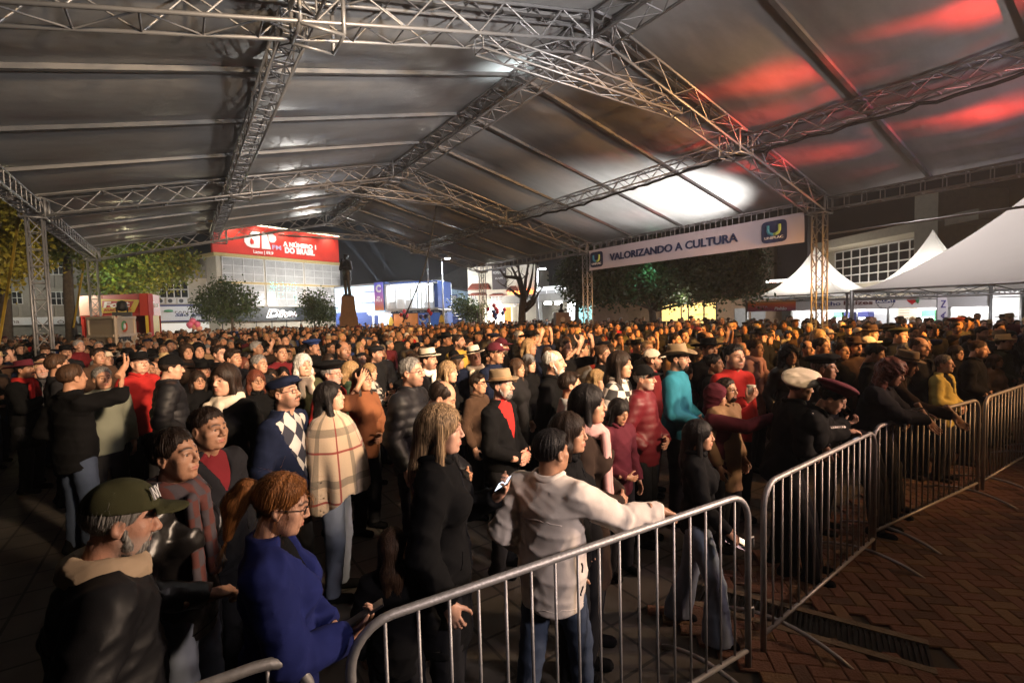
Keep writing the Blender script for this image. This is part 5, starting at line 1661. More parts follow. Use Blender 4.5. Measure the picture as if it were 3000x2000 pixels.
for i, (dd, x, y, H, u) in enumerate(crowd[:NIND]):
    k = int(rng.choice(len(protos), p=np.array([8, 7, 8, 8, 6, 5, 5, 4, 9, 8, 3, 8, 7, 6, 5])/97))
    pr_ = protos[k]
    if pr_['fem']: H -= .06
    sc = H/pr_['p']['headc'][2]
    o = bpy.data.objects.new('person', pr_['body']); link(o)
    f = FOC-np.array([x, y])+rng.normal(0, 1.6, 2)
    rz = math.atan2(-f[0], f[1])+rng.normal(0, .16)
    o.location = (x, y, 0); o.rotation_euler = (0, 0, rz); o.scale = (sc*rng.uniform(.95, 1.06), sc*rng.uniform(.95, 1.06), sc)
    hat, hatc, hs, hcol = look(pr_['fem'], pr_['kind'])
    setmat(o, SKIN[5] if pr_['kind'] == 'old' else SKIN[int(rng.choice([0, 1, 2, 3]))] if pr_['fem'] else SKIN[int(rng.choice([0, 1, 2, 4, 4, 6, 3]))])
    puff = rng.random() < .25
    c = str(rng.choice(CN, p=CP))
    if puff: c = 'puffer'; cw = 'black'
    else: cw = CWORD.get(c, c)
    add_part('jacket', pr_['puffer'] if puff else pr_['coat'], o, CL[c])
    add_part('trousers', pr_['trousers'], o, CL[str(rng.choice(['charcoal', 'black', 'denim', 'navy']))])
    for s_ in pr_['shoes']: add_part('shoe', s_, o, CL['black'])
    add_part('hair', hair_mesh(hs, .0085), o, HAIR[hcol], pr_['H'])
    bd = ''
    if not pr_['fem'] and rng.random() < .25:
        add_part('beard', hair_mesh('beard', .006), o, HAIR[hcol if hcol != 'blond' else 'brown'], pr_['H']); bd = ' bearded'
    gl = rng.random() < .18
    if gl: add_part('glasses', glasses_mesh(), o, CL['charcoal'], pr_['H'])
    if hat:
        add_part('hat', hat_mesh(hat), o, CL[hatc], pr_['H'] @ Matrix.Translation((0, 0, HATZ[hat])) @ Matrix.Rotation(R(rng.uniform(0, 10)), 4, 'X'))
        head_ = '%s %s' % (CWORD.get(hatc, hatc), HATN[hat])
    else: head_ = ('bald head, %s fringe' if hs == 'fringe' else '%s hair') % HAIRN[hcol]
    who = 'person'
    txt = '%s %s in %s %s, %s,' % (bd.strip(), who, cw, 'puffer jacket' if puff else 'coat', ('glasses, '+head_) if gl else head_)
    depth = 'front rows' if dd < 9 else 'middle rows' if dd < 14 else 'back rows'
    recs.append((o, txt.strip(), depth, u))
ORD = ['leftmost', 'second from left', 'third from left', 'fourth from left', 'fifth from left', 'sixth from left', 'seventh from left', 'eighth from left']
seen_l = {}
for o, txt, depth, u in recs: seen_l.setdefault((txt, depth, where(u)), []).append((u, o))
for (txt, depth, wh), lst in seen_l.items():
    lst.sort(key=lambda t_: t_[0])
    for j, (u, o) in enumerate(lst):
        lab = '%s %s' % (txt, wh) if len(lst) == 1 else '%s %s, %s' % (txt, wh, ORD[min(j, 7)])
        tag(o, lab, 'person', 'people standing in the crowd')
# labels that still read alike get their row, then their order from the left
bylab = {}
for o, txt, depth, u in recs: bylab.setdefault(o['label'], []).append((u, o, depth))
for lab, lst in bylab.items():
    if len(lst) > 1:
        lst.sort(key=lambda t_: t_[0])
        for j, (u, o, depth) in enumerate(lst):
            o['label'] = '%s, %s' % (lab, depth)
        if len({o['label'] for _, o, _ in lst}) < len(lst):
            for j, (u, o, depth) in enumerate(lst): o['label'] = '%s, %s' % (lab, ORD[min(j, 7)])
# ---- farther people than can be told apart: one mass
far = []
for li, (rh, rj, rr) in enumerate(((.013, .042, .016), (.019, .06, .022))):
    L_ = []
    for k in (0, 1, 3, 4, 6, 8, 9, 12):
        pr_ = protos[k]; p = pr_['p']
        vs, q, c = head(pr_['kind'], rh)
        hv = vs@p['headM'].T+p['headc']
        lo, hi = bounds(p)
        jv, jq = surfnet(jacket_fn(p, .02, .74, 'coat', k), lo, hi, rj)
        hairs = {}
        for hs in (('long', 'bob', 'bun') if pr_['fem'] else ('short', 'crop', 'side')):
            a, b = surfnet(hair_fn(hs), (-.15, -.2, -.36), (.15, .15, .165), rr)
            hairs[hs] = (a@p['headM'].T+p['headc'], b)
        hats = {}
        for ht in ('gaucho', 'straw', 'cap', 'bigberet'):
            me = hat_mesh(ht); co = np.empty(len(me.vertices)*3); me.vertices.foreach_get('co', co); co = co.reshape(-1, 3)
            if ht in ('cap', 'bigberet'):
                co = np.array([(.092*math.cos(a)*math.cos(e_), .112*math.sin(a)*math.cos(e_)+(.09*max(0, math.sin(a))**3*(e_ < .1) if ht == 'cap' else 0), (.09 if ht == 'cap' else .05)*math.sin(e_)) for e_ in (0, .05, .6, 1.1, 1.5) for a in np.linspace(0, 2*math.pi, 12, endpoint=False)])*(1.35 if ht == 'bigberet' else 1)
                fq = np.array([(i*12+j, i*12+(j+1) % 12, (i+1)*12+(j+1) % 12, (i+1)*12+j) for i in range(4) for j in range(12)])
            else:
                n_ = 30; nr = len(co)//n_; co = co.reshape(nr, n_, 3)[:, ::3].reshape(-1, 3)
                fq = np.array([(i*10+j, i*10+(j+1) % 10, (i+1)*10+(j+1) % 10, (i+1)*10+j) for i in range(nr-1) for j in range(10)])
            hats[ht] = ((co+(0, 0, HATZ[ht]))@p['headM'].T+p['headc'], fq)
        L_.append((pr_, hv, q, c, jv, jq, hairs, hats))
    far.append(L_)
CCOL = dict(black=(.004, .004, .0045), charcoal=(.013, .013, .015), navy=(.012, .017, .038), brown=(.060, .032, .019), darkbrown=(.028, .017, .012), olive=(.045, .045, .022), grey=(.13, .13, .135), wine=(.075, .009, .018), darkred=(.13, .010, .014), camel=(.25, .15, .08), beige=(.40, .30, .21), cream=(.55, .47, .37), blue=(.015, .035, .13), red=(.34, .016, .014), lightgrey=(.30, .30, .30), mustard=(.48, .31, .055), straw=(.55, .40, .21), felt=(.21, .15, .09))
HC_ = dict(black=(.01, .008, .008), dark=(.022, .013, .009), brown=(.06, .032, .018), blond=(.30, .19, .09), streaked=(.2, .12, .06), auburn=(.12, .035, .02), grey=(.22, .21, .2), white=(.5, .48, .46), salt=(.1, .095, .09))
SKC = [(.52, .30, .21), (.42, .23, .145), (.35, .19, .115), (.24, .12, .07)]
AV, AQ, AC = [], [], []
off = 0
for (dd, x, y, H, u) in crowd[NIND:]:
    pr_, hv, hq, hm_, jv, jq, hairs, hats = far[0 if dd < 21 else 1][int(rng.integers(8))]
    if pr_['fem']: H -= .06
    sc = H/pr_['p']['headc'][2]
    f = FOC-np.array([x, y])+rng.normal(0, 2.2, 2)
    rz = math.atan2(-f[0], f[1])+rng.normal(0, .2)
    Rm = np.array(Matrix.Rotation(rz, 3, 'Z'))*sc
    hat, hatc, hs, hcol = look(pr_['fem'], pr_['kind'])
    sk = np.array(SKC[int(rng.integers(4))])
    hcv = np.array(HC_[hcol]); jc = np.array(CCOL[str(rng.choice(CN, p=CP))])
    sc_ = sk*(1-hm_[:, 1:2]*.85)*(1-hm_[:, :1]*np.array([.1, .5, .5]))
    sc_ = np.where(hm_[:, 2:3] > .5, .4, sc_)
    parts = [(hv, hq, sc_), (jv, jq, np.tile(jc, (len(jv), 1)))]
    hs2 = {'curly': 'long', 'verylong': 'long', 'pony': 'bun', 'thick': 'short', 'fringe': 'crop'}.get(hs, hs)
    if hs2 in hairs and hs != 'fringe': parts.append((*hairs[hs2], np.tile(hcv, (len(hairs[hs2][0]), 1))))
    if hat:
        ht = {'cowboy': 'straw', 'beanie': 'cap', 'flat': 'bigberet'}.get(hat, hat)
        parts.append((*hats[ht], np.tile(CCOL[hatc], (len(hats[ht][0]), 1))))
    for v_, q_, c_ in parts:
        AV.append(v_@Rm.T+(x, y, 0)); AQ.append(q_+off); AC.append(c_); off += len(v_)
AV = np.concatenate(AV); AQ = np.concatenate(AQ); AC = np.concatenate(AC); AC = np.concatenate([AC, np.ones((len(AC), 1))], 1)
cm, n, l, b = new_mat('far_people')
a_ = n.new('ShaderNodeAttribute'); a_.attribute_name = 'mask'; l.new(a_.outputs['Color'], b.inputs['Base Color']); b.inputs['Roughness'].default_value = .75; b.inputs['Specular IOR Level'].default_value = .2
o = bpy.data.objects.new('crowd', qmesh('crowd', [(AV, AQ, AC)], cm)); link(o)
tag(o, 'dense crowd of people filling the back of the square', 'crowd', kind='stuff')
print('CROWD', len(NEAR), len(recs), len(crowd)-NIND, 'far quads', len(AQ))
# ================================================================== the square around the tent
UPZ = np.array([0, 0, 1.])
class Fac:
    """an upright plane standing on the ground between two places; s runs along it, z up, n out of it"""
    def __init__(s, uL, dL, uR, dR):
        s.A = at(uL, 930, dL); s.B = at(uR, 930, dR); s.A[2] = s.B[2] = 0
        s.L = np.linalg.norm(s.B-s.A); s.e = (s.B-s.A)/s.L
        s.n = np.cross(s.e, UPZ)                       # towards the camera
        if s.n@(-s.A) < 0: s.n = -s.n
    def uv(s, u, v):
        r = ray(u, v); o = np.array([0, 0, HC])
        t = ((s.A-o)@s.n)/(r@s.n); P = o+r*t
        return (P-s.A)@s.e, P[2]
    def p(s, a, z, out=0): return s.A+s.e*a+UPZ*z+s.n*out
    def box(s, a0, a1, z0, z1, o0, o1, mb=None):
        mb = mb or MB()
        return mb.box(s.p((a0+a1)/2, (z0+z1)/2, (o0+o1)/2), (abs(a1-a0)/2, abs(z1-z0)/2, abs(o1-o0)/2), (s.e, UPZ, s.n))
    def rect(s, u0, v0, u1, v1):
        c = (u0+u1)/2; d = (v0+v1)/2
        a0 = s.uv(u0, d)[0]; a1 = s.uv(u1, d)[0]; z1 = s.uv(c, v0)[1]; z0 = s.uv(c, v1)[1]
        return a0, a1, z0, z1
def root(name, fac, label, cat, group=None):
    o = empty(name, tuple(fac.p(fac.L/2, 0)))
    o['_o'] = list(fac.p(fac.L/2, 0))
    return tag(o, label, cat, group)
def put(mb, name, m, r, smooth=False):
    o = mb.build(name, m, r, smooth)
    o.location = (-r.location[0], -r.location[1], -r.location[2]) if r.parent is None else (0, 0, 0)
    return o
def window(fac, r, a0, a1, z0, z1, nx, nz, fm, gm, out=.02, bar=.05):
    w_ = put(fac.box(a0, a1, z0, z1, out-.05, out+.005), 'window', gm, r)
    for i in range(nx):
        for j in range(nz):
            put(fac.box(a0+(a1-a0)*(i+.06)/nx, a0+(a1-a0)*(i+.94)/nx, z0+(z1-z0)*(j+.06)/nz, z0+(z1-z0)*(j+.94)/nz, out+.005, out+.015), 'pane', gm, w_)
    mb = MB()
    for i in range(nx+1): fac.box(a0+(a1-a0)*i/nx-bar/2, a0+(a1-a0)*i/nx+bar/2, z0, z1, out, out+.06, mb)
    for j in range(nz+1): fac.box(a0, a1, z0+(z1-z0)*j/nz-bar/2, z0+(z1-z0)*j/nz+bar/2, out+.003, out+.055, mb)
    put(mb, 'frame', fm, w_)
    return w_
def text_on(fac, body, u0, v0, u1, v1, m, r, out, **k):
    a0, a1, z0, z1 = fac.rect(u0, v0, u1, v1)
    o = lettering(body, fac.p((a0+a1)/2, (z0+z1)/2, out), fac.e, UPZ, abs(a1-a0), z1-z0, m, r, **k)
    o.location = (-r.location[0], -r.location[1], -r.location[2])
    return o
plaster = mat('plaster_cream', (.42, .38, .31), .9, 0, .18, 2.5, .3, 12)
plaster_g = mat('plaster_grey', (.26, .25, .22), .9, 0, .22, 2, .3, 12)
conc = mat('concrete_panel', (.22, .21, .19), .9, 0, .25, 3, .3, 10)
glass_d = mat('window_dark_glass', (.010, .012, .014), .12, 0, .2, 3)
glass_l = mat('window_pale_glass', (.40, .40, .40), .2, 0, .35, 1.2)
wframe = mat('white_frame', (.55, .55, .55), .6)
white_p = mat('white_paint', (.70, .70, .69), .6, 0, .1)
ochre = mat('ochre_band', (.45, .34, .14), .7)
signw = mat('sign_white', (.70, .71, .75), .5, 0, .08)
inkblue = mat('sign_ink_blue', (.02, .03, .16), .6)
inkbrown = mat('sign_ink_brown', (.10, .05, .05), .6)
sgreen = mat('sign_green', (.06, .28, .13), .6)
redsign = mat('billboard_red', (.62, .035, .02), .5, 0, .18, .8)
letw = mat('billboard_white', (.85, .85, .83), .5, 0, .05)
lilac = mat('billboard_lilac', (.55, .50, .75), .5)
darkf = mat('fascia_black', (.008, .012, .016), .45)
def glow(name, col, s): return mat(name, col, .5, emit=s, var=.12, scale=2)
shop_glow = glow('shop_light', (1, .86, .68), 2.2)
white_glow = glow('white_light', (.92, .96, 1), 3.0)
lamp_glow = glow('lamp_glass', (.95, .97, 1), 40)

# ---- hill-dark far houses close the view
hz_ = Fac(-400, 95, 3600, 95)
hr = root('far_houses', hz_, 'dark row of unlit house fronts closing the far side of the square', 'building')
for i in range(30):
    a0 = hz_.L*i/30
    put(hz_.box(a0, a0+hz_.L/30-.05, 0, 3.2+2.2*RNG.random(), -8, 0), 'wall', conc, hr)

# ---- 1 grey office block on the left
fa = Fac(-260, 40, 330, 46)
r = root('office_block', fa, 'grey concrete office block behind the left truss post', 'building')
_, zt_ = fa.uv(150, 700)
put(fa.box(0, fa.L, 0, 15, -12, 0), 'wall', plaster_g, r)
for k, (v0, v1) in enumerate(((806, 842), (896, 925))):
    for u0, u1 in ((-130, -40), (-30, 55), (66, 160), (168, 228)):
        a0, a1, z0, z1 = fa.rect(u0, v0, u1, v1); put(fa.box(a0, a1, z0, z1, 0, .12), 'panel', conc, r)
for u0, v0, u1, v1 in ((138, 760, 188, 804), (150, 855, 196, 893), (20, 760, 70, 804), (90, 690, 140, 735), (-10, 690, 40, 735), (20, 855, 66, 890)):
    window(fa, r, *fa.rect(u0, v0, u1, v1), 3, 2, wframe, glass_d)
a0, a1, z0, z1 = fa.rect(-120, 930, 235, 952); put(fa.box(a0, a1, z0, z1, .0, .35), 'shop_sign', signw, r)
text_on(fa, 'Helena', -10, 936, 62, 947, inkbrown, r, .37, bold=0)
text_on(fa, 'Ótica', 172, 936, 232, 947, inkbrown, r, .37, bold=0)
put(fa.box(2, fa.L-1, .3, z0-.05, 0, .05), 'shop_front', conc, r)

# ---- 2 pharmacy
fp = Fac(236, 50, 650, 56)
r = root('pharmacy_building', fp, 'cream two-storey building with a white pharmacy sign and air conditioners', 'building')
zt_ = fp.uv(560, 815)[1]
put(fp.box(0, fp.L, 0, zt_, -10, 0), 'wall', plaster, r)
a0, a1, z0, z1 = fp.rect(240, 777, 650, 815)
put(fp.box(0, fp.L, zt_, z1, -10, .15), 'parapet', conc, r)
for i in range(46):
    put(fp.box(fp.L*i/46, fp.L*i/46+.10, zt_, z1, .15, .19), 'rib', conc, r)
for u0, v0, u1, v1, nx in ((467, 824, 551, 872, 4), (300, 812, 402, 862, 4), (606, 826, 646, 872, 2)):
    window(fp, r, *fp.rect(u0, v0, u1, v1), nx, 2, wframe, glass_d, bar=.09)
for u0, u1 in ((468, 482), (489, 517), (521, 549)):
    a0, a1, z0, z1 = fp.rect(u0, 874, u1, 889)
    ac = put(fp.box(a0, a1, z0, z1, 0, .35), 'air_conditioner', wframe, r)
    c = fp.p((a0+a1)/2-.1, (z0+z1)/2, .36); rr = (z1-z0)*.38
    MB().add([c+fp.e*rr*math.cos(q)+UPZ*rr*math.sin(q) for q in np.linspace(0, 6.283, 14, endpoint=False)], [tuple(range(14))]).build('fan', darkf, ac)
a0, a1, z0, z1 = fp.rect(470, 893, 652, 940)
put(fp.box(a0, a1, z0, z1, 0, .5), 'sign_box', signw, r)
for v0, v1 in ((892, 897), (938, 941)):
    b0, b1, y0, y1 = fp.rect(470, v0, 652, v1); put(fp.box(b0, b1, y0, y1, .5, .53), 'blue_stripe', inkblue, r)
text_on(fp, 'FARMÁCIA', 514, 909, 612, 917, inkbrown, r, .52, bold=.0)
text_on(fp, 'São João', 514, 917, 610, 929, inkblue, r, .52, bold=.03, shear=.2)
a0, a1, z0, z1 = fp.rect(484, 909, 508, 918)
MB().lathe([(.05, 0), (.5, .02), (.42, .24), (.1, .30)], 14, (0, 0, 0)).build('tree_mark', sgreen, r).matrix_world = Matrix.Translation(Vector(fp.p((a0+a1)/2, z0+.15, .52))) @ Matrix.Scale(.9, 4)
put(fp.box(0, fp.L, .2, fp.uv(560, 945)[1], -.02, .06), 'shop_front', glow('pharmacy_front', (.8, .78, .72), .5), r)

# ---- 3 red supermarket booth
fb = Fac(236, 27, 437, 26.3)
fs = Fac(437, 26.3, 471, 28.5)
r = root('red_booth', fb, 'red supermarket stand with a yellow sign panel behind the police booth', 'booth')
bred = mat('booth_red', (.42, .030, .018), .45, 0, .2, 2)
byel = mat('booth_yellow', (.62, .48, .05), .5)
borange = mat('booth_pale', (.70, .42, .32), .5)
_, _, z0, z1 = fb.rect(300, 862, 430, 926)
put(fb.box(0, fb.L, z0, z1, -.3, 0), 'fascia', bred, r)
rq = [fb.p(0, z1-.1), fb.p(fb.L, z1-.1), fs.p(fs.L, z1-.1), fb.p(0, z1-.1)+fs.p(fs.L, 0)-fs.p(0, 0)]
put(MB().add(rq+[q_-UPZ*.08 for q_ in rq], [(0, 1, 2, 3), (7, 6, 5, 4), (2, 3, 7, 6), (3, 0, 4, 7)]), 'roof', bred, r)
put(MB().add([rq[2]+UPZ*.1, rq[3]+UPZ*.1, rq[3]*np.array([1, 1, 0]), rq[2]*np.array([1, 1, 0])], [(0, 1, 2, 3)]), 'back_wall', bred, r)
put(fb.box(0, fb.uv(300, 900)[0], z0+.1, z1-.02, 0, .03), 'pale_panel', borange, r)
A = [fb.p(*fb.uv(u, v), .03) for u, v in ((298, 876), (413, 878), (395, 915), (296, 917))]
B = [q+fb.n*.02 for q in A]
put(MB().add(A+B, [(4, 5, 6, 7), (0, 1, 5, 4), (1, 2, 6, 5), (2, 3, 7, 6), (3, 0, 4, 7)]), 'sign_panel', byel, r)
A = [fb.p(*fb.uv(u, v), .055) for u, v in ((302, 881), (395, 882), (386, 901), (302, 901))]
put(MB().add(A, [(3, 2, 1, 0)]), 'sign_inset', bred, r)
text_on(fb, 'Fort', 306, 883, 384, 901, letw, r, .07, bold=.04, shear=.15)
text_on(fb, 'ATACADISTA', 306, 903, 388, 911, bred, r, .06, bold=.03)
put(fs.box(0.03, fs.L, z0, z1, -.4, 0), 'side_fascia', bred, r)
put(fs.box(.1, fs.L-.1, 0, z0, -.2, -.05), 'side_panel', byel, r)
for a in (.05, fb.L-.1):
    put(fb.box(a-.09, a+.09, 0, z0, -.25, -.05), 'corner_post', bred, r)
put(fb.box(.15, fb.uv(270, 930)[0], 0, z0, -.3, -.15), 'wall_panel', bred, r)
text_on(fs, 'Fort', 446, 885, 464, 900, letw, r, .02, bold=.02)

# ---- police booth: panel box with emblem and a crowd-watch platform
fc = Fac(258, 19.5, 336, 18.6)
fd = Fac(336, 18.6, 392, 20.2)
r = root('panel_booth', fc, 'pale panelled police booth box with a round emblem left of centre', 'booth')
ppan = mat('booth_panel', (.52, .42, .32), .6, 0, .1, 2)
pfrm = mat('booth_frame', (.62, .52, .42), .5)
zt_ = fc.uv(300, 930)[1]; zm = fc.uv(300, 984)[1]
put(fc.box(0, fc.L, 0, zt_, -.06, 0), 'panel', ppan, r)
put(fd.box(0, fd.L, 0, fd.uv(364, 930)[1], -.06, 0), 'panel', ppan, r)
for a in (0, fc.L): put(fc.box(a-.05, a+.05, 0, zt_+.05, 0, .05), 'frame_post', pfrm, r)
for z in (zt_, zm): put(fc.box(0, fc.L, z-.05, z+.05, .052, .09), 'frame_rail', pfrm, r)
for a in (fd.L,): put(fd.box(a-.05, a+.05, 0, zt_+.05, 0, .05), 'frame_post', pfrm, r)
for z in (zt_, fd.uv(364, 981)[1]): put(fd.box(0.06, fd.L, z-.05, z+.05, .052, .09), 'frame_rail', pfrm, r)
ce = fd.p(*fd.uv(363, 956), .02)
for (q0, q1, m_) in ((0.9, 3.9, sgreen), (-2.3, .8, mat('emblem_red', (.5, .08, .03), .6))):
    put(MB().tube([ce+fd.e*.19*math.cos(q)+UPZ*.19*math.sin(q) for q in np.linspace(q0, q1, 12)], .035, 6), 'emblem_arc', m_, r, True)
put(MB().add([ce+fd.n*.012+fd.e*.11*math.cos(q)+UPZ*.11*math.sin(q) for q in np.linspace(0, 6.283, 16, endpoint=False)], [tuple(range(16))]), 'emblem_disc', letw, r)
text_on(fd, '2ºBPM', 346, 986, 382, 999, darkf, r, .02, bold=.03)
# black moving light on top
tp = fc.p(fc.L*.85, zt_, -.4)
r = empty('stage_spotlight', tuple(tp)); tag(r, 'round black spotlight on a base on top of the police booth', 'spotlight')
MB().box((0, 0, .11), (.30, .18, .08)).build('base', black, r)
MB().tube([(-.16, 0, .18), (-.17, 0, .40)], .03, 6).build('yoke_arm', black, r)
MB().tube([(.16, 0, .18), (.17, 0, .40)], .03, 6).build('yoke_arm', black, r)
MB().lathe([(.04, -.2), (.13, -.16), (.17, -.05), (.17, .1), (.12, .19), (.03, .22)], 16, (0, 0, .42)).build('lamp_head', black, r, True)

# ---- 6 billboard building
fb = Fac(642, 54, 998, 67)
r = root('billboard_building', fb, 'glass-fronted building topped by a lit red radio billboard', 'building')
zs0 = fb.uv(820, 764)[1]
H1 = fb.uv(820, 672)[1]
put(fb.box(0, fb.L, 0, zs0, -12, 0), 'wall', plaster, r)
put(fb.box(-.3, fb.L+.1, zs0, zs0+.35, -12, .25), 'cornice', ochre, r)
z0 = zs0+.35
b_ = put(fb.box(-.3, fb.L+.1, z0, H1, -.3, .1), 'billboard', redsign, r)
put(fb.box(-.3, fb.L+.1, H1, H1+.12, -.3, .45), 'billboard_light_trough', glow('trough_light', (1, .85, .6), 2.5), r)
def bb(u0, v0, u1, v1, t, **k): return text_on(fb, t, u0, v0, u1, v1, letw, r, .12, depth=.03, **k)
bb(827, 710, 924, 727, 'A NÚMERO 1', bold=.06)
bb(833, 728, 920, 746, 'DO BRASIL', bold=.06)
bb(741, 735, 799, 747, 'Lages | 89,9', bold=.02)
text_on(fb, 'FM', 796, 719, 822, 732, lilac, r, .12, bold=.02)
# the two drop-shaped letters of the station mark
def blob(pts, m, nm, o=.12):
    A = [fb.p(*fb.uv(u, v), o) for u, v in pts]; B = [q+fb.n*.05 for q in A]; n_ = len(A)
    put(MB().add(A+B, [tuple(range(2*n_-1, n_-1, -1))]+[(i, (i+1) % n_, n_+(i+1) % n_, n_+i) for i in range(n_)]), nm, m, r)
J = [(731, 679), (759, 681), (759, 727), (735, 726), (722, 720), (714, 709), (714, 697), (721, 690), (732, 692)]
blob(J, letw, 'letter_shape')
blob([(733, 697), (741, 706), (741, 715), (733, 716), (730, 708)], redsign, 'letter_cutout', .175)
Pp = [(765, 681), (792, 686), (804, 692), (808, 703), (804, 712), (795, 715), (786, 711), (783, 698), (791, 731), (765, 729)]
blob([(765, 681), (778, 682), (792, 731), (765, 729)], letw, 'letter_shape')
blob([(783, 684), (797, 686), (806, 694), (807, 704), (801, 711), (792, 711), (786, 705), (784, 697)], letw, 'letter_shape')
for k in range(5):
    P_ = fb.p(fb.L*(k+.5)/5, H1+.05, 1.1)
    l_ = spot('billboard_lamp', tuple(P_), tuple(fb.p(fb.L*(k+.5)/5, z0+.6, 0)), 420, (1, .86, .70), 120, .9)
# glazing, three bays of two storeys
zg1 = zs0-.05; zg0 = fb.uv(820, 833)[1]; zg2 = fb.uv(820, 897)[1]
bays = [(.25, .355), (.37, .68), (.695, .985)]
bays = [(fb.uv(652, 800)[0], fb.uv(771, 800)[0]), (fb.uv(779, 800)[0], fb.uv(887, 800)[0]), (fb.uv(893, 800)[0], fb.uv(994, 800)[0])]
for i, (a0, a1) in enumerate(bays):
    for (q0, q1) in ((zg0+.15, zg1), (zg2+.05, zg0-.15)):
        window(fb, r, a0, a1, q0, q1, 4, 3, wframe, glass_l, bar=.09)
put(fb.box(0, fb.L, zg0-.12, zg0+.12, .06, .16), 'sill_band', ochre, r)
# string of green fairy lights in the middle bay
gl = glow('green_fairy_light', (.1, 1, .65), 3.5)
sp = MB()
for u0 in (788, 793, 799, 807, 813, 827, 839, 849, 857, 864):
    v_ = 826+RNG.uniform(0, 10); ve = RNG.choice([845, 860, 893, 875])
    while v_ < ve:
        sp.box(fb.p(*fb.uv(u0+RNG.normal(0, 1.0), v_), .25), (.028, .028, .028)); v_ += RNG.uniform(4, 12)
o = put(sp, 'fairy_lights', gl, r); o['kind'] = 'stuff'
FB_ = fb
# black shop fascia with outlined lettering
zf = fb.uv(820, 899)[1]; zf0 = fb.uv(820, 939)[1]
put(fb.box(-.2, fb.uv(978, 920)[0], zf0, zf, 0, .5), 'shop_fascia', darkf, r)
text_on(fb, 'Diva', 773, 906, 863, 930, glow('diva_outline', (1, .97, .92), 2.5), r, .52, bold=.055, shear=.25, name='lettering')
text_on(fb, 'Diva', 775, 907.5, 861, 928.5, inkbrown, r, .56, bold=.0, shear=.25, name='lettering')
text_on(fb, 'Presentes e Acessórios', 806, 931, 858, 935, wframe, r, .52, bold=0)
put(fb.box(.3, fb.L-.3, .1, zf0, -.4, -.3), 'lit_shop_window', shop_glow, r)
for k in range(9):
    a = .3+(fb.L-.6)*k/8
    put(fb.box(a-.05, a+.05, .1, zf0, -.3, .02), 'mullion', darkf, r)

# ---- 9 statue
sd_ = 36.
Pb = at(1022, 934, sd_); Pb[2] = 0
r = empty('statue', tuple(Pb)); tag(r, 'dark bronze standing figure on a tall stone pedestal', 'statue')
stone = mat('pedestal_stone', (.13, .085, .06), .9, 0, .3, 6, .6, 20)
bronze = mat('statue_bronze', (.018, .016, .015), .42, .5, .3, 8)
zp = at(1022, 866, sd_)[2]
w0 = 1.55
def tap(z0, z1, h0, h1):
    vs = [(x*h, y*h, z) for z, h in ((z0, h0), (z1, h1)) for x, y in ((-1, -1), (1, -1), (1, 1), (-1, 1))]
    return MB().add(vs, [(3, 2, 1, 0), (4, 5, 6, 7), (0, 1, 5, 4), (1, 2, 6, 5), (2, 3, 7, 6), (3, 0, 4, 7)])
rz = -YAW+.3
for z0, z1, h0, h1, nm in ((0, .5, 1.05, 1.0, 'plinth'), (.5, zp*.62, .68, .62, 'pedestal_base'), (zp*.62, zp-.12, .56, .44, 'pedestal'), (zp-.12, zp, .46, .34, 'pedestal_cap')):
    o = tap(z0, z1, h0, h1).build(nm, stone, r); o.rotation_euler = (0, 0, rz)
ps = pose(fat=1.1, Rr=((.24, .10, 1.12), (.06, .20, 1.42), (-.3, .1, .9), (0, -1, 0), 'grip'), L=((-.25, .0, 1.12), (.05, .19, 1.13), (.9, .1, 0), (0, -1, 0), 'relax'), pitch=-.1)
lo, hi = bounds(ps)
fn, lg = legs_fn(ps)
sv = [head('man', .009), surfnet(jacket_fn(ps, .022, .62, 'coat', 3., neckcut=1.50), lo-(0, 0, .2), hi, .02), surfnet(fn, (-.3, -.3, .02), (.3, .35, 1.08), .022), surfnet(shoes_fn(lg), (-.3, -.3, -.02), (.3, .4, .2), .02), surfnet(hair_fn('thick'), (-.13, -.16, -.13), (.13, .13, .15), .010)]
sv[0] = (sv[0][0]@ps['headM'].T+ps['headc'], sv[0][1], sv[0][2]); sv[4] = (sv[4][0]@ps['headM'].T+ps['headc'], sv[4][1])
sv += [(a, b) for a, b, *_ in body_parts(ps, 'man', .009, .012)[2:]]
o = bpy.data.objects.new('figure', qmesh('figure', sv, bronze)); link(o, r)
o.location = (0, 0, zp); o.rotation_euler = (0, 0, math.pi-YAW-.5); o.scale = (1.75,)*3

# ---- bust on a pedestal
bd = 30.
Pb = at(1645, 934, bd); Pb[2] = 0
r = empty('bust_monument', tuple(Pb)); tag(r, 'bust in a hat on a square stone pedestal with a round plaque', 'monument')
ax_ = np.array([math.cos(-YAW+.1), math.sin(-YAW+.1), 0]); ay_ = np.array([-ax_[1], ax_[0], 0])
zb = at(1645, 915, bd)[2]
MB().box((0, 0, zb/2), (.42, .40, zb/2), (ax_, ay_, UPZ)).build('pedestal', mat('bust_stone', (.34, .22, .16), .85, 0, .2, 5, .4, 20), r)
cpl = -ay_*.405+UPZ*(zb-.42)
MB().add([cpl+ax_*.15*math.cos(q)+UPZ*.15*math.sin(q)-ay_*.02*0 for q in np.linspace(0, 6.283, 20, endpoint=False)], [tuple(range(20))]).build('plaque', pfrm, r)
rl = MB()
for sx in (-1, 1):
    for sy in (-1, 1): rl.tube([ax_*.40*sx+ay_*.38*sy+UPZ*zb, ax_*.40*sx+ay_*.38*sy+UPZ*(zb+.17)], .012, 5)
for sx in (-1, 1):
    rl.tube([ax_*.40*sx-ay_*.38+UPZ*(zb+.17), ax_*.40*sx+ay_*.38+UPZ*(zb+.17)], .012, 5); rl.tube([-ax_*.40+ay_*.38*sx+UPZ*(zb+.17), ax_*.40+ay_*.38*sx+UPZ*(zb+.17)], .012, 5)
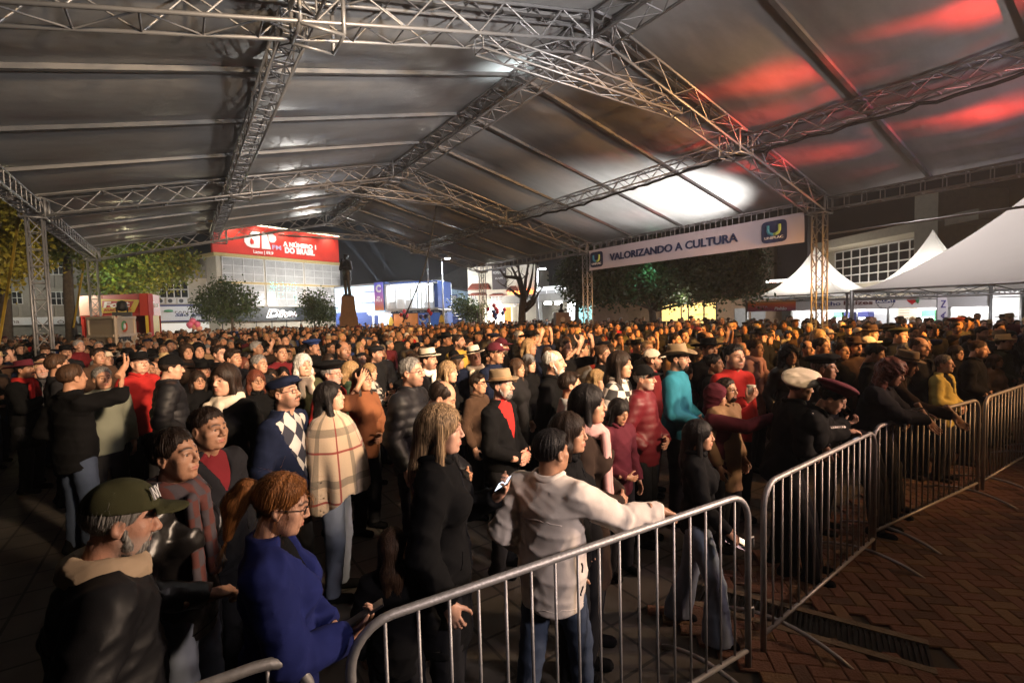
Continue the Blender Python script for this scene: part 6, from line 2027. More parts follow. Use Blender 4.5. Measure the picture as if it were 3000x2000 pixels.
rl.build('railing', galv, r)
hv, hq, _h = head('old', .012)
tv, tq = surfnet(lambda P: smax(smin(ell(P, (0, -.02, -.30), (.2, .12, .12)), cap(P, (0, -.02, -.1), (0, -.02, -.25), .06), .04), -(P[:, 2]+.38), .01), (-.25, -.2, -.42), (.25, .2, -.05), .02)
o = bpy.data.objects.new('bust', qmesh('bust', [(hv, hq), (tv, tq)], bronze)); link(o, r); o.location = (0, 0, zb+.42); o.rotation_euler = (0, 0, math.pi-YAW+.7); o.scale = (1.1,)*3
h_ = add_part('hat', hat_mesh('straw'), r, bronze); h_.location = (0, 0, zb+.42+.06); h_.scale = (1.1,)*3; h_.rotation_euler = (0, 0, math.pi-YAW+.7)

# ---- 10 blue hall with a low gable, big dark roof behind
fh = Fac(985, 62, 1395, 58)
r = root('blue_hall', fh, 'pale blue low-gabled hall behind the statue and container', 'building')
bluew = mat('blue_wall', (.30, .42, .55), .85, 0, .1, 1.5); blued = mat('blue_trim', (.03, .06, .22), .7)
zl = fh.uv(1000, 842)[1]; zr_ = fh.uv(1375, 856)[1]; zk = fh.uv(1200, 822)[1]; ak = fh.uv(1200, 822)[0]
fr_ = [fh.p(0, 0), fh.p(fh.L, 0), fh.p(fh.L, zr_), fh.p(ak, zk), fh.p(0, zl)]; bk = [q-fh.n*14 for q in fr_]
put(MB().add(fr_+bk, [(0, 1, 2, 3, 4), (9, 8, 7, 6, 5)]+[(i, i+5, (i+1) % 5+5, (i+1) % 5) for i in range(5)]), 'wall', bluew, r)
for a, b in ((3, 4), (2, 3)):
    put(MB().tube([fr_[a]+fh.n*.05, fr_[b]+fh.n*.05], .14, 5), 'roof_edge', mat('hall_roof', (.05, .05, .055), .8), r)
for u0, v0, u1, v1 in ((1049, 857, 1098, 885), (1298, 866, 1337, 889)):
    a0, a1, z0, z1 = fh.rect(u0, v0, u1, v1)
    w_ = put(fh.box(a0-.12, a1+.12, z0-.12, z1+.12, 0, .04), 'window', blued, r)
    fh_in = fh.box(a0, a1, z0, z1, .04, .06).build('pane', glass_l, w_)
    for i in range(11): fh.box(a0+(a1-a0)*i/10-.02, a0+(a1-a0)*i/10+.02, z0, z1, .07, .10).build('bar', wframe, w_)
put(fh.box(0, fh.L, 0, fh.uv(1150, 912)[1], 0, .08), 'plinth_band', blued, r)
fk = Fac(1150, 85, 1420, 85)
r = root('dark_gabled_roof', fk, 'big dark gabled roof rising behind the blue hall', 'building')
A = [fk.p(*fk.uv(u, v)) for u, v in ((1268, 945), (1420, 945), (1420, 860), (1374, 772), (1268, 822))]; B = [q-fk.n*14 for q in A]
put(MB().add(A+B, [(0, 1, 2, 3, 4), (9, 8, 7, 6, 5)]+[(i, i+5, (i+1) % 5+5, (i+1) % 5) for i in range(5)]), 'gable_wall', plaster_g, r)

# ---- 11 container studio
fo = Fac(1131, 46, 1285, 44.5)
r = root('container_studio', fo, 'two-storey container studio glowing white behind its glass front', 'booth')
cblue = mat('container_blue', (.03, .07, .24), .5, 0, .15, 2)
a0, a1, z0, z1 = fo.rect(1131, 829, 1284, 906)
put(fo.box(a0, a1, z0-.1, z0, -3, .1), 'floor_slab', white_p, r)
put(fo.box(a0, a1, z1, z1+.12, -3, .1), 'roof_slab', cblue, r)
put(fo.box(a0, a1, z0, z1, -3.1, -3), 'back_wall', glow('studio_back_light', (.85, .92, 1), .8), r)
put(fo.box(a0-.1, a0, z0, z1, -3, .05), 'side_wall', white_p, r)
put(fo.box(a1-.5, a1, z0, z1, -3, .05), 'side_wall', cblue, r)
put(fo.box(a0+.3, a1-.8, z1-.12, z1-.04, -2.2, -.4), 'ceiling_light', glow('ceiling_light', (.95, .98, 1), 9), r)
for t_ in (0, .18, .60, .91): put(fo.box(a0+(a1-a0)*t_, a0+(a1-a0)*t_+.10, z0, z1, .0, .09), 'white_mullion', wframe, r)
put(fo.box(a0, a1, z0, z0+.12, .092, .13), 'white_rail', wframe, r)
put(fo.box(a0, a1, z1-.14, z1-.01, .092, .13), 'white_rail', wframe, r)
for u0, v0, u1, v1 in ((1157, 876, 1178, 901), (1184, 878, 1201, 901), (1134, 884, 1152, 904), (1236, 884, 1266, 900)):
    b0, b1, y0, y1 = fo.rect(u0, v0, u1, v1); put(fo.box(b0, b1, z0, y1, -1.2, -.4), 'counter', white_p, r)
for u0, u1 in ((1163, 1166), (1196, 1199), (1210, 1214), (1245, 1252)):
    b0, b1, y0, y1 = fo.rect(u0, 838, u1, 880); put(fo.box(b0, b1, z0, z1-.3, -2.6, -2.5), 'door_post', conc, r)
zz = fo.uv(1200, 918)[1]
lo_a0, lo_a1 = fo.uv(1145, 920)[0], fo.uv(1300, 920)[0]
put(fo.box(lo_a0, lo_a1, zz, z0-.12, -3, .25), 'dark_fascia', mat('fascia_navy', (.01, .02, .05), .5), r)
for k, t_ in enumerate(('FM', '92.1', 'C', 'BRASIL', 'SCC', 'RÁDIO', 'MAIS')):
    u = 1150+k*21
    text_on(fo, t_, u, 911, u+13, 915, wframe, r, .27, bold=0)
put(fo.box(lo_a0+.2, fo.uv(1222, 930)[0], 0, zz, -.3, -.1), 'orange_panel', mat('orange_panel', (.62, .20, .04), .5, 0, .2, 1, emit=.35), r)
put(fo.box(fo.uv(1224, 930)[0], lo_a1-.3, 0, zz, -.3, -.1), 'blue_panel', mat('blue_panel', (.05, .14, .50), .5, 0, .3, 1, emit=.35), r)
put(fo.box(lo_a1-.3, lo_a1, 0, zz, -2, .1), 'corner_post', cblue, r)
put(fo.box(lo_a0, lo_a0+.2, 0, zz, -2, .1), 'corner_post', cblue, r)
text_on(fo, 'C', 1228, 922, 1246, 944, letw, r, -.05, bold=.04)
for u in (1158, 1304):
    b0, b1, y0, y1 = fo.rect(u-9, 920, u+9, 955)
    pts_ = [fo.p((b0+b1)/2+.32*math.cos(q), 1.0+1.45*max(0, math.sin(q)), .8) for q in np.linspace(0, math.pi, 14)]
    pts_ = [pts_[0]*1-UPZ*1.0]+pts_+[pts_[-1]-UPZ*1.0]
    fl = empty('feather_flag', tuple(fo.p((b0+b1)/2, 0, .8))); tag(fl, 'rounded yellow flag banner %s the container' % ('in front of' if u < 1200 else 'right of'), 'flag')
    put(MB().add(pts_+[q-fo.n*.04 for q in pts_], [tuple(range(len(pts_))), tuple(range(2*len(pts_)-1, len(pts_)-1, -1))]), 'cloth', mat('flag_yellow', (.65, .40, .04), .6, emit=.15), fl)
# banner at its left edge
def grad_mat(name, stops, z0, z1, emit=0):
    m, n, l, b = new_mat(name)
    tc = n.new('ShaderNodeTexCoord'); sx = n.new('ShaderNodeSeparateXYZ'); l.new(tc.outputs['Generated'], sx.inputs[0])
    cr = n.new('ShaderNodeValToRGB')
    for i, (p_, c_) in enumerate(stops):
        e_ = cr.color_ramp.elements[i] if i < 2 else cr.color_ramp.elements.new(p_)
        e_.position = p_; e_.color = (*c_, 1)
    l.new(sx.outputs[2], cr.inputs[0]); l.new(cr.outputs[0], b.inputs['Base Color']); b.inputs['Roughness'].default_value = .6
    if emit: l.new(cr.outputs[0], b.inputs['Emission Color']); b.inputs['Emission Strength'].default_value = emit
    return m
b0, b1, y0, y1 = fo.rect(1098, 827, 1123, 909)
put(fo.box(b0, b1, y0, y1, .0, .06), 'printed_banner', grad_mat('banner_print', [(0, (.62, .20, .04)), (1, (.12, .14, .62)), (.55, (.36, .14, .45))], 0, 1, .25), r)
put(fo.box(b1+.02, b1+.28, y0, y1, -.6, .02), 'side_frame', cblue, r)
text_on(fo, 'C', 1102, 834, 1117, 857, letw, r, .08, bold=.05)
text_on(fo, '92.1', 1103, 875, 1119, 884, letw, r, .08, bold=.02)
text_on(fo, 'FM', 1106, 868, 1114, 874, letw, r, .08, bold=.02)
# lit porch left of it
fq = Fac(1085, 45.5, 1137, 45)
r = root('lit_porch', fq, 'small white porch with a bright canopy left of the container', 'booth')
b0, b1, y0, y1 = fq.rect(1085, 914, 1136, 920); put(fq.box(b0, b1, y0, y1, -1.5, .6), 'canopy', white_p, r)
put(fq.box(b0, b1, y0-.06, y0-.01, -1.2, .3), 'light_strip', glow('porch_strip', (.9, .95, 1), 9), r)
for a in (b0+.25, (b0+b1)/2, b1-.15): put(fq.box(a-.06, a+.06, 0, y0, -.1, .05), 'post', white_p, r)
put(fq.box(b0, b1, 0, y0, -1.6, -1.5), 'back_wall', glow('porch_back', (.55, .68, .95), .8), r)
# stairs right of it
st = MB(); 
for i in range(12):
    q = i/11; st.box(fo.p(lo_a1+.3+2.2*q, z0*(1-q)+.1, -.8), (.14, .4, .03), (fo.e, fo.n, UPZ))
r = empty('metal_stairs', tuple(fo.p(lo_a1+1.2, 0, -.8))); tag(r, 'white metal stairs going up the right end of the container', 'stairs')
o = put(st, 'step', wframe, r)
for s_ in (-.45, .45): put(MB().tube([fo.p(lo_a1+.2, z0+.9, -.8+s_), fo.p(lo_a1+2.6, .9, -.8+s_)], .04, 6), 'handrail', wframe, r)

# ---- 13 cafe building and flat-roofed arcade
fe = Fac(1374, 50, 1500, 49)
r = root('cafe_building', fe, 'cream villa with red tiled awnings and white shuttered windows', 'building')
cream = mat('villa_cream', (.60, .56, .47), .9, 0, .1, 2, .2, 10); tile = mat('roof_tile', (.22, .055, .03), .8, 0, .3, 6, .5, 30)
zt_ = fe.uv(1440, 780)[1]
put(fe.box(0, fe.L*1.55, 0, zt_, -9, 0), 'wall', cream, r)
def awning(u0, v0, u1, v1, n_=10):
    a0, a1, z0, z1 = fe.rect(u0, v0, u1, v1)
    g = put(MB().add([fe.p(a0+.3, z1), fe.p(a1-.3, z1), fe.p(a1, z0, .7), fe.p(a0, z0, .7), fe.p(a0, z0-.08, .7), fe.p(a1, z0-.08, .7), fe.p(a1, z0-.08, 0), fe.p(a0, z0-.08, 0)], [(3, 2, 1, 0), (4, 5, 2, 3), (7, 6, 5, 4), (0, 7, 4, 3), (1, 2, 5, 6)]), 'awning', tile, r)
for a in ((1375, 830, 1439, 846), (1377, 857, 1428, 863), (1438, 859, 1480, 864), (1487, 837, 1520, 851)): awning(*a)
for u0, v0, u1, v1, nx, nz in ((1384, 864, 1398, 893, 2, 5), (1441, 867, 1472, 895, 3, 4), (1505, 884, 1513, 896, 1, 3), (1381, 810, 1401, 822, 2, 2)):
    window(fe, r, *fe.rect(u0, v0, u1, v1), nx, nz, white_p, glass_l, bar=.10)
b0, b1, y0, y1 = fe.rect(1443, 778, 1483, 848); put(fe.box(b0, b1, y0, y1, .02, .22), 'dark_banner', mat('cafe_banner', (.045, .035, .035), .7), r)
text_on(fe, 'MOMENTUM', 1446, 795, 1481, 803, wframe, r, .24, bold=0)
text_on(fe, 'CAFÉ', 1453, 812, 1475, 818, wframe, r, .24, bold=0)
text_on(fe, 'Café do Pátio', 1491, 847, 1568, 862, glow('neon_orange', (1, .20, .03), 9), r, .55, bold=.012, shear=.2)
b0, b1, y0, y1 = fe.rect(1418, 901, 1502, 943)
put(fe.box(b0, b1, 0, y1, .3, .6), 'lit_snack_front', mat('snack_front', (1, .86, .70), .5, emit=3.0, var=.25, scale=1.2), r)
put(fe.box(b1-.7, b1, 0, y1, .6, .66), 'orange_edge', mat('snack_orange', (.9, .22, .03), .5, emit=1.2), r)
fz = Fac(1482, 47, 1740, 40)
r = root('arcade', fz, 'flat-roofed arcade with three glaring floodlights and a teal wall', 'building')
b0, b1, y0, y1 = fz.rect(1482, 861, 1740, 883); put(fz.box(b0, b1, fz.uv(1600, 883)[1], fz.uv(1600, 861)[1], -8, .6), 'roof_slab', conc, r)
zsl = fz.uv(1600, 883)[1]
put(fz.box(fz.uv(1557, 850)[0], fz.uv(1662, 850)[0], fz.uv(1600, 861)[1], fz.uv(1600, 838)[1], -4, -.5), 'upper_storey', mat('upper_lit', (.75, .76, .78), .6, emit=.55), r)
for u0, u1 in ((1567, 1590), (1593, 1615), (1624, 1655)):
    q0, q1, _, _ = fz.rect(u0, 848, u1, 858); put(fz.box(q0, q1, fz.uv(1600, 859)[1], fz.uv(1600, 850)[1], -.5, -.42), 'upper_window', glass_l, r)
put(fz.box(0, fz.L, 0, zsl, -5, -4.9), 'back_wall', plaster, r)
put(fz.box(fz.uv(1606, 920)[0], fz.uv(1634, 920)[0], 0, zsl, -3, -2.8), 'pale_wall', white_p, r)
put(fz.box(fz.uv(1634, 920)[0], fz.uv(1712, 920)[0], 0, zsl, -3.2, -3.0), 'teal_wall', mat('teal_wall', (.22, .50, .50), .8, 0, .1), r)
for u in (1568,): put(fz.box(fz.uv(u-4, 900)[0], fz.uv(u+4, 900)[0], 0, zsl, -.8, -.3), 'column', conc, r)
for u in (1609, 1641, 1679):
    P_ = fz.p(fz.uv(u, 884)[0], fz.uv(u, 884)[1]-.12, .2)
    put(MB().box(P_, (.26, .16, .10), (fz.e, fz.n, UPZ)), 'floodlight', glow('flood_glass', (.95, .98, 1), 60), r)
    spot('arcade_flood', tuple(P_+fz.n*.2-UPZ*.15), tuple(P_+fz.n*7-UPZ*3.5), 500, (.95, .98, 1), 150, .8)
    spot('arcade_wash', tuple(P_-fz.n*.4-UPZ*.15), tuple(P_-fz.n*3.4-UPZ*2.2), 350, (.95, .98, 1), 130, .8)
lamp('facade_fill', tuple(FB_.p(FB_.L*.6, 5.0, 7)), 4200, (1, .95, .88), .3)  # added fill light, no fixture, brightens the billboard building's front
lamp('pharmacy_fill', tuple(fp.p(fp.L*.75, 4.6, 5)), 420, (1, .95, .88), .2)  # added fill in front of the pharmacy, lifts its sign and walls
lamp('office_fill', tuple(fa.p(fa.L*.6, 6.5, 6)), 700, (1, .92, .75), .3)  # added fill without a fixture, brightens the office block
lamp('container_lamp', tuple(fo.p(fo.L*.5, 7.6, 1.6)), 900, (.9, .95, 1), .3)
lamp('cafe_lamp', tuple(fe.p(fe.L*.5, 3.2, 4)), 900, (1, .92, .8), .3)
lamp('porch_lamp', tuple(fq.p(1, 2.6, 1)), 130, (.9, .95, 1))
# balloons
def balloons(name, P0, n_, cols, label, sp=.42, rad=.17):
    r = empty(name, (P0[0], P0[1], 0)); tag(r, label, 'balloons')
    for k in range(n_):
        q = np.array(P0)+RNG.normal(0, sp, 3)*np.array([.8, .8, .7])-np.array([P0[0], P0[1], 0])
        b = MB().lathe([(.02*rad/.17, -1.25*rad), (.55*rad, -.9*rad), (rad, 0), (.8*rad, .65*rad), (.2*rad, 1.02*rad)], 12, q).build('balloon', cols[k % len(cols)], r, True)
        MB().tube([q-UPZ*1.2*rad, (0, 0, 1.2)], .004, 3).build('string', wframe, b)
bal_r = mat('balloon_red', (.45, .02, .03), .25); bal_b = mat('balloon_blue', (.03, .04, .16), .25); bal_p = mat('balloon_pink', (.75, .16, .30), .3); bal_s = mat('balloon_silver', (.5, .55, .6), .2, .8); bal_c = mat('balloon_coral', (.75, .33, .26), .35)
balloons('balloon_bunch', at(1456, 912, 42), 12, [bal_r, bal_b, bal_r], 'dark red and blue balloon bunch before the lit snack front')
balloons('balloon_bunch', at(1250, 922, 40), 8, [bal_s, bal_r, bal_b], 'silver and red balloon bunch in front of the container', .38)
balloons('balloon_bunch', at(575, 955, 40), 5, [bal_p, bal_c, bal_p], 'pink balloon bunch below the pharmacy sign', .32, .26)
balloons('balloon_bunch', at(1183, 925, 40), 6, [bal_r, black, bal_p], 'dark red and black balloon bunch left of the hanging cable', .34)

# ---- lamp posts and the flagpole
polew = mat('pole_white', (.55, .55, .55), .5)
def street_lamp(u, vt, d, label, arm, watt, both=False):
    P0 = at(u, 930, d); P0[2] = 0; zt_ = at(u, vt, d)[2]
    r = empty('street_lamp', tuple(P0)); tag(r, label, 'street lamp', 'street lamps around the square')
    MB().tube([(0, 0, 0), (0, 0, zt_)], [.085, .05], 8).build('pole', polew, r, True)
    for s_ in ((1, -1) if both else (1,)):
        e_ = RGT*arm*s_; 
        MB().tube([(0, 0, zt_-.1), tuple(e_*.5+UPZ*(zt_+.1)), tuple(e_+UPZ*(zt_+.12))], .03, 6).build('arm', polew, r, True)
        MB().box(e_*1.15+UPZ*(zt_+.12), (.28, .12, .06), (RGT, np.cross(UPZ, RGT), UPZ)).build('lamp_head', polew, r)
        MB().box(e_*1.15+UPZ*(zt_+.045), (.24, .10, .03), (RGT, np.cross(UPZ, RGT), UPZ)).build('lamp_glass', lamp_glow, r)
        lamp('street_light', tuple(P0+e_*1.15+UPZ*(zt_-.15)), watt, (.93, .96, 1), .12)
street_lamp(1300, 760, 44, 'tall white street lamp behind the container with a lamp to the right', .45, 700)
street_lamp(1286, 826, 49, 'low twin floodlight pole above the right end of the container', .30, 500, True)
street_lamp(1577, 790, 40, 'curved street lamp right of the bare tree', .40, 700)
P0 = at(1258, 930, 41); P0[2] = 0
r = empty('flagpole', tuple(P0)); tag(r, 'tall white flagpole rising in front of the container', 'flagpole')
MB().tube([(0, 0, 0), (0, 0, at(1258, 738, 41)[2])], [.09, .05], 8).build('pole', polew, r, True)
MB().lathe([(.03, 0), (.09, .05), (.03, .14)], 8, (0, 0, at(1258, 738, 41)[2])).build('finial', polew, r, True)
MB().lathe([(.22, 0), (.22, .08), (.1, .14)], 10).build('base', polew, r)
# upward beams come from sky tracers on the container roof
for u, tgt in ((1112, (900, 560)), (1165, (985, 560))):
    P_ = at(u, 826, 45); Q_ = at(tgt[0], tgt[1], 52)
    spot('sky_beam', tuple(P_), tuple(Q_), 350000, (.70, .86, 1), 5, .3, .05)
# ================================================================== right side: police office, sheds, market tents
fw_ = Fac(1735, 36, 2290, 33)
r = root('shop_row', fw_, 'low row of shops with a yellow lit window and steel shutters', 'building')
wood = mat('shed_planks', (.26, .17, .11), .8, 0, .25, 5, .4, 20)
shut = mat('steel_shutter', (.20, .20, .20), .5, .4)
zt_ = fw_.uv(2050, 880)[1]
put(fw_.box(0, fw_.L, 0, zt_+.7, -6, 0), 'wall', wood, r)
for k in range(11):
    z0 = .2+k*.23
    put(fw_.box(fw_.uv(1790, 920)[0], fw_.uv(1934, 920)[0], z0, z0+.2, 0, .05), 'plank', wood, r)
    put(fw_.box(fw_.uv(2100, 920)[0], fw_.uv(2148, 920)[0], z0, z0+.2, 0, .05), 'plank', wood, r)
put(fw_.box(-.2, fw_.L+.2, zt_+.7, zt_+1.0, -6.3, .9), 'roof', conc, r)
a0, a1, z0, z1 = fw_.rect(1937, 889, 2098, 945)
wn = put(fw_.box(a0, a1, .5, z1, 0, .05), 'lit_window', mat('police_window', (1, .66, .22), .5, emit=1.3, var=.15, scale=.8), r)
for t_ in (0, .37, .5, .78, 1): put(fw_.box(a0+(a1-a0)*t_-.04, a0+(a1-a0)*t_+.04, .5, z1, .05, .12), 'mullion', darkf, r)
put(fw_.box(a0, a1, 1.45, 1.52, .05, .12), 'transom', darkf, r)
text_on(fw_, '3ª', 1939, 880, 1953, 893, byel, r, .14, bold=.02)
text_on(fw_, 'POLÍCIA MILITAR', 2038, 918, 2074, 923, inkbrown, r, .07, bold=0)
for u0, u1 in ((2152, 2194), (2200, 2242)):
    a0, a1, z0, z1 = fw_.rect(u0, 903, u1, 950)
    s_ = put(fw_.box(a0, a1, .1, z1, 0, .03), 'shutter', shut, r)
    for k in range(15): fw_.box(a0, a1, .15+k*.14, .25+k*.14, .03, .055).build('slat', shut, s_)
lamp('shop_lamp', tuple(fw_.p(fw_.uv(2020, 900)[0], 2.6, 1.6)), 140, (1, .8, .5), .2)
# taller buildings behind
ft = Fac(2225, 58, 2365, 55)
r = root('tall_block', ft, 'tall dark block behind the first white market tent', 'building')
put(ft.box(0, fa.L*.12, 0, ft.uv(2260, 640)[1], -9, -.02), 'side_wall', mat('beige_wall', (.30, .25, .19), .9, 0, .1), r)
put(ft.box(ft.uv(2277, 760)[0], ft.L, 0, ft.uv(2300, 640)[1], -9, 0), 'dark_wall', mat('violet_wall', (.05, .042, .055), .9, 0, .2), r)
fu = Fac(2238, 44, 2340, 43)
r = root('lit_sign_shop', fu, 'shop with a white backlit sign and sloping grey roof', 'building')
a0, a1, z0, z1 = fu.rect(2244, 819, 2328, 833)
put(fu.box(a0, a1, z0, z1, 0, .3), 'backlit_sign', glow('backlit_sign', (1, .98, .92), 3.5), r)
text_on(fu, 'de Pão', 2250, 823, 2318, 831, mat('sign_orange', (.8, .25, .02), .5, emit=1), r, .32, bold=.02)
put(fu.box(-1, fu.L+1, 0, z0, -6, -.05), 'wall', plaster_g, r)
Ar = [fu.p(-1.4, z0+.05, 0), fu.p(fu.L+1.4, z0+.05, 0), fu.p(fu.L+1.4, z0-1.5, 2.6), fu.p(-1.4, z0-1.5, 2.6)]
put(MB().add(Ar+[q-UPZ*.1 for q in Ar], [(3, 2, 1, 0), (4, 5, 6, 7), (3, 0, 4, 7), (2, 3, 7, 6), (1, 2, 6, 5)]), 'sloping_roof', mat('roof_grey', (.24, .22, .21), .8), r)
# long building with cantilevered roof and glazing grid
fv = Fac(2405, 62, 2960, 40)
r = root('terminal_building', fv, 'long building with a flat overhanging roof and a grid of dark windows', 'building')
zro = fv.uv(2600, 708)[1]; zso = fv.uv(2600, 728)[1]
put(fv.box(-1, fv.L, zro, zro+.9, -12, 3.0), 'roof_slab', plaster, r)
put(fv.box(0, fv.L, 0, zro, -12, 0), 'wall', plaster, r)
a0, a1 = fv.uv(2448, 780)[0], fv.uv(2700, 780)[0]
window(fv, r, a0, a1, fv.uv(2570, 824)[1], zso+.5, 9, 4, wframe, glass_d, .02, .14)
put(fv.box(fv.uv(2786, 700)[0], fv.uv(2860, 700)[0], 0, zro+3.2, -3, 3.6), 'tower_block', plaster, r)
lamp('terminal_lamp', tuple(fv.p(fv.L*.35, 3.2, 5)), 1600, (1, .9, .75), .4)

# ---- peaked market tents
tentw = None
def tentmat():
    m, n, l, b = new_mat('market_tent_cloth')
    b.inputs['Base Color'].default_value = (.72, .68, .64, 1); b.inputs['Roughness'].default_value = .6
    tc = n.new('ShaderNodeTexCoord'); nz = n.new('ShaderNodeTexNoise'); nz.inputs['Scale'].default_value = 1.6; nz.inputs['Detail'].default_value = 6
    l.new(tc.outputs['Object'], nz.inputs[0]); bp = n.new('ShaderNodeBump'); bp.inputs['Strength'].default_value = .3; bp.inputs['Distance'].default_value = .1
    l.new(nz.outputs['Fac'], bp.inputs['Height']); l.new(bp.outputs[0], b.inputs['Normal'])
    tr = n.new('ShaderNodeBsdfTranslucent'); tr.inputs[0].default_value = (.72, .68, .62, 1)
    mx = n.new('ShaderNodeMixShader'); mx.inputs[0].default_value = .45
    l.new(b.outputs[0], mx.inputs[1]); l.new(tr.outputs[0], mx.inputs[2]); l.new(mx.outputs[0], n['Material Output'].inputs[0])
    return m
tentw = tentmat()
steel = mat('tent_steel', (.20, .20, .20), .5, .6)
def peak_tent(x0, y0, w_, d_, ze, za, label, pw=2.0, valance=.0):
    r = empty('market_tent', (x0+w_/2, y0+d_/2, 0)); tag(r, label, 'tent', 'peaked market tents on the right')
    cm_ = MB()
    for k in range(4):
        ca_, sa_ = (1, 0, -1, 0)[k], (0, 1, 0, -1)[k]
        def f(u, v, ca_=ca_, sa_=sa_):
            a, b = v, (u*2-1)*v                                    # a outwards, b along the edge
            x, y = (a*ca_-b*sa_)*w_/2, (a*sa_+b*ca_)*d_/2
            z = ze+(za-ze)*(.93*(1-v)**pw+.07*(1-v)**9)-.05*v*(1-v)*4*(1-abs(u*2-1))+.012*math.sin((u*2-1)*14)*v*(1-v)*4
            return (x, y, z)
        cm_.grid(f, 16, 22)
    cm_.build('canopy', tentw, r, True)
    for sx in (-1, 1):
        for sy in (-1, 1):
            MB().tube([(sx*w_/2, sy*d_/2, 0), (sx*w_/2, sy*d_/2, ze)], .06, 8).build('leg', steel, r, True)
    for a, b in (((-1, -1), (1, -1)), ((1, -1), (1, 1)), ((1, 1), (-1, 1)), ((-1, 1), (-1, -1))):
        A = np.array([a[0]*w_/2, a[1]*d_/2, ze-.03]); B = np.array([b[0]*w_/2, b[1]*d_/2, ze-.03])
        mb = MB().tube([A, B], .035, 6).tube([A-UPZ*.28, B-UPZ*.28], .025, 6)
        for k in range(12): mb.tube([A+(B-A)*k/12-UPZ*(.28 if k % 2 else 0), A+(B-A)*(k+1)/12-UPZ*(0 if k % 2 else .28)], .014, 5, False)
        mb.build('eave_beam', steel, r, True)
    return r
Pa = at(2207, 869, 27.8); Pb_ = at(2496, 853, 22.5)
xf = (Pa[0]+Pb_[0])/2
ze1 = 2.88
yL = Pa[1]; w5 = 5.0
def apexz(x, y, v, u):
    q = at(u, v, 1)-np.array([0, 0, HC]); dd = (np.array([x, y, 0])@FWD)/(1+FWD[2]*0); 
    return HC+q[2]*(np.linalg.norm([x, y])/np.linalg.norm(q[:2]))
c1 = (xf+w5/2, yL-w5/2); c2 = (xf+w5/2, yL-w5*1.5)
peak_tent(xf, yL-w5, w5, w5, ze1, apexz(*c1, 714, 2419), 'smaller white peaked tent left of the right truss post')
peak_tent(xf, yL-2*w5, w5, w5, ze1, apexz(*c2, 672, 2737), 'white peaked tent between the first and the large one')
P3 = at(2496, 852, 15.5)
peak_tent(P3[0], P3[1]-9.5, 9.5, 9.5, 2.72, 7.5, 'large white peaked tent cut by the right edge of view', 1.45)
for yy in (yL-w5*.5, yL-w5*1.5):
    lamp('tent_lamp', (xf+w5*.5, yy, 2.55), 800, (1, .97, .93), .25)
lamp('tent_lamp', (P3[0]+6.5, P3[1]-3, 2.3), 200, (.95, .95, 1), .25)
# booth under the tents
br_ = empty('drinks_booth', (xf, yL-w5, 0)); tag(br_, 'white drinks booth with a long printed fascia under the market tents', 'booth')
loc_ = (-xf, -(yL-w5), 0)
def bput(mb, nm, m, sm=False, par=None):
    o = mb.build(nm, m, par or br_, sm); o.location = loc_ if par is None else (0, 0, 0); return o
yR = yL-2*w5
def xw(u, v, x):
    r_ = ray(u, v); return np.array([0, 0, HC])+r_*(x/r_[0])
yP = xw(2330, 890, xf)[1]
zb0, zb1 = 2.06, 2.62
bput(MB().box((xf+.06, (yL+yP)/2, (zb0+zb1)/2), (.01, (yL-yP)/2, (zb1-zb0)/2)), 'festival_panel', grad_mat('festival_print', [(0, (.16, .04, .10)), (1, (.62, .24, .05)), (.6, (.45, .07, .03))], 0, 1, .1))
bput(MB().box((xf+.06, (yR+yP)/2, (zb0+zb1)/2), (.012, (yP-yR)/2, (zb1-zb0)/2)), 'fascia_cloth', mat('booth_fascia', (.72, .70, .70), .7, 0, .06))
def btext(t_, u0, u1, z, h, m, **k):
    ya, yb = xw(u0, 890, xf)[1], xw(u1, 890, xf)[1]
    lettering(t_, (xf+.03, (ya+yb)/2, z), (0, -1, 0), UPZ, abs(ya-yb), h, m, br_, **k).location = loc_
btext('Pinhão', 2268, 2304, 2.2, .17, letw, bold=.02, shear=.2)
btext('FESTA', 2214, 2248, 2.3, .10, lilac, bold=0)
btext('Bolicho', 2376, 2462, 2.36, .20, inkblue, bold=.015)
btext('Raízes', 2471, 2556, 2.37, .20, mat('ink_maroon', (.10, .02, .02), .6), bold=.015)
ya, yb = xw(2564, 890, xf)[1], xw(2622, 890, xf)[1]
bput(MB().box((xf+.04, (ya+yb)/2, 2.42), (.006, abs(ya-yb)/2, .10)), 'label_plate', inkblue)
btext('ALCAT', 2567, 2619, 2.42, .13, letw, bold=.03)
yc = (ya+yb)/2
bput(MB().tube([(xf+.035, yc+.33*math.cos(q), 2.36+.30*math.sin(q)) for q in np.linspace(math.pi, 2*math.pi, 16)], .012, 5), 'clock_arc', darkf)
for q in (3.6, 4.15, 4.71, 5.3, 5.8): bput(MB().tube([(xf+.035, yc+.32*math.cos(q), 2.36+.29*math.sin(q)), (xf+.035, yc+.26*math.cos(q), 2.36+.24*math.sin(q))], .01, 4), 'clock_tick', darkf)
yh = xw(2671, 882, xf)[1]
hp_ = [(yh+.20*1.0*(16*math.sin(q)**3)/16, 2.40+.017*(13*math.cos(q)-5*math.cos(2*q)-2*math.cos(3*q)-math.cos(4*q))*.75) for q in np.linspace(0, 2*math.pi, 24, endpoint=False)]
bput(MB().add([(xf+.035, a, b) for a, b in hp_]+[(xf+.045, a, b) for a, b in hp_], [tuple(range(24)), tuple(range(47, 23, -1))]+[(i, 24+i, 24+(i+1) % 24, (i+1) % 24) for i in range(24)]), 'heart_mark', bal_r)
bput(MB().tube([(xf+.03, yh-.22+.03*math.sin(t_*3), 2.52-.28*t_) for t_ in np.linspace(0, 1, 6)], [.02, .06, .07, .06, .04, .01], 6), 'leaf_mark', sgreen)
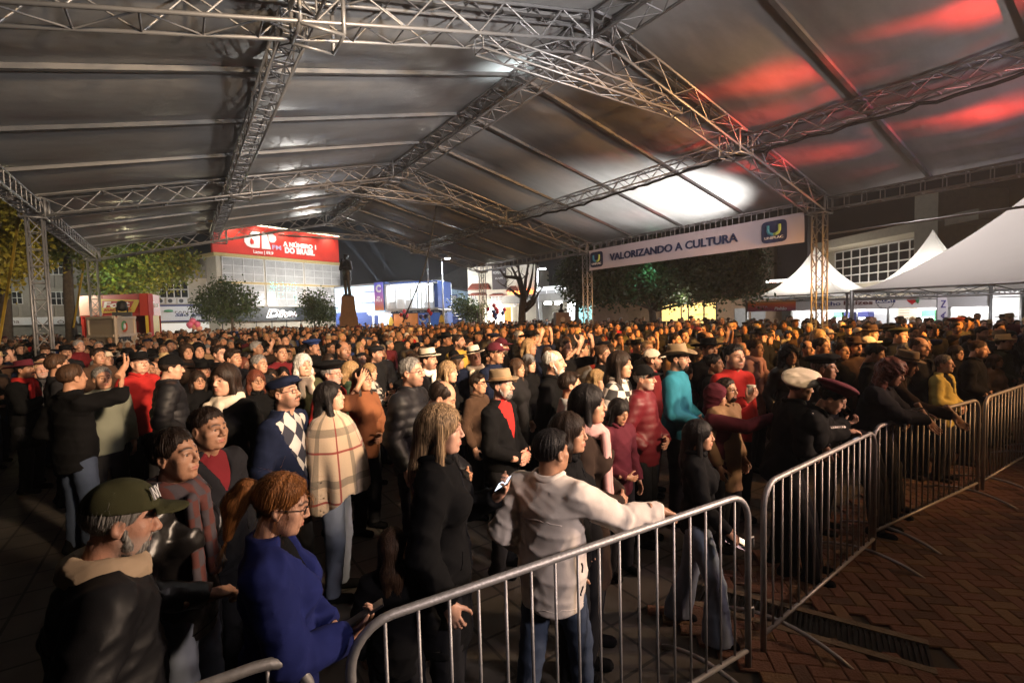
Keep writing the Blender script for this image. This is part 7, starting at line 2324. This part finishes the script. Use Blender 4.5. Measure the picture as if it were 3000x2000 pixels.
bput(MB().box((xf+w5+.02, (yL+yR)/2, 1.35), (.03, (yL-yR)/2, 1.35)), 'back_wall', mat('booth_wall', (.74, .75, .78), .7, 0, .05))
bput(MB().box((xf+.5, (yL+yR)/2, .5), (.3, (yL-yR)/2-.2, .5)), 'counter', white_p)
for u0, u1, m_, gl_ in ((2443, 2468, sgreen, shop_glow), (2514, 2546, inkblue, white_glow), (2700, 2740, sgreen, white_glow), (2474, 2494, inkblue, glass_d)):
    y_a, y_b = xw(u0, 950, xf+3.9)[1], xw(u1, 950, xf+3.9)[1]
    fr_g = empty('drinks_fridge', (xf+4.2, (y_a+y_b)/2, 0)); tag(fr_g, 'drinks fridge with %s frame, %s in the booth' % ('green' if m_ is sgreen else 'blue', {2443: 'leftmost', 2514: 'glass door lit white', 2700: 'rightmost', 2474: 'dark front'}[u0]), 'fridge')
    hw = abs(y_a-y_b)/2
    MB().box((0, 0, .95), (.35, hw, .95)).build('cabinet', m_, fr_g)
    MB().box((-.36, 0, .9), (.01, hw*.85, .7)).build('glass_door', mat('fridge_light_%d' % u0, (.9, .95, 1), .3, emit=(1.6 if gl_ is not glass_d else .05), var=.3, scale=6), fr_g)
    MB().box((-.375, hw*.7, .9), (.015, .015, .3)).build('handle', wframe, fr_g)
y_a, y_b = xw(2630, 930, xf+4.8)[1], xw(2683, 930, xf+4.8)[1]
mb_ = empty('menu_board', (xf+4.9, (y_a+y_b)/2, 1.9)); tag(mb_, 'cream price board on the booth back wall', 'sign')
MB().box((0, 0, 0), (.02, abs(y_a-y_b)/2, .42)).build('board', ppan, mb_)
for k in range(5): MB().box((-.022, .12, .28-.13*k), (.003, abs(y_a-y_b)*.28, .018)).build('text_line', inkbrown, mb_)
# feather flag with letters
Pf = at(2762, 930, 19.5); Pf[2] = 0
fl = empty('feather_flag', tuple(Pf)); tag(fl, 'tall white flag with upright violet letters by the drinks booth', 'flag')
e_ = RGT
fpts = [(-.22, .5), (.16, .5), (.20, 2.2), (.12, 2.55), (-.1, 2.62), (-.22, 2.5)]
MB().add([tuple(e_*a+UPZ*z) for a, z in fpts]+[tuple(e_*a+UPZ*z+FWD*np.array([1, 1, 0])*.02) for a, z in fpts], [tuple(range(6)), tuple(range(11, 5, -1))]).build('cloth', ban_w, fl)
MB().tube([tuple(e_*-.24), tuple(e_*-.24+UPZ*2.6)], .018, 6).build('pole', steel, fl)
lettering('V A N', tuple(e_*0+UPZ*1.75-np.array([FWD[0], FWD[1], 0])*.02), UPZ, -e_, 1.2, .18, mat('ink_violet', (.08, .05, .22), .6), fl, 0.01)
# guy pole from the tent post to the right, winch straps on the left
g_ = MB().tube([at(2428, 686, 14.3), at(2916, 617, 12.2), at(3100, 592, 11.5)], .035, 6).build('guy_pole', alu, None, True)
tag(g_, 'pale sloping pole running right from the right truss post', 'pole')
strap = mat('yellow_strap', (.50, .33, .04), .6)
for (u0, v0, u1, v1, d0, d1, lb) in ((58, 628, -4, 1010, 15.0, 14.0, 'yellow ratchet strap bracing the nearer left truss post'), (249, 757, 215, 960, 23.3, 22.5, 'yellow ratchet strap bracing the farther left truss post')):
    A = at(u0, v0, d0); B = at(u1, v1, d1)
    s_ = MB().box((A+B)/2, (np.linalg.norm(B-A)/2, .045, .008), ((B-A)/np.linalg.norm(B-A), np.cross((B-A)/np.linalg.norm(B-A), FWD), FWD)).build('ratchet_strap', strap, None)
    tag(s_, lb, 'strap')

# ================================================================== trees
def leaf_mat(name, c1, c2, c3=None):
    m, n, l, b = new_mat(name)
    g_ = n.new('ShaderNodeNewGeometry')
    cr = n.new('ShaderNodeValToRGB')
    cr.color_ramp.elements[0].color = (*c1, 1); cr.color_ramp.elements[1].color = (*c2, 1)
    if c3: e_ = cr.color_ramp.elements.new(.5); e_.color = (*c3, 1)
    l.new(g_.outputs['Random Per Island'], cr.inputs[0])
    l.new(cr.outputs[0], b.inputs['Base Color']); b.inputs['Roughness'].default_value = .5
    tr = n.new('ShaderNodeBsdfTranslucent'); l.new(cr.outputs[0], tr.inputs[0])
    mx = n.new('ShaderNodeMixShader'); mx.inputs[0].default_value = .3
    l.new(b.outputs[0], mx.inputs[1]); l.new(tr.outputs[0], mx.inputs[2]); l.new(mx.outputs[0], n['Material Output'].inputs[0])
    return m
bark = mat('bark', (.11, .085, .065), .95, 0, .45, 7, .9, 18)
def leaves(clumps, n_, size, rng_):
    C = []; 
    wts = np.array([c[1][0]*c[1][1]*c[1][2] for c in clumps])**.7; wts /= wts.sum()
    idx = rng_.choice(len(clumps), n_, p=wts)
    d = rng_.normal(size=(n_, 3)); d /= np.linalg.norm(d, axis=1)[:, None]
    rad = rng_.uniform(.35, 1.0, n_)**.5
    cen = np.array([c[0] for c in clumps])[idx]; rr = np.array([c[1] for c in clumps])[idx]
    P_ = cen+d*rr*rad[:, None]+rng_.normal(0, size*1.5, (n_, 3))
    a = rng_.normal(size=(n_, 3)); a[:, 2] -= .4; a /= np.linalg.norm(a, axis=1)[:, None]
    b = np.cross(a, rng_.normal(size=(n_, 3))); b /= np.linalg.norm(b, axis=1)[:, None]
    s_ = size*rng_.uniform(.6, 1.3, (n_, 1))
    V = np.stack([P_, P_+a*s_*.5+b*s_*.32, P_+a*s_, P_+a*s_*.5-b*s_*.32], 1).reshape(-1, 3)
    return V, np.arange(n_*4).reshape(-1, 4)
def tree(P0, trunk, clumps, n_, size, lm, label, seed, limbs=()):
    rng_ = np.random.default_rng(seed)
    P0 = np.array(P0, float); P0[2] = 0
    r = empty('tree', tuple(P0)); tag(r, label, 'tree')
    mb = MB().tube([np.array(p[:3])-P0 for p in trunk], [p[3] for p in trunk], 9)
    tp_ = np.array(trunk[-1][:3])-P0; t1 = np.array(trunk[max(0, len(trunk)-2)][:3])-P0
    for c, rr in clumps:
        q = np.array(c)-P0
        st_ = t1+(tp_-t1)*rng_.uniform(.1, 1)
        mid = (st_+q)/2+rng_.normal(0, .12*np.linalg.norm(q-st_), 3)*.6
        mb.tube([st_, mid, q], [trunk[-1][3]*.6, trunk[-1][3]*.35, .012], 6)
        for k in range(3):
            e_ = q+rng_.normal(0, .6, 3)*np.array(rr); mb.tube([mid, (mid+e_)/2+rng_.normal(0, .1, 3), e_], [trunk[-1][3]*.25, .02, .006], 5, False)
    mb.build('trunk', bark, r, True)
    V, Q = leaves([(np.array(c)-P0, rr) for c, rr in clumps], n_, size, rng_)
    me = qmesh('crown', [(V, Q)], lm); me.polygons.foreach_set('use_smooth', np.zeros(len(Q), bool))
    link(bpy.data.objects.new('crown', me), r)
    return r
def clumps_px(lst, d, seed, thick=1.0):
    rng_ = np.random.default_rng(seed); out = []
    for u, v, rx, rz_ in lst:
        dd_ = d+rng_.uniform(-1, 1)*thick
        out.append((at(u, v, dd_), (rx*d/FPX, rx*d/FPX*.9, rz_*d/FPX)))
    return out
def T3(u, v, d, r_):
    P_ = at(u, v, d); return (P_[0], P_[1], P_[2], r_)
def base(u, d, r_):
    P_ = at(u, 940, d); return (P_[0], P_[1], 0, r_)
maple = leaf_mat('leaf_maple', (.10, .13, .02), (.34, .28, .03), (.16, .18, .025))
yellowl = leaf_mat('leaf_yellow', (.30, .26, .03), (.46, .34, .04))
dgreen = leaf_mat('leaf_dark', (.018, .035, .014), (.05, .075, .025))
mgreen = leaf_mat('leaf_mid', (.035, .07, .018), (.09, .12, .03))
tree(at(203, 940, 23), [base(206, 23, .24), T3(200, 850, 23, .20), T3(196, 700, 23, .17), T3(192, 620, 23, .13)], clumps_px([(150, 640, 60, 50), (230, 660, 60, 60), (190, 580, 70, 50), (110, 590, 60, 50), (280, 600, 55, 50), (250, 730, 45, 40), (160, 730, 45, 35), (140, 700, 50, 45)], 23, 1, 1.5), 9000, .20, maple, 'tall maple with mottled trunk between the two left truss posts', 1)
tree(at(20, 940, 21), [base(10, 21, .22), T3(14, 800, 21, .18), T3(18, 700, 21, .12)], clumps_px([(30, 720, 50, 45), (75, 760, 42, 40), (60, 700, 45, 40), (10, 790, 40, 45), (-30, 700, 60, 60), (20, 640, 70, 55), (85, 715, 35, 30), (-40, 600, 70, 60)], 21, 2, 1.2), 8000, .19, yellowl, 'yellow-leaved maple at the far left edge', 2)
tree(at(372, 940, 36), [base(372, 36, .20), T3(371, 850, 36, .17), T3(373, 790, 36, .12)], clumps_px([(320, 780, 48, 40), (380, 760, 55, 40), (440, 770, 50, 45), (500, 790, 42, 40), (340, 830, 42, 28), (430, 830, 40, 26), (300, 820, 40, 30), (470, 740, 50, 35), (540, 770, 35, 30), (400, 715, 60, 30)], 36, 3, 1.5), 12000, .26, maple, 'broad yellow-green maple above the red booth', 3)
tree(at(678, 940, 44), [base(680, 44, .13), T3(680, 930, 44, .11), T3(676, 905, 44, .08)], clumps_px([(620, 880, 40, 34), (660, 860, 44, 34), (705, 872, 38, 34), (640, 910, 38, 24), (690, 912, 42, 24), (600, 905, 28, 22), (655, 840, 28, 16), (728, 895, 22, 22)], 44, 4, 1.2), 5200, .24, mgreen, 'round green tree left of the black shop fascia', 4)
tree(at(934, 940, 46), [base(936, 46, .09), T3(934, 935, 46, .08), T3(930, 910, 46, .05)], clumps_px([(915, 905, 30, 26), (945, 905, 28, 24), (930, 880, 26, 24), (902, 885, 16, 22), (955, 925, 24, 16), (925, 930, 26, 14), (897, 866, 8, 10)], 46, 5, 1.0), 2600, .24, mgreen, 'small loose-leaved tree right of the shop lettering', 5)
tree(at(1895, 940, 27), [base(1915, 27, .22), T3(1912, 915, 27, .19), T3(1905, 900, 27, .15)], clumps_px([(1790, 800, 55, 50), (1850, 780, 60, 55), (1920, 770, 70, 60), (1990, 765, 70, 60), (2060, 770, 70, 60), (2130, 775, 65, 60), (2190, 790, 45, 55), (1810, 850, 60, 30), (1880, 845, 60, 36), (1960, 845, 60, 34), (2040, 840, 60, 38), (2120, 840, 60, 36), (2190, 835, 40, 34), (2215, 765, 30, 35), (1770, 845, 40, 36), (1960, 800, 70, 50), (2080, 810, 70, 45)], 27, 6, 2.2), 26000, .20, dgreen, 'broad dark green tree under the long banner', 6)
tree(at(1688, 940, 33), [base(1690, 33, .16), T3(1690, 880, 33, .12), T3(1688, 840, 33, .08)], clumps_px([(1690, 780, 40, 50), (1710, 830, 36, 44), (1670, 820, 34, 40), (1730, 780, 40, 50), (1700, 870, 30, 26), (1740, 850, 30, 40)], 33, 7, 1.2), 7000, .22, dgreen, 'dark tree left of the truss post at the banner start', 7)
tree(at(1400, 940, 43), [base(1402, 43, .08), T3(1400, 930, 43, .06), T3(1398, 910, 43, .04)], clumps_px([(1372, 905, 30, 20), (1400, 915, 26, 22), (1350, 890, 26, 16), (1385, 930, 26, 14)], 43, 8, .8), 2200, .22, mgreen, 'feathery low tree right of the container', 8)
# bare tree
rng_b = np.random.default_rng(21)
D_ = 34
Pt = at(1530, 940, D_); Pt[2] = 0
r = empty('tree', tuple(Pt)); tag(r, 'bare pollarded tree with pale crooked branches in front of the cafe', 'tree')
def W3(u, v, dz=0): return at(u, v, D_+dz)-Pt
mb = MB()
mb.tube([W3(1527, 990)*np.array([1, 1, 0]), W3(1530, 900), W3(1534, 865)], [.30, .26, .22], 10)
o = mb.build('trunk', bark, r, True)
def limb(pts_, r0, nm='branch'):
    MB().tube([W3(u, v, dz) for u, v, dz in pts_], list(np.linspace(r0, .018, len(pts_))), 7).build(nm, bark, r, True)
    for k in range(3):
        i = rng_b.integers(1, len(pts_)); u, v, dz = pts_[i]
        q = [(u, v, dz)]
        for s_ in range(4): u += rng_b.normal(0, 9); v -= rng_b.uniform(4, 14); q.append((u, v, dz+rng_b.normal(0, .2)))
        MB().tube([W3(*p_) for p_ in q], list(np.linspace(r0*.3, .006, 5)), 5).build('twig', bark, r, True)
for L_ in ([(1532, 872, 0), (1522, 830, .2), (1508, 800, .3), (1495, 775, .3), (1488, 750, .2)], [(1534, 868, 0), (1526, 820, -.3), (1518, 785, -.4), (1512, 752, -.4)], [(1535, 868, 0), (1540, 820, .3), (1546, 785, .4), (1552, 745, .3)],
           [(1538, 875, 0), (1552, 840, .2), (1560, 800, .1), (1564, 760, 0)], [(1540, 895, 0), (1560, 878, .3), (1568, 850, .4), (1570, 800, .4), (1578, 750, .3)], [(1538, 910, 0), (1562, 890, -.3), (1576, 860, -.3), (1590, 842, -.2)], [(1528, 870, 0), (1512, 862, .3), (1496, 848, .4), (1478, 838, .4)], [(1526, 815, 0), (1500, 812, .2), (1478, 810, .3), (1465, 790, .3), (1458, 775, .3)]):
    limb(L_, .16)

# ---- floodlight mast outside the tent: it shines through the right roof slope; an added spot reaches the market tents
def roof_hit(u, v):
    r_ = ray(u, v); o_ = np.array([0, 0, HC]); k = zs/(XR-XM)
    t_ = (ZR+FZ+k*XM-HC)/(r_[2]+k*r_[0]); return o_+r_*t_
hp = roof_hit(1965, 570)
mast = np.array([XR+.5, GY[2]+.6, 5.4])
r = empty('unseen_floodlight', tuple(mast)); tag(r, 'floodlight bracket standing above the roof over the right truss post', 'floodlight')
MB().tube([(0, 0, 0), (0, 0, 4.2)], [.05, .04], 8).build('pole', polew, r, True)
MB().box((-.3, 0, 4.2), (.3, .05, .05)).build('arm', polew, r)
MB().box((-.7, 0, 4.15), (.22, .3, .08)).build('lamp_head', polew, r)
spot('mast_light', tuple(mast+np.array([-.7, 0, 4.0])), tuple(hp), 24000, (1, .97, .93), 66, 1, .15)
spot('mast_light', tuple(mast+np.array([.4, -.4, 4.0])), (24, 3, 3), 3200, (1, .90, .88), 120, 1, .2)  # added spot that brightens the large market tent
kl = zs/(XM-XL); r_ = ray(1488, 195); t_ = (ZR+FZ-kl*XM-HC)/(r_[2]-kl*r_[0]); hq_ = np.array([0, 0, HC])+r_*t_  # floodlight added above the fabric to make a bright spot by the ridge
r = empty('unseen_floodlight', tuple(hq_+np.array([0, 0, .3]))); tag(r, 'small unseen floodlight added on the roof for the bright ridge spot', 'floodlight')
MB().box((0, 0, .62), (.15, .2, .06)).build('lamp_head', polew, r)
MB().tube([(0, 0, 0), (0, 0, .6)], .02, 6).build('stand', polew, r)
spot('ridge_fill', tuple(hq_+np.array([0, 0, .8])), tuple(hq_), 420, (.85, .97, 1), 100, 1, .1)
# lamps in the left trees
for (u, v, d_, w_, c_) in ((70, 690, 18.5, 80, (1, .85, .45)), (300, 800, 32, 220, (.55, 1, .55)), (430, 850, 33, 260, (1, .88, .5)), (130, 860, 26, 300, (1, .9, .7)), (690, 930, 40, 160, (1, .85, .6)), (2000, 870, 24.5, 50, (1, .9, .75)), (1900, 800, 25, 30, (.3, 1, .6))):
    lamp('tree_light', tuple(at(u, v, d_)), w_, c_, .2)

# ================================================================== smoke and night air
hz0 = bpy.data.materials.new('haze_air'); hz0.use_nodes = True
n = hz0.node_tree.nodes; n.clear()
out = n.new('ShaderNodeOutputMaterial'); pv = n.new('ShaderNodeVolumePrincipled')
pv.inputs['Color'].default_value = (.9, .92, 1, 1); pv.inputs['Density'].default_value = .0011; pv.inputs['Anisotropy'].default_value = .3
hz0.node_tree.links.new(pv.outputs[0], out.inputs['Volume'])
hb = MB().box((0, 0, 14), (215, 215, 15.2)).build('haze', hz0)
tag(hb, 'thin smoky night air over the square', 'haze', kind='stuff')
S.cycles.volume_bounces = 0
S.cycles.volume_step_rate = 10
